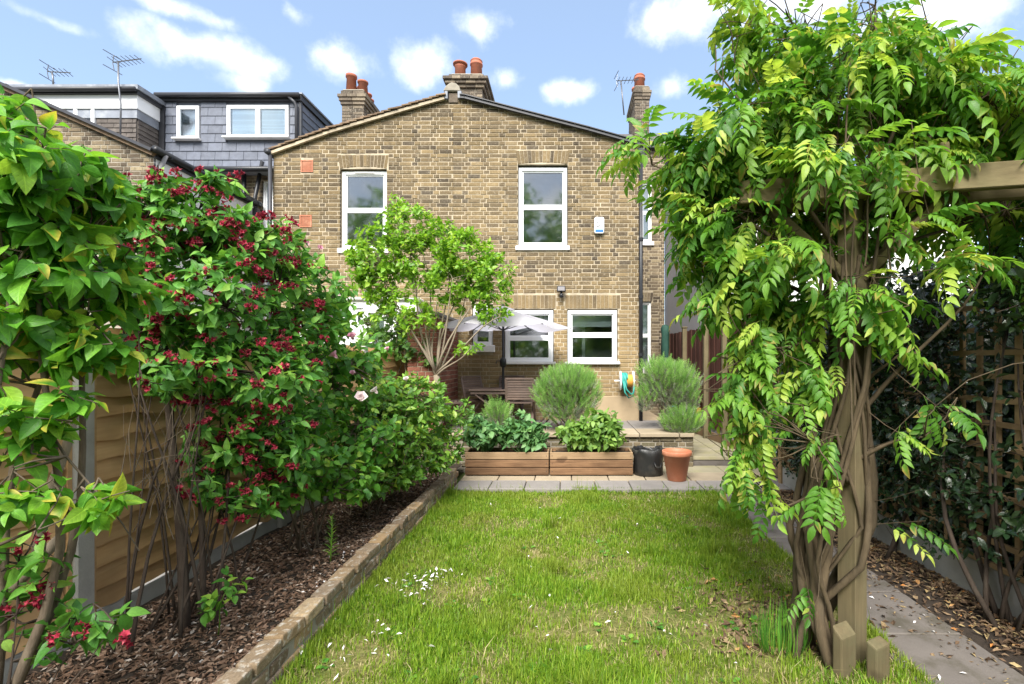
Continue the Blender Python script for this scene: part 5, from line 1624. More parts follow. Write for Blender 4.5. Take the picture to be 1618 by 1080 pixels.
MB().tube([(c.x + .09, 8.6, ZP + .05), (c.x + .17, 8.58, ZP + .16), (c.x + .22, 8.57, ZP + .26)], [.022, .016, .013], 8).build('spout', M['blue'], wc, smooth=True)
MB().tube([(c.x - .06, 8.6, ZP + .20), (c.x - .08, 8.6, ZP + .29), (c.x + .02, 8.6, ZP + .31), (c.x + .06, 8.6, ZP + .20)], .010, 6).build('handle', M['blue'], wc, smooth=True)

# ------------------------------------------------------------------ pergola
PX, PY = 1.585, 2.74
pg = thing('pergola', 'weathered timber pergola post and beam carrying the wisteria', 'pergola', (PX, PY, 0))
m = MB()
yaw = R(28)
def rot_box(cx, cy, z0, z1, w_, yw, dd=None):
    dd = dd or w_
    c_, s_ = math.cos(yw), math.sin(yw)
    b = [(cx + c_ * i * w_ / 2 - s_ * j * dd / 2, cy + s_ * i * w_ / 2 + c_ * j * dd / 2) for i, j in ((-1, -1), (1, -1), (1, 1), (-1, 1))]
    return MB().add([(x, y, z0) for x, y in b] + [(x, y, z1) for x, y in b], [(0, 3, 2, 1), (4, 5, 6, 7), (0, 1, 5, 4), (1, 2, 6, 5), (2, 3, 7, 6), (3, 0, 4, 7)])
rot_box(PX, PY, 0, 2.56, .105, yaw).build('post', M['post'], pg, bevel=.004)
for (dx_, dy_, w_, hh) in ((-.115, -.13, .125, .27), (.035, -.175, .12, .215)):
    mm = rot_box(PX + dx_, PY + dy_, -.02, hh, w_, yaw, .055)
    for i in (4, 5):
        mm.v[i].z -= .05 if dx_ < 0 else .02
    mm.build('stake', M['post'], pg, bevel=.010, seg=2)
MB().bar((PX - .62, PY + .02, 2.60), (PX + 2.3, PY - .62, 2.60), .055, .128).build('beam', M['beam'], pg, bevel=.005)
MB().bar((PX - .55, PY + .16, 2.58), (PX + 2.3, PY - .46, 2.58), .05, .12).build('beam', M['beam'], pg, bevel=.005)
for (xx, a) in ((-.30, 16), (.42, 14), (1.15, 10)):
    p = Vector((PX + xx, PY + .1 - .2 * xx, 2.735))
    dvec = Vector((math.sin(R(a)), math.cos(R(a)), 0))
    MB().bar(p - dvec * .22, p + dvec * 1.5, .045, .12).build('rafter', M['beam'], pg, bevel=.005)
for s_ in (-1, 1):
    MB().bar((PX + s_ * .04, PY, 2.12), (PX + s_ * .42, PY - s_ * .08, 2.53), .05, .075, (0, 1, 0)).build('brace', M['beam'], pg, bevel=.004)

# ------------------------------------------------------------------ leaves
def leaf_geo(w=.5, fold=.25, droop=.35, rows=3, peak=.42, wave=0.0, seed=0):
    """one leaf lying along +Y from its stalk at the origin, folded on the midrib, tip drooping"""
    r = random.Random(seed)
    V, T, L = [(0, 0, 0)], [], [(0, 0, 0)]
    ts = [(i + 1) / (rows + 1) for i in range(rows)]
    for t in ts:
        hw = w / 2 * max(math.sin(math.pi * t ** (math.log(.5) / math.log(peak))), .03) ** .85 * (1.06 - .22 * t * t)
        z = -droop * t * t
        wv = wave * math.sin(t * 9 + seed) * r.uniform(.6, 1.3)
        V += [(-hw, t, z + hw * fold * 2 + wv), (0, t, z), (hw, t, z + hw * fold * 2 - wv)]
        L += [(-hw / (w / 2), t, 0), (0, t, 0), (hw / (w / 2), t, 0)]
    V.append((0, 1, -droop)); L.append((0, 1, 0))
    T += [(0, 2, 1), (0, 3, 2)]
    for i in range(rows - 1):
        a, b = 1 + 3 * i, 4 + 3 * i
        T += [(a, a + 1, b + 1), (a, b + 1, b), (a + 1, a + 2, b + 2), (a + 1, b + 2, b + 1)]
    a = 1 + 3 * (rows - 1); e = len(V) - 1
    T += [(a, a + 1, e), (a + 1, a + 2, e)]
    return np.array(V, float), np.array(T, int), np.array(L, float)
def frame(pos, d, up, s):
    d = Vector(d).normalized()
    u = Vector(up)
    u = u - d * u.dot(d)
    if u.length < 1e-4:
        u = Vector((1, 0, 0)) - d * d.x
    u.normalize()
    x = d.cross(u)
    return np.array([[x.x * s, d.x * s, u.x * s, pos[0]], [x.y * s, d.y * s, u.y * s, pos[1]], [x.z * s, d.z * s, u.z * s, pos[2]], [0, 0, 0, 1]], float)
def merge(parts):
    """[(V, T, L, matrix)] -> one geometry"""
    Vs, Ts, Ls, b = [], [], [], 0
    for V, T, L, m in parts:
        Vs.append(V @ m[:3, :3].T + m[:3, 3]); Ts.append(T + b); Ls.append(L); b += len(V)
    return np.concatenate(Vs), np.concatenate(Ts), np.concatenate(Ls)
def compound_geo(pairs=5, seed=0, lw=.42, ll=.30, rows=2, droop=.45, hang=.35):
    """a feathered leaf: a drooping stalk with paired leaflets and one at the tip"""
    r = random.Random(seed)
    parts = []
    def rach(t): return np.array([0.03 * math.sin(t * 3 + seed), t * (1 - .12 * droop * t), -droop * t * t])
    sv, st = [], []
    for i in range(5):
        p = rach(i / 4); q = .006 * (1 - .5 * i / 4)
        sv += [p + [-q, 0, 0], p + [q, 0, 0], p + [0, 0, -q * 1.6]]
    for i in range(4):
        for k in range(3):
            a, b = i * 3 + k, i * 3 + (k + 1) % 3
            st += [(a, b, b + 3), (a, b + 3, a + 3)]
    parts.append((np.array(sv), np.array(st), np.full((15, 3), .03), np.eye(4)))
    for i in range(pairs):
        t = .24 + .68 * i / max(1, pairs - 1)
        p = rach(t)
        for sd in (-1, 1):
            g = leaf_geo(lw * r.uniform(.85, 1.15), .18 + r.uniform(-.08, .1), r.uniform(.15, .5), rows, .4, .01, r.randrange(99))
            dd = (sd * 1.0, .62 + r.uniform(-.1, .1), -hang - droop * .6 * t + r.uniform(-.12, .12))
            parts.append((*g, frame(p, dd, (0, .1 * r.uniform(-1, 1), 1), ll * r.uniform(.8, 1.1) * (1 - .25 * abs(t - .5)))))
    g = leaf_geo(lw, .2, .4, rows, .45, 0, seed)
    parts.append((*g, frame(rach(1), (r.uniform(-.2, .2), 1, -droop * 1.6), (0, .5, 1), ll * 1.05)))
    return merge(parts)
_PX = lambda p: (p[0] / max(p[1], .3) * F + VX, VY - (p[2] - EYE) / max(p[1], .3) * F)
def foliage(t_, geos, mat, items, n_parts=300, name='leaf', rest='foliage', size=1.0, front=1.0):
    """items = [(matrix, variant)]: the n_parts that show largest become parts that share meshes, the rest one stuff part"""
    org = np.array(ORG[t_.name])
    pos = np.array([m[:3, 3] for m, _ in items])
    sc = np.array([np.linalg.norm(m[:3, 1]) for m, _ in items])
    sx = pos[:, 0] / np.maximum(pos[:, 1], .3) * F + VX
    sy = VY - (pos[:, 2] - EYE) / np.maximum(pos[:, 1], .3) * F
    inv = (sx > 4) & (sx < 1612) & (sy > 4) & (sy < 1074)
    score = np.where(inv, sc / np.maximum(pos[:, 1], .3) ** (1 + front), -1)
    order = np.argsort(-score)
    part_ids = set(int(i) for i in order[:n_parts] if score[i] > 0)
    meshes = {}
    for i in sorted(part_ids):
        m, v = items[i]
        if v not in meshes:
            V, T, L = geos[v]
            me = tri_mesh(name, V, T, L); me.materials.append(mat); meshes[v] = me
        o = bpy.data.objects.new(name, meshes[v]); COL.objects.link(o); o.parent = t_
        mm = m.copy(); mm[:3, 3] -= org
        o.matrix_basis = Matrix(mm.tolist())
    restm = [i for i in range(len(items)) if i not in part_ids]
    if restm:
        Vs, Ts, Ls, b = [], [], [], 0
        for v in range(len(geos)):
            ms = [items[i][0] for i in restm if items[i][1] == v]
            if not ms: continue
            A = np.stack(ms); V, T, L = geos[v]
            Lr = np.tile(L, (len(ms), 1)); Lr[:, 2] = np.repeat(RNG.random(len(ms)), len(V))
            X = np.einsum('kij,nj->kni', A[:, :3, :3], V) + A[:, None, :3, 3] - org
            Vs.append(X.reshape(-1, 3)); Ls.append(Lr)
            Ts.append((T[None] + (b + np.arange(len(ms)) * len(V))[:, None, None]).reshape(-1, 3)); b += len(ms) * len(V)
        me = tri_mesh(rest, np.concatenate(Vs), np.concatenate(Ts), np.concatenate(Ls)); me.materials.append(mat)
        o = bpy.data.objects.new(rest, me); COL.objects.link(o); o.parent = t_; o['kind'] = 'stuff'
rg = random.Random(21)
def rdir():
    while True:
        v = Vector((rg.uniform(-1, 1), rg.uniform(-1, 1), rg.uniform(-1, 1)))
        if .05 < v.length < 1: return v.normalized()
def ell(px_, py_, Y, rx, ry, rd, n):
    """a clump of growth: centre by where it stands, radii rx, ry (photo px at that depth) and rd metres deep, n shoots"""
    return (P(px_, py_, Y), (rx / F * Y, rd, ry / F * Y), n)
def wig(a, b, n=5, amp=.06, sag=0.0):
    a, b = Vector(a), Vector(b)
    L = (b - a).length
    out = []
    s1, s2 = rdir(), rdir()
    for i in range(n + 1):
        t = i / n
        out.append(a.lerp(b, t) + (s1 * math.sin(t * 3.14) + s2 * math.sin(t * 6.28) * .5) * amp * L + Vector((0, 0, sag * math.sin(t * 3.14) * L)))
    return out
def shoots(blobs, shell=.5, up=.35, out=.9, rand=.45, L=(.12, .3)):
    """[(base, tip)] of leafy shoots spread through the clumps"""
    res = []
    for (c, r, n) in blobs:
        for _ in range(n):
            v = rdir() * (shell + (1 - shell) * rg.random()) ** .6
            p = c + Vector((v.x * r[0], v.y * r[1], v.z * r[2]))
            d = (Vector((v.x, v.y, v.z)) * out + Vector((0, 0, up)) + rdir() * rand).normalized()
            ln = rg.uniform(*L)
            res.append((p - d * ln, p, c))
    return res
def leafy(sh, per, size, nvar, droop=.25, opposite=True, jitter=.35, upb=1.0, tipn=True, sizev=.35):
    items = []
    for (a, b, c) in sh:
        d = (b - a).normalized()
        ov = (b - c).normalized() if (b - c).length > 1e-4 else d
        s0 = d.cross(Vector((.2, .1, 1))).normalized(); s1 = d.cross(s0)
        n = max(2, int(per * rg.uniform(.7, 1.3)))
        ang = rg.uniform(0, 6.28)
        for k in range(n):
            f = .15 + .85 * (k + .5) / n
            pairs = (0, math.pi) if opposite else (0,)
            for q in pairs:
                t = ang + q + k * (1.57 if opposite else 2.4)
                rad = s0 * math.cos(t) + s1 * math.sin(t)
                ld = rad * .9 + d * .55 + Vector((0, 0, -droop)) + rdir() * jitter
                s = size * rg.uniform(1 - sizev, 1 + sizev) * (1.0 if f < .8 else .75)
                items.append((frame(a.lerp(b, f), ld, Vector((0, 0, .55 * upb)) + ov * .5 + rdir() * .65, s), rg.randrange(nvar)))
        if tipn:
            items.append((frame(b, d + Vector((0, 0, -droop * .5)) + rdir() * .2, Vector((0, 0, .5)) + ov * .5 + rdir() * .5, size * rg.uniform(.5, .9)), rg.randrange(nvar)))
    return items
def twigs(t_, sh, mat, r0=.004, anchors=None, frac=1.0, name='twigs', n=4):
    """thin wood: every shoot's own twig and a run back into the clump or to the nearest stem"""
    m = MB()
    for (a, b, c) in sh:
        if rg.random() > frac: continue
        m.tube([a, a.lerp(b, .5) + rdir() * .01, b], [r0, r0 * .75, r0 * .4], n, cap=False)
        if anchors:
            q = min(anchors, key=lambda s: (s - a).length)
        else:
            q = c + (a - c) * .15 + Vector((0, 0, -.1))
        m.tube(wig(q, a, 4, .07), [r0 * 1.7, r0 * 1.5, r0 * 1.3, r0 * 1.1, r0], n, cap=False)
    m.build(name, mat, t_, smooth=True, kind='stuff')
def stem(t_, pts, r0, r1, mat, name='stem', n=7):
    k = len(pts)
    return MB().tube(pts, [r0 + (r1 - r0) * (i / (k - 1)) ** .8 for i in range(k)], n).build(name, mat, t_, smooth=True)

M['lf_dog'] = leaf_mat('dogwood_leaf', [(0, (0.052, 0.184, 0.021)), (.45, (0.101, 0.298, 0.028)), (.75, (0.169, 0.405, 0.039)), (.93, (0.286, 0.482, 0.051)), (1, (0.424, 0.482, 0.065))], .42, .46, .35, .8, side=6, tip=((.50, .42, .06), .11))
M['lf_wei'] = leaf_mat('weigela_leaf', [(0, (0.055, 0.186, 0.029)), (.5, (0.105, 0.297, 0.043)), (.85, (0.177, 0.400, 0.056)), (1, (0.298, 0.497, 0.086))], .35, .45, .4, .3, side=7)
M['lf_rose'] = leaf_mat('rose_leaf', [(0, (0.055, 0.178, 0.028)), (.5, (0.104, 0.293, 0.037)), (.85, (0.190, 0.419, 0.053)), (1, (0.363, 0.523, 0.077))], .4, .42, .4, .3, side=7)
M['lf_priv'] = leaf_mat('glossy_shrub_leaf', [(0, (0.065, 0.169, 0.025)), (.5, (0.127, 0.286, 0.036)), (.85, (0.224, 0.423, 0.052)), (1, (0.411, 0.529, 0.081))], .35, .36, .5, .25, side=6)
M['lf_tree'] = leaf_mat('small_tree_leaf', [(0, (0.095, 0.230, 0.016)), (.45, (0.177, 0.374, 0.025)), (.85, (0.278, 0.489, 0.046)), (1, (0.405, 0.546, 0.092))], .45, .36, .5, .2, side=6)
M['lf_round'] = leaf_mat('round_shrub_leaf', [(0, (0.077, 0.193, 0.046)), (.5, (0.131, 0.285, 0.065)), (1, (0.231, 0.385, 0.077))], .4, .4, .45, .25, side=6)
M['lf_wis'] = leaf_mat('wisteria_leaflet', [(0, (0.055, 0.169, 0.020)), (.4, (0.106, 0.267, 0.028)), (.72, (0.185, 0.364, 0.042)), (.9, (0.337, 0.480, 0.064)), (1, (0.455, 0.564, 0.112))], .48, .42, .4, .35, side=8, tip=((.40, .30, .08), .10))
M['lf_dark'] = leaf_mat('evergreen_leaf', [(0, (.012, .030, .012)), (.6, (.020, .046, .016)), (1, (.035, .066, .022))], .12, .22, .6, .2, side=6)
M['lf_ned'] = leaf_mat('lavender_needle', [(0, (0.127, 0.264, 0.061)), (.55, (0.215, 0.409, 0.091)), (1, (0.342, 0.554, 0.157))], .3, .6, .2, 0)
M['lf_grey'] = leaf_mat('grey_needle', [(0, (0.144, 0.168, 0.114)), (.6, (0.228, 0.252, 0.180)), (1, (0.360, 0.384, 0.300))], .2, .7, .2, 0)
M['lf_pot'] = leaf_mat('potato_leaf', [(0, (0.070, 0.175, 0.060)), (.5, (0.114, 0.263, 0.091)), (1, (0.193, 0.350, 0.122))], .35, .45, .4, .4, side=6)
M['lf_pot2'] = leaf_mat('bright_potato_leaf', [(0, (0.101, 0.210, 0.042)), (.5, (0.168, 0.319, 0.064)), (1, (0.286, 0.437, 0.101))], .4, .45, .4, .4, side=6)
def petal_mat(name, stops):
    t = NT(name)
    c_ = t.ramp(t.rnd(), stops)
    f_ = t.principled(c_, .55, .25)
    tr = t.new('ShaderNodeBsdfTranslucent'); t.put(tr.inputs[0], c_)
    mx = t.new('ShaderNodeMixShader'); mx.inputs[0].default_value = .25
    t.l.new(f_, mx.inputs[1]); t.l.new(tr.outputs[0], mx.inputs[2])
    return t.done(mx.outputs[0])
M['pt_red'] = petal_mat('crimson_petal', [(0, (.13, .010, .022)), (.5, (.30, .020, .045)), (.85, (.48, .045, .085)), (1, (.60, .14, .17))])
M['pt_rose'] = petal_mat('pink_petal', [(0, (.62, .26, .36)), (.6, (.74, .42, .50)), (1, (.82, .62, .66))])
M['pt_pale'] = petal_mat('pale_pink_petal', [(0, (.74, .62, .62)), (1, (.84, .77, .75))])

# ------------------------------------------------------------------ left bed: dogwood in front
G_dog = [leaf_geo(.54 + .05 * (k % 3), .12 + .06 * (k % 4), .22 + .16 * (k % 3), 6, .42, .016, k) for k in range(8)]
dog = thing('dogwood_shrub', 'nearest shrub at the left edge, broad ribbed leaves with yellow tips', 'shrub', (-2.15, 1.75, .13))
bl = [ell(45, 245, 1.72, 105, 85, .22, 22), ell(120, 330, 1.85, 95, 85, .25, 24), ell(20, 380, 1.75, 90, 110, .25, 26), ell(110, 440, 1.9, 100, 80, .25, 26), ell(165, 300, 1.95, 50, 55, .16, 11), ell(60, 530, 1.85, 90, 70, .25, 22),
      ell(160, 545, 1.95, 70, 45, .16, 10), ell(178, 440, 2.0, 46, 70, .15, 9), ell(80, 640, 1.8, 70, 45, .15, 8), ell(15, 700, 1.75, 40, 60, .12, 6), ell(110, 790, 1.75, 85, 32, .12, 9), ell(30, 790, 1.7, 55, 45, .12, 7), ell(15, 180, 1.7, 40, 40, .14, 6), ell(-160, 420, 1.7, 160, 260, .4, 50)]
sh = shoots(bl, .35, .05, .8, .5, (.09, .22))
trunks = []
for (x, y, tp) in ((-2.2, 1.80, P(60, 300, 1.8)), (-2.28, 1.9, P(130, 380, 1.9)), (-2.1, 1.7, P(20, 420, 1.75)), (-2.35, 2.0, P(180, 470, 2.0))):
    pts = wig((x, y, .1), tp, 8, .07)
    stem(dog, pts, .022, .006, M['bark'])
    trunks += pts[3:]
for (a, b, y) in (((60, 640), (220, 870), 1.85), ((0, 860), (205, 775), 1.75)):
    pts = wig(P(*a, y), P(*b, y), 6, .04); stem(dog, pts, .006, .002, M['bark']); trunks += pts
twigs(dog, sh, M['bark'], .0032, trunks, .8)
foliage(dog, G_dog, M['lf_dog'], leafy(sh, 4.2, .088, 8, .6, True, .45, 1.0), 300)
# old pruned stubs at the foot of the fence
for (a, b, r_) in (((60, 880), (118, 655), .022), ((-20, 960), (95, 850), .03)):
    stem(dog, wig(P(*a, 2.05), P(*b, 2.15), 4, .03), r_, r_ * .7, M['bark_pale'], 'branch', 8)

# ------------------------------------------------------------------ weigela with red flowers
G_wei = [leaf_geo(.46 + .05 * (k % 3), .14 + .06 * (k % 4), .18 + .14 * (k % 3), 4, .42, .012, 20 + k) for k in range(8)]
wei = thing('weigela_shrub', 'tall arching shrub covered in crimson flowers in the left bed', 'shrub', (-2.2, 2.9, .13))
bw_ = [ell(290, 345, 3.0, 110, 55, .30, 60), ell(215, 400, 2.9, 75, 75, .30, 44), ell(385, 390, 3.2, 95, 62, .32, 60), ell(320, 470, 3.0, 130, 85, .38, 95), ell(455, 450, 3.5, 72, 68, .35, 50), ell(470, 545, 3.6, 70, 75, .35, 54), ell(300, 575, 2.95, 95, 70, .32, 48),
       ell(405, 590, 3.2, 95, 80, .35, 74), ell(430, 690, 3.25, 75, 60, .28, 40), ell(350, 690, 3.1, 70, 55, .25, 22), ell(520, 480, 3.9, 50, 60, .25, 26), ell(160, 330, 2.9, 60, 60, .25, 24), ell(385, 790, 3.1, 60, 40, .15, 14), ell(450, 750, 3.5, 50, 50, .2, 26), ell(330, 745, 3.0, 50, 50, .2, 12), ell(240, 480, 2.8, 60, 60, .25, 26), ell(255, 290, 2.9, 40, 20, .15, 9), ell(340, 292, 3.0, 46, 20, .15, 9), ell(440, 372, 3.4, 40, 26, .2, 12), ell(190, 300, 2.8, 36, 24, .15, 8)]
sh = shoots(bw_, .45, .2, .85, .5, (.10, .24))
anch = []
for k in range(20):
    bx = rg.uniform(-2.42, -2.0); by = rg.uniform(2.55, 3.15)
    c, r, _ = bw_[k % 12]
    tp = c + Vector((rg.uniform(-.4, .4) * r[0], rg.uniform(-.6, .6) * r[1], rg.uniform(-.5, .3) * r[2]))
    pts = wig((bx, by, .1), tp, 9, .05, .04)
    stem(wei, pts, rg.uniform(.005, .012), .002, M['bark_dark'])
    anch += pts[4:]
stem(wei, wig((-2.18, 2.82, .08), P(262, 470, 3.0), 8, .02), .032, .016, M['bark_dark'], 'trunk', 10)
stem(wei, wig((-2.12, 2.88, .08), P(310, 520, 3.1), 8, .03), .019, .010, M['bark_dark'], 'trunk', 9)
twigs(wei, sh, M['bark_dark'], .0028, anch, .8)
foliage(wei, G_wei, M['lf_wei'], leafy(sh, 4.8, .080, 8, .3, True, .4, 1.0), 300)
dead = [(wig((-2.3 + rg.uniform(-.2, .2), 2.75 + rg.uniform(-.2, .3), .9 + rg.uniform(-.3, .3)), P(rg.uniform(190, 330), rg.uniform(540, 760), 2.8), 4, .08), 0) for _ in range(34)]
dm_ = MB()
for pts, _ in dead:
    dm_.tube(pts, [.0030, .0026, .002, .0015, .0009], 4, cap=False)
dm_.build('twigs', M['bark'], wei, smooth=True, kind='stuff')
def trumpet(seed, n=5):
    r = random.Random(seed)
    parts = []
    for k in range(4):
        d = Vector((r.uniform(-1, 1), r.uniform(.1, 1), r.uniform(-.6, .9))).normalized()
        prof = [(.04, 0), (.07, .35), (.16, .62), (.34, .82)]
        V, T = [], []
        for (q, z) in prof:
            for i in range(6):
                a = i * 1.047
                V.append((q * math.cos(a), z, q * math.sin(a)))
        for j_ in range(3):
            for i in range(6):
                p, q2 = j_ * 6 + i, j_ * 6 + (i + 1) % 6
                T += [(p, q2, q2 + 6), (p, q2 + 6, p + 6)]
        for i in range(5):                              # five flared lobes
            a = i * 1.257
            b = len(V)
            V += [(.26 * math.cos(a - .4), .78, .26 * math.sin(a - .4)), (.26 * math.cos(a + .4), .78, .26 * math.sin(a + .4)), (.56 * math.cos(a), .86 + r.uniform(-.1, .12), .56 * math.sin(a))]
            T.append((b, b + 1, b + 2))
        parts.append((np.array(V), np.array(T), np.zeros((len(V), 3)), frame((r.uniform(-.2, .2), r.uniform(0, .3), r.uniform(-.2, .2)), d, (0, 0, 1), r.uniform(.75, 1.1))))
    return merge(parts)
G_fl = [trumpet(k) for k in range(5)]
fl_items = []
for (c, r, n) in bw_:
    for _ in range(int(n * .62)):
        v = rdir()
        if v.y > .2: v.y *= -1
        p = c + Vector((v.x * r[0], v.y * r[1], v.z * r[2])) * rg.uniform(.7, .99)
        sx_, sy_ = _PX(p)
        if sx_ > 510: continue
        for q in range(rg.choice((1, 1, 2, 3))):
            fl_items.append((frame(p + rdir() * .02, v + Vector((0, -.5, .1)) + rdir() * .4, (0, 0, 1), .034 * rg.uniform(.7, 1.25)), rg.randrange(5)))
foliage(wei, G_fl, M['pt_red'], fl_items, 300, 'flower', 'flowers')

# low sprays of the same kind at the very front
low = thing('weigela_shrub', 'low crimson flowered sprays at the bottom left corner, in front of the fence', 'shrub', (-1.95, 1.75, .13))
bl = [ell(40, 960, 1.95, 75, 50, .12, 9), ell(110, 1000, 1.95, 80, 35, .10, 9), ell(165, 985, 2.0, 40, 35, .08, 4), ell(25, 880, 1.9, 40, 40, .08, 4), ell(70, 900, 1.9, 50, 30, .08, 4)]
sh = shoots(bl, .3, .0, .6, .6, (.08, .16))
an = []
for c_ in ((40, 985), (120, 1015), (180, 985), (30, 890)):
    pts = wig((-2.05, 1.8, .1), P(*c_, 1.95), 5, .06); stem(low, pts, .007, .002, M['bark_dark']); an += pts
twigs(low, sh, M['bark_dark'], .0025, an)
foliage(low, G_wei, M['lf_wei'], leafy(sh, 2.2, .085, 8, .3, True, .4), 160)
fi = [(frame(P(x, y, 1.9), (rg.uniform(-.5, .5), -.7, -.1), (0, 0, 1), .036 * rg.uniform(.8, 1.1)), rg.randrange(5)) for (x, y) in ((28, 800), (30, 865), (70, 850), (62, 928), (75, 925), (50, 955), (20, 962), (132, 1000), (135, 985), (95, 1005), (205, 1005), (198, 1012), (85, 1010), (70, 945))]
foliage(low, G_fl, M['pt_red'], fi, 40, 'flower', 'flowers')

# ------------------------------------------------------------------ rose bush and glossy shrubs further along the bed
G_ros = [leaf_geo(.58 + .06 * (k % 3), .12 + .05 * (k % 3), .15 + .12 * (k % 3), 4, .45, .01, 40 + k) for k in range(6)]
ros = thing('rose_bush', 'leafy rose bush with pale pink blooms between the crimson shrub and the edging wall', 'shrub', (-2.1, 4.2, .13))
bl = [ell(505, 520, 4.3, 55, 60, .3, 40), ell(545, 600, 4.4, 80, 66, .35, 84), ell(470, 650, 3.9, 70, 60, .3, 55), ell(560, 690, 4.4, 80, 60, .35, 84), ell(485, 730, 3.75, 60, 50, .25, 40), ell(540, 755, 4.1, 64, 40, .25, 46), ell(450, 770, 3.6, 50, 40, .2, 22), ell(470, 430, 4.2, 30, 45, .15, 12), ell(575, 560, 4.7, 45, 40, .25, 30), ell(530, 500, 4.4, 36, 45, .2, 22), ell(520, 570, 4.2, 45, 50, .2, 20)]
sh = shoots(bl, .45, .3, .8, .45, (.10, .25))
an = []
for k in range(12):
    c, r, _ = bl[k % 7]
    pts = wig((rg.uniform(-2.35, -2.0), rg.uniform(3.9, 4.4), .1), c + rdir() * .12, 7, .05); stem(ros, pts, .009, .003, M['bark']); an += pts[3:]
for (x, y) in ((487, 392), (462, 408), (502, 412)):
    pts = wig(P(470, 470, 4.2), P(x, y, 4.2), 4, .05); stem(ros, pts, .004, .002, M['lf_priv']); an += pts
twigs(ros, sh, M['bark'], .003, an, .8)
foliage(ros, G_ros, M['lf_rose'], leafy(sh, 5.5, .082, 6, .2, False, .4), 300)
def bloom(seed, full=True):
    r = random.Random(seed)
    parts = []
    for ring, (n, rad, lift, sz) in enumerate(((5, .32, .1, .62), (5, .22, .22, .55), (4, .12, .3, .48), (3, .05, .36, .40))):
        for k in range(n):
            a = k * 6.283 / n + ring * .6 + r.uniform(-.15, .15)
            g = leaf_geo(1.05, .32, -.28 if ring < 1 else -.55, 2, .6, .03, seed + k)
            parts.append((*g, frame((rad * .3 * math.cos(a), rad * .3 * math.sin(a), -.12 * ring), (math.cos(a), math.sin(a), .55 + .95 * ring / 1.6), (-math.cos(a) * .8, -math.sin(a) * .8, 1), sz)))
    return merge(parts)
for i, (x, y, Y, s, mt) in enumerate(((557, 533, 3.8, .072, 'pt_rose'), (530, 562, 3.7, .075, 'pt_rose'), (570, 630, 3.62, .095, 'pt_pale'), (594, 618, 3.8, .07, 'pt_pale'), (520, 505, 3.7, .06, 'pt_rose'), (642, 600, 4.7, .06, 'pt_pale'), (487, 385, 4.2, .058, 'pt_rose'), (505, 392, 4.2, .05, 'pt_rose'), (461, 408, 4.2, .055, 'pt_pale'), (557, 590, 4.1, .05, 'pt_rose'), (612, 552, 4.6, .05, 'pt_rose'), (536, 467, 4.4, .055, 'pt_pale'))):
    V, T, L = bloom(i)
    me = tri_mesh('bloom', V, T, L); me.materials.append(M[mt])
    o = bpy.data.objects.new('bloom', me); COL.objects.link(o); o.parent = ros
    p = P(x, y, Y) - Vector(ORG[ros.name])
    mm = frame((0, 0, 0), (0, .45, 1), (0, -1, .3), s); 
    q = rg.uniform(-.4, .4)
    o.matrix_basis = Matrix.Translation(p) @ Matrix.Rotation(R(34) + q * 1.4, 4, 'X') @ Matrix.Rotation(q * 2.4, 4, 'Y') @ Matrix.Scale(s * .92, 4)

G_prv = [leaf_geo(.46 + .05 * (k % 3), .18 + .06 * (k % 3), .12 + .1 * (k % 3), 2, .48, .0, 60 + k) for k in range(6)]
prv = thing('evergreen_shrub', 'dense glossy green shrub at the house end of the left bed', 'shrub', (-2.0, 5.4, .13))
bl = [ell(640, 635, 5.4, 76, 48, .45, 180), ell(600, 690, 5.0, 80, 64, .4, 190), ell(685, 670, 5.9, 45, 45, .35, 70), ell(660, 720, 5.5, 60, 36, .3, 100), ell(575, 755, 4.7, 60, 36, .25, 70), ell(625, 745, 5.0, 46, 26, .2, 44), ell(705, 700, 6.2, 30, 36, .2, 30), ell(600, 625, 5.2, 50, 40, .3, 60), ell(735, 655, 6.6, 18, 30, .12, 14)]
sh = shoots(bl, .5, .5, .8, .35, (.07, .17))
an = []
for k in range(16):
    c, r, _ = bl[k % 6]
    pts = wig((rg.uniform(-2.3, -1.85), rg.uniform(4.7, 5.9), .1), c + rdir() * .15, 6, .05); stem(prv, pts, .009, .003, M['bark']); an += pts[2:]
twigs(prv, sh, M['bark'], .003, an, .7)
foliage(prv, G_prv, M['lf_priv'], leafy(sh, 6.0, .082, 6, .05, False, .3), 300)

# ------------------------------------------------------------------ small tree on the patio and the round shrub by the door
G_tre = [leaf_geo(.52 + .05 * (k % 3), .2, .12 + .1 * (k % 3), 2, .42, .0, 80 + k) for k in range(5)]
tre = thing('small_tree', 'airy many stemmed small tree in front of the brick gable', 'tree', P(692, 640, 7.3))
bt = [ell(645, 358, 7.3, 55, 42, .35, 66), ell(595, 400, 7.2, 54, 46, .35, 80), ell(668, 415, 7.3, 60, 46, .4, 80), ell(740, 405, 7.3, 52, 46, .4, 74), ell(775, 430, 7.3, 42, 46, .35, 60), ell(600, 440, 7.3, 42, 34, .3, 40), ell(690, 365, 7.4, 34, 30, .3, 28), ell(650, 475, 7.2, 60, 32, .3, 30), ell(740, 470, 7.3, 50, 28, .3, 20), ell(780, 482, 7.2, 34, 34, .2, 20), ell(735, 545, 7.1, 32, 20, .15, 6), ell(600, 480, 7.2, 40, 30, .25, 22), ell(655, 510, 7.2, 45, 26, .25, 16), ell(570, 420, 7.2, 26, 40, .25, 22), ell(740, 440, 7.2, 50, 36, .3, 26), ell(700, 440, 7.2, 70, 50, .35, 40), ell(625, 325, 7.3, 16, 24, .15, 9), ell(735, 368, 7.3, 20, 22, .2, 11)]
sh = shoots(bt, .4, .4, .75, .45, (.10, .24))
base = P(692, 650, 7.3)
fork = P(690, 592, 7.3)
stem(tre, wig((base.x, base.y, ZP - .05), fork, 4, .02), .055, .045, M['bark_pale'], 'trunk', 10)
an = []
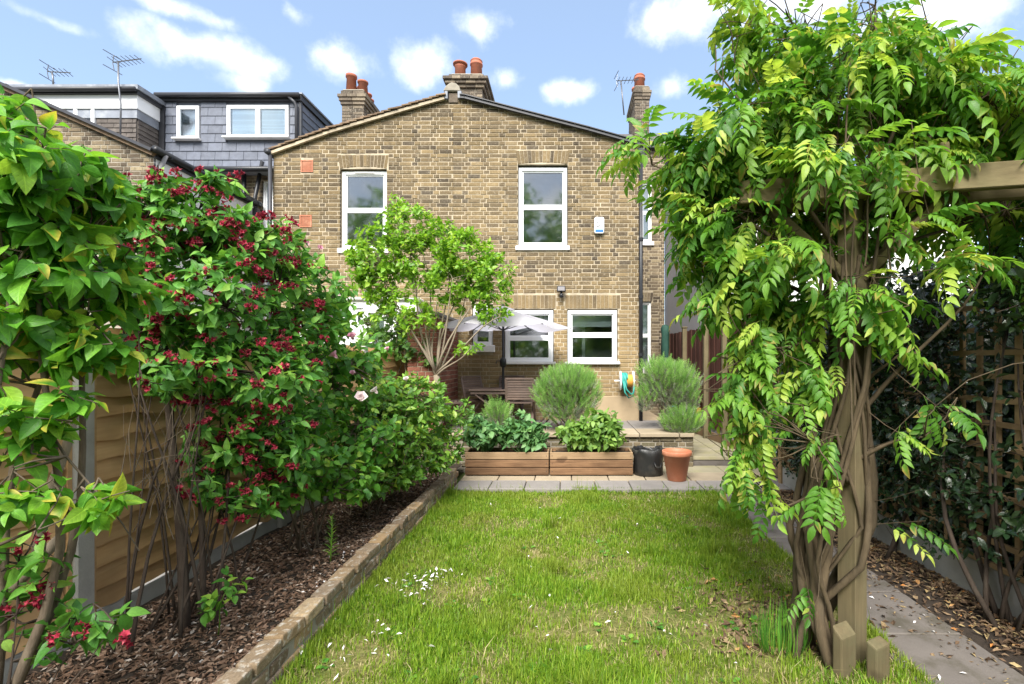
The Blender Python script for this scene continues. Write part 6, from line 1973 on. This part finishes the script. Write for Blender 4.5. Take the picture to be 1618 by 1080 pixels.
for (x, y, Y) in ((640, 380, 7.3), (600, 420, 7.2), (668, 400, 7.35), (700, 390, 7.4), (745, 400, 7.3), (775, 430, 7.25), (655, 470, 7.2), (735, 470, 7.4), (790, 500, 7.1), (745, 548, 7.0), (620, 500, 7.35), (690, 480, 7.5), (715, 440, 7.1)):
    tp = P(x, y, Y)
    pts = wig(fork + Vector((rg.uniform(-.02, .02), rg.uniform(-.02, .02), rg.uniform(-.05, .06))), tp, 7, .06, .03)
    stem(tre, pts, .019, .005, M['bark_pale'], 'branch', 7)
    an += pts[2:]
twigs(tre, sh, M['bark_pale'], .0034, an, .45)
foliage(tre, G_tre, M['lf_tree'], leafy(sh, 10.5, .086, 5, .2, False, .4), 300)

rnd_ = thing('round_leaved_shrub', 'bright green round leaved shrub by the white rendered wall', 'shrub', P(640, 600, 7.75))
G_rnd = [leaf_geo(.82, .1, .12 + .1 * (k % 3), 2, .45, .0, 90 + k) for k in range(4)]
bl = [ell(600, 540, 7.7, 40, 28, .3, 60), ell(650, 545, 7.7, 40, 30, .3, 60), ell(630, 515, 7.8, 36, 22, .3, 34), ell(585, 510, 7.8, 22, 20, .2, 16), ell(680, 562, 7.6, 20, 18, .2, 14)]
sh = shoots(bl, .5, .4, .8, .35, (.08, .16))
an = []
for k in range(8):
    c, r, _ = bl[k % 4]
    pts = wig((px(575 + 15 * k, 7.75), 7.75 + rg.uniform(-.1, .1), ZP - .1), c + rdir() * .12, 5, .04); stem(rnd_, pts, .010, .004, M['bark_pale']); an += pts[2:]
twigs(rnd_, sh, M['bark_pale'], .003, an, .7)
foliage(rnd_, G_rnd, M['lf_round'], leafy(sh, 5.0, .088, 4, .2, False, .35), 300)

# ------------------------------------------------------------------ clipped lavender and rosemary
def needle_bush(name, label, base, blobs, n_per=26, ln=.034, green=.85, trunkpts=None, grey_low=.0, group=None):
    t_ = thing(name, label, 'bush', base, group)
    g = np.array([(-.085, 0, 0), (.085, 0, 0), (0, 1, .06)]), np.array([(0, 1, 2)]), np.array([(0, 0, 0), (0, 0, 0), (0, 1, 0)])
    sprigs = []
    for v in range(6):
        r = random.Random(v + 5)
        parts = []
        for k in range(n_per):
            f = k / n_per
            a = k * 2.4
            rad = np.array([math.cos(a), .0, math.sin(a)])
            parts.append((*g, frame(np.array([0, f, .02 * math.sin(f * 5)]), (rad[0] * .75, .75, rad[2] * .75), (math.sin(a), .2, -math.cos(a)), .34 * r.uniform(.7, 1.1) * (1 - .45 * f))))
        sv = np.array([(-.012, 0, 0), (.012, 0, 0), (.008, .95, 0), (-.008, .95, 0)]); st_ = np.array([(0, 1, 2), (0, 2, 3)])
        parts.append((sv, st_, np.zeros((4, 3)), np.eye(4)))
        sprigs.append(merge(parts))
    gi, yi = [], []
    anch = []
    for (a, b, r0) in trunkpts:
        pts = wig(a, b, 6, .07); stem(t_, pts, r0, r0 * .35, M['bark'], 'stem', 7); anch += pts
    for (c, r, n) in blobs:
        for k in range(n):
            v = rdir(); rad = rg.random() ** .34 * (1 + .28 * mnoise.noise(v * 1.8 + Vector((n, 0, 0))))
            p = c + Vector((v.x * r[0], v.y * r[1], v.z * r[2])) * rad
            lowness = max(0, -v.z * .8 + .25) * (1 if grey_low else .7)
            d = v * (.5 + .3 * rad) + Vector((0, 0, 1.05)) + rdir() * .38
            s = rg.uniform(.10, .17)
            it = (frame(p - d.normalized() * s * .5, d, rdir(), s), rg.randrange(6))
            (yi if rg.random() < (.10 + lowness * (.55 + grey_low)) else gi).append(it)
    m_ = MB()
    for (c, r, n) in blobs:
        for k in range(int(n * .10)):
            v = rdir()
            p = c + Vector((v.x * r[0], v.y * r[1], v.z * r[2])) * .8
            q = min(anch, key=lambda s: (s - p).length + rg.random() * .1)
            m_.tube(wig(q, p, 4, .08), [.005, .0042, .0035, .003, .002], 4, cap=False)
    m_.build('twigs', M['bark'], t_, smooth=True, kind='stuff')
    foliage(t_, sprigs, M['lf_ned'], gi, 200, 'sprig', 'foliage')
    if yi: foliage(t_, sprigs, M['lf_grey'], yi, 60, 'sprig', 'grey_foliage')
    return t_
Yl = 7.6
b0 = P(895, 690, Yl)
needle_bush('lavender_bush', 'clipped round lavender ball rising behind the wooden planters, left of the hose reel', (b0.x, Yl, ZP), [ell(898, 622, Yl, 54, 45, .40, 1500), ell(900, 600, Yl, 44, 26, .34, 600)], 22,
            trunkpts=[(Vector((b0.x + .02, Yl, ZP - .03)), P(890, 645, Yl), .022), (Vector((b0.x + .05, Yl, ZP - .03)), P(915, 640, Yl), .018), (Vector((b0.x, Yl, ZP - .03)), P(865, 632, Yl), .014)], group='clipped grey green bushes on the patio edge')
b1 = P(1050, 690, 7.9)
needle_bush('lavender_bush', 'larger ragged lavender with bare grey wood, right of the hose reel', (b1.x, 7.8, ZP), [ell(1062, 605, 7.8, 46, 38, .38, 1150), ell(1040, 590, 7.8, 34, 26, .3, 480), ell(1085, 625, 7.75, 22, 28, .25, 300), ell(1020, 625, 7.75, 20, 26, .22, 130)], 22, grey_low=.35,
            trunkpts=[(Vector((b1.x, 7.8, ZP - .03)), P(1045, 630, 7.8), .028), (P(1046, 650, 7.8), P(1020, 615, 7.8), .016), (P(1046, 650, 7.8), P(1070, 620, 7.8), .016), (P(1046, 645, 7.8), P(1040, 600, 7.7), .014)], group='clipped grey green bushes on the patio edge')
needle_bush('lavender_bush', 'low lavender mound spilling over the corner of the retaining wall', (P(1078, 680, 7.6).x, 7.6, ZP), [ell(1078, 663, 7.6, 36, 24, .24, 700)], 22,
            trunkpts=[(Vector((P(1075, 680, 7.6).x, 7.6, ZP - .02)), P(1078, 660, 7.6), .012)], group='clipped grey green bushes on the patio edge')
needle_bush('rosemary_bush', 'small grey rosemary bush in front of the table, behind the left planter', (P(785, 690, 7.55).x, 7.55, ZP), [ell(786, 655, 7.55, 25, 26, .18, 360)], 20, grey_low=.5,
            trunkpts=[(Vector((P(785, 690, 7.55).x, 7.55, ZP - .03)), P(786, 650, 7.55), .008)])

# ------------------------------------------------------------------ potatoes in the planters
G_po = [leaf_geo(.62, .12, .18 + .12 * (k % 3), 3, .42, .015, 110 + k) for k in range(5)]
def potato(x, y, label, mt, h, spread, n, Y=7.02):
    c = Vector((px(x, Y), Y, .36))
    t_ = thing('potato_plant', label, 'plant', c, 'potato plants growing in the planters')
    sh, an = [], []
    for k in range(n):
        a = k * 2.4 + rg.uniform(-.3, .3)
        rr_ = spread * math.sqrt((k + .6) / n)
        tp = c + Vector((rr_ * math.cos(a), rr_ * .62 * math.sin(a) - .04, h * rg.uniform(.45, 1.0) * (1 - .45 * (rr_ / spread) ** 2)))
        pts = wig(c + Vector((rr_ * .3 * math.cos(a), rr_ * .3 * math.sin(a), 0)), tp, 5, .06)
        stem(t_, pts, .006, .003, M[mt], 'stem', 5)
        for q in range(4):
            a2 = rg.uniform(0, 6.28)
            d = Vector((math.cos(a2), math.sin(a2), rg.uniform(-.1, .5))).normalized()
            p = pts[-1 - (q % 3)]
            sh.append((p, p + d * rg.uniform(.06, .13), c))
    twigs(t_, sh, M[mt], .0025, an or [c + Vector((0, 0, .1))], 0)
    foliage(t_, G_po, M[mt], leafy(sh, 2.8, .105, 5, .25, True, .3), 300)
potato(766, 690, 'blue green potato plant at the end of the planter nearest the edging wall', 'lf_pot', .62, .29, 26)
potato(830, 690, 'potato plant leaning over the front of the planter nearest the edging wall', 'lf_pot', .60, .29, 26)
potato(908, 690, 'low potato plant at the middle of the paving, in the planter by the black bag', 'lf_pot2', .46, .25, 17)
potato(950, 685, 'tall bright potato plant in the planter by the black bag', 'lf_pot2', .62, .30, 28)

# small plants in the bed
G_lily = [leaf_geo(.16, .25, .2, 3, .35, 0, 130 + k) for k in range(3)]
lc = Vector((P(522, 890, 3.75).x, 3.75, .13))
lil = thing('lily_plant', 'single upright lily shoot with narrow leaves in the bark mulch', 'plant', lc)
stem(lil, wig(lc, lc + Vector((.01, 0, .33)), 4, .02), .006, .003, M['lf_priv'])
its = []
for k in range(46):
    f = k / 46; a = k * 2.4
    its.append((frame(lc + Vector((.01 * f, 0, .05 + .30 * f)), (math.cos(a), math.sin(a), .5 + f), (0, 0, 1), .075 * (1 - .4 * f)), k % 3))
foliage(lil, G_lily, M['lf_priv'], its, 46)
sc2 = Vector((P(345, 985, 2.75).x, 2.75, .14))
spr = thing('rose_sucker', 'small leafy sucker in the mulch beside the near end of the edging wall', 'plant', sc2)
pts = wig(sc2, sc2 + Vector((.05, 0, .26)), 4, .06); stem(spr, pts, .004, .002, M['lf_priv'])
sh = [(pts[-1 - (k % 3)], pts[-1 - (k % 3)] + Vector((rg.uniform(-1, 1), rg.uniform(-1, 1), rg.uniform(.1, .8))).normalized() * .09, sc2) for k in range(9)]
foliage(spr, G_ros, M['lf_rose'], leafy(sh, 1.6, .055, 6, .25, True, .3), 60)
clv = []
for k in range(52):                                # broad leaved weeds in the turf
    cx_, cy_ = rg.uniform(-1.35, 1.7), 2.3 + 3.6 * rg.random() ** 1.3
    for q in range(rg.randrange(4, 9)):
        a = rg.uniform(0, 6.28)
        clv.append((frame((cx_ + .02 * math.cos(a), cy_ + .02 * math.sin(a), .022), (math.cos(a), math.sin(a), rg.uniform(.15, .6)), (0, 0, 1), rg.uniform(.022, .05)), q % 4))
wd = thing('lawn_weeds', 'low broad leaved weeds scattered among the blades of the lawn', 'weeds', (0, 4, 0)); wd['kind'] = 'stuff'
foliage(wd, G_rnd, M['lf_rose'], clv, 0)
# coarse grass tuft beside the pergola post
tc = Vector((1.23, 2.86, .01))
tuf = thing('grass_tuft', 'coarse grey green grass clump at the foot of the wisteria', 'grass clump', tc)
G_bl = [leaf_geo(.035, .3, .9, 3, .3, 0, k) for k in range(4)]
its = []
for k in range(170):
    a = rg.uniform(0, 6.28); q = rg.random() ** .5 * .12
    its.append((frame(tc + Vector((q * math.cos(a), q * math.sin(a), -.01)), (math.cos(a) * (.4 + q * 8), math.sin(a) * (.4 + q * 8), 1), (math.cos(a), math.sin(a), .3), rg.uniform(.10, .22)), k % 4))
foliage(tuf, G_bl, M['lf_rose'], its, 170, 'blade', 'blades')

# ------------------------------------------------------------------ wisteria over the pergola
wis = thing('wisteria', 'wisteria with twisted trunks and feathered leaves climbing the pergola post', 'climber', (PX - .1, PY + .1, 0))
rv = random.Random(9)
tops = []
for k in range(17):
    a0 = rv.uniform(1.6, 4.2)
    turns = rv.choice((-1, 1)) * rv.uniform(.3, 1.1)
    r0 = rv.uniform(.011, .027)
    bx, by = PX - .20 + rv.uniform(-.10, .11), PY + .08 + rv.uniform(-.14, .14)
    pts = []
    zt_ = rv.uniform(1.9, 2.65)
    ring = rv.uniform(.05, .15)
    for i in range(22):
        z = zt_ * i / 21
        f = min(1, z / .75); f = f * f * (3 - 2 * f)
        a = a0 + turns * z
        cxx, cyy = PX - .12, PY + .09
        up_ = min(1, max(0, (z - .75) / .8)); cxx, cyy = PX - .12 + .10 * up_, PY + .09 - .10 * up_
        q = ring * (1 + .25 * math.sin(z * 3 + k))
        x = bx * (1 - f) + (cxx + q * math.cos(a)) * f; y = by * (1 - f) + (cyy + q * math.sin(a)) * f
        if f < 1:
            x += .03 * math.sin(z * 9 + k); y += .02 * math.cos(z * 8 + k)
        pts.append(Vector((x, y, z - .02)))
    MB().tube(pts, [r0 * (1.15 - .5 * i / 21) for i in range(22)], 8).build('trunk', M['vine'], wis, smooth=True)
    tops.append(pts)
for k in range(7):                               # and some wind round the post itself
    a0, tn, q = rv.uniform(0, 6.28), rv.choice((-1, 1)) * rv.uniform(1.6, 3.2), rv.uniform(.082, .11)
    z0, z1 = rv.uniform(.55, 1.0), rv.uniform(2.2, 2.62)
    pts = [Vector((PX - .02 + q * math.cos(a0 + tn * z) * (1 + .1 * math.sin(z * 7 + k)), PY + .01 + q * math.sin(a0 + tn * z), z)) for z in np.linspace(z0, z1, 20)]
    pts = [Vector((PX - .2, PY + .1, 0)), Vector((PX - .17, PY + .05, z0 * .5))] + pts
    r0 = rv.uniform(.009, .02)
    MB().tube(pts, [r0 * (1.1 - .5 * i / 21) for i in range(22)], 7).build('trunk', M['vine'], wis, smooth=True); tops.append(pts)
# heavy stem bowing out on the path side
pts = [Vector((PX + dx, PY + dy, z)) for dx, dy, z in ((-.12, .24, 0), (-.02, .2, .25), (.06, .13, .5), (.12, .07, .75), (.125, .06, 1.0), (.09, .06, 1.3), (.1, .1, 1.7), (.16, .1, 2.1), (.3, .06, 2.5), (.6, -.05, 2.72))]
MB().tube(pts, [.05, .05, .055, .055, .05, .045, .04, .035, .03, .02], 10).build('trunk', M['vine'], wis, smooth=True)
tops.append(pts)
YW_ = 2.85
bl = [ell(1335, 150, 2.9, 150, 80, .50, 104), ell(1195, 225, 2.9, 110, 75, .50, 92), ell(1105, 260, 3.0, 55, 52, .35, 30), ell(1490, 150, 2.8, 110, 70, .45, 58), ell(1240, 75, 2.9, 85, 45, .35, 32), ell(1370, 50, 2.9, 50, 40, .25, 18), ell(1590, 180, 2.7, 70, 70, .35, 44), ell(1520, 230, 3.0, 70, 50, .3, 22), ell(1500, 330, 3.1, 90, 50, .3, 22), ell(1600, 420, 3.0, 60, 60, .25, 14),
      ell(1140, 345, 2.9, 70, 68, .40, 46), ell(1205, 410, 2.85, 80, 60, .40, 46), ell(1280, 320, 3.0, 100, 62, .35, 44), ell(1195, 540, 2.75, 34, 85, .22, 20), ell(1250, 500, 2.85, 52, 65, .3, 18), ell(1200, 660, 2.65, 30, 60, .16, 12), ell(1165, 600, 2.7, 22, 60, .14, 9), ell(1265, 600, 2.8, 45, 60, .25, 9),
      ell(1400, 370, 2.75, 65, 40, .3, 12), ell(1500, 410, 2.5, 50, 26, .16, 5), ell(1410, 540, 2.6, 26, 40, .12, 3), ell(1285, 680, 2.55, 40, 26, .12, 5), ell(1430, 680, 2.5, 42, 18, .10, 3), ell(1215, 770, 2.6, 24, 36, .10, 6), ell(1180, 720, 2.6, 20, 36, .1, 5), ell(1450, 810, 2.7, 24, 24, .1, 3), ell(1480, 650, 2.45, 36, 18, .1, 4), ell(1300, 760, 2.5, 30, 30, .08, 4), ell(1262, 870, 2.5, 16, 14, .06, 1), ell(1330, 460, 2.65, 60, 60, .18, 12), ell(1300, 600, 2.62, 40, 50, .12, 6), ell(1390, 470, 2.65, 40, 50, .14, 6), ell(1330, 250, 2.5, 120, 50, .15, 16),
      ell(1445, 250, 2.8, 90, 50, .35, 22), ell(1015, 225, 2.95, 20, 16, .12, 4), ell(1590, 330, 2.9, 60, 50, .3, 14), ell(1430, 760, 2.6, 30, 24, .10, 2), ell(1140, 450, 2.8, 26, 45, .2, 9), ell(1175, 20, 2.9, 40, 14, .15, 5)]
G_wis = [compound_geo(5 + k % 2, k, .39 + .04 * (k % 3), .33, 3, .30 + .14 * (k % 3), .12 + .14 * (k % 4)) for k in range(9)]
axis = Vector((PX, PY, 0))
sh = shoots(bl, .25, .0, .8, .5, (.12, .34))
its = []
for (a, b, c) in sh:
    outv = Vector((b.x - PX, b.y - PY, 0))
    outv = outv.normalized() if outv.length > .05 else Vector((0, -1, 0))
    d = (b - a).normalized()
    for k in range(rg.choice((3, 3, 3, 4))):
        f = rg.uniform(.3, 1)
        ld = outv * .5 + d * .5 + rdir() * .75 + Vector((0, 0, -.28 if b.z > 2.2 else -.62))
        its.append((frame(a.lerp(b, f), ld, Vector((0, 0, 1)) + rdir() * .35, rg.uniform(.14, .285) * (1 if b.z > 1.9 else .85)), rg.randrange(9)))
def bare(m):                                     # little leaf grows low round the trunks or out over the path
    p = m[:3, 3] + m[:3, 1] * .6
    x, z = p[0] - PX, p[2]
    if z < .95: return rg.random() < .72
    if z < 1.75 and -.20 < x < .20: return rg.random() < .72
    if z < 1.85 and x >= .20: return rg.random() < .40
    if z < 1.5: return rg.random() < .22
    return False
its = [q for q in its if not bare(q[0])]
anch = [p for pts in tops for p in pts[8:]]
# leafless limbs that carry the head of the plant
limbs = [((PX, PY, 2.3), (1330, 100, 2.9)), ((PX, PY, 2.5), (1385, -20, 2.9)), ((PX - .1, PY, 2.3), (1130, 110, 2.8)), ((PX - .2, PY, 2.2), (1030, 260, 3.0)), ((PX, PY, 2.4), (1560, 150, 2.6)), ((PX - .1, PY + .1, 2.0), (1110, 430, 2.9)), ((PX - .1, PY, 1.8), (1180, 560, 2.8)), ((PX + .1, PY, 2.2), (1590, 330, 2.8)), ((PX, PY, 2.45), (1260, 60, 2.9)), ((PX + .05, PY, 1.5), (1420, 560, 2.6)), ((PX - .05, PY - .05, 1.0), (1290, 700, 2.5)), ((PX - .1, PY, .9), (1240, 800, 2.6)), ((PX, PY, 1.1), (1460, 690, 2.5)), ((PX, PY, 2.5), (1470, 60, 2.8)), ((PX, PY, 2.5), (1490, 90, 2.7)), ((PX, PY, 1.3), (1555, 430, 2.45))]
for (a, b) in limbs:
    pts = wig(a, P(*b), 8, .06, .05); stem(wis, pts, .016, .004, M['vine'], 'branch', 6); anch += pts[2:]
twigs(wis, sh, M['vine'], .0028, anch, .75)
hang = MB()
for (x, y0, y1, Y) in ((1342, 120, 690, 2.55), (1352, 330, 640, 2.6), (1395, 280, 430, 2.6), (1372, 300, 420, 2.58), (1300, 250, 470, 2.6)):
    hang.tube(wig(P(x, y0, Y), P(x + rv.uniform(-12, 16), y1, Y - .02), 8, .015), .005, 5, cap=False)
for (a, b, c, Y) in (((1400, 460), (1450, 330), (1520, 520), 2.5),):
    hang.tube([P(1440, 190, Y), P(1450, 270, Y), P(1470, 350, Y - .02)], .003, 4)
hang.tube([P(1455, 660, 2.5), P(1530, 600, 2.45), P(1600, 575, 2.4), P(1640, 570, 2.38)], .0028, 4)
for k in range(26):
    x = rv.uniform(1130, 1600); y = rv.uniform(10, 260)
    hang.tube(wig(P(x, y, 2.8), P(x + rv.uniform(-70, 90), y - rv.uniform(-10, 90), 2.75), 4, .08), [.004, .0035, .003, .002, .001], 4, cap=False)
hang.build('bare_stems', M['vine'], wis, smooth=True, kind='stuff')
foliage(wis, G_wis, M['lf_wis'], its, 300)

# ------------------------------------------------------------------ dark evergreen climber on the trellis
G_dk = [leaf_geo(.42 + .06 * (k % 3), .14, .15, 2, .45, 0, 150 + k) for k in range(5)]
evg = thing('evergreen_climber', 'dark glossy evergreen climber covering the trellis beside the path', 'climber', (2.75, 3.6, .1))
sh = []
while len(sh) < 2500:
    y = rg.uniform(2.2, 6.2); z = rg.uniform(.32, 2.35)
    pxx = VX + F * 2.75 / y
    den = .9
    if z < .75: den = .45 + .3 * mnoise.noise(Vector((y * 2, z * 2, 1)))
    if pxx > 1525: den = .42 if z < 1.05 else (.12 if z < 1.85 else .6)
    if pxx > 1525 and z < .6: den = .12
    if rg.random() > den * (1 + .7 * mnoise.noise(Vector((y * 1.7, z * 2.1, 7)))): continue
    p = Vector((rg.uniform(2.52, 2.80) - .1 * max(0, z - 1.6), y, z))
    d = (Vector((-.6, -.2, .1)) + rdir() * .8).normalized()
    sh.append((p - d * rg.uniform(.08, .18), p, p))
an = []
for k in range(14):
    y = rg.uniform(2.6, 4.6) if k > 5 else rg.uniform(2.95, 3.25)
    pts = wig((rg.uniform(2.6, 2.78), y, .02), (rg.uniform(2.66, 2.8), y + rg.uniform(-.6, .6), rg.uniform(1.0, 2.1)), 9, .07)
    stem(evg, pts, rg.uniform(.010, .020), .005, M['bark_dark'], 'stem', 7); an += pts
tw = MB()
for (a, b, c) in sh[::2]:
    q = min(an, key=lambda s: (s - a).length)
    if (q - a).length < .8: tw.tube(wig(q, a, 3, .08), [.004, .0035, .003, .002], 4, cap=False)
tw.build('twigs', M['bark_dark'], evg, smooth=True, kind='stuff')
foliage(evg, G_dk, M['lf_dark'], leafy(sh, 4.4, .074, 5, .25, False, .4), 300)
# the neighbour's hedge behind it, one dark mass
hedge = thing('hedge', "dense dark hedge of the next garden showing through the trellis", 'hedge', (3.5, 4, 0))
its = []
for k in range(24000):
    p = Vector((3.0 + 1.3 * rg.random(), rg.uniform(1.2, 7.6), rg.uniform(0, 2.25 + .25 * mnoise.noise(Vector((k * .01, 1, 1))))))
    its.append((frame(p, Vector((-.4, -.2, .1)) + rdir(), Vector((-.6, 0, 1)) + rdir() * .5, rg.uniform(.10, .16)), rg.randrange(5)))
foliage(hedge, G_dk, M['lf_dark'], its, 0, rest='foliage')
for y in (1.8, 2.9, 4.0, 5.1, 6.2):
    stem(hedge, wig((3.35, y, 0), (3.4, y + .1, 1.9), 6, .05), .03, .01, M['bark_dark'], 'stem')

# ------------------------------------------------------------------ trees behind the camera, seen only in the panes
gl = [leaf_geo(.6, .1, .1, 1, .45, 0, k) for k in range(3)]
its = []
trn = MB()
for k in range(5200):                                   # the hedge that closes the garden behind the camera
    its.append((frame((rg.uniform(-9, 9), -6.5 - rg.random() * 1.2, rg.uniform(0, 2.9)), rdir(), rdir(), rg.uniform(.25, .45)), rg.randrange(3)))
for (x, y, h, r_) in ((-12, -16, 13.5, 4.6), (-5, -17, 15, 4.8), (2.2, -17, 14.5, 4.6), (9.5, -17, 13.5, 4.8)):
    for k in range(5200):
        v = rdir() * rg.random() ** .35
        p = Vector((x + v.x * r_, y + v.y * r_, h * .54 + v.z * h * .46))
        its.append((frame(p, rdir(), rdir(), rg.uniform(.30, .55)), rg.randrange(3)))
    trn.tube(wig((x, y, -.1), (x, y, h * .6), 5, .03), [.22, .2, .18, .15, .12, .1], 8)
tl = thing('treeline', 'far leafy trees beyond the other end of the garden mirrored in the panes', 'trees', (0, -17, 0))
tl['kind'] = 'stuff'
trn.build('trunks', M['bark'], tl, kind='stuff')
foliage(tl, gl, M['lf_priv'], its, 0)
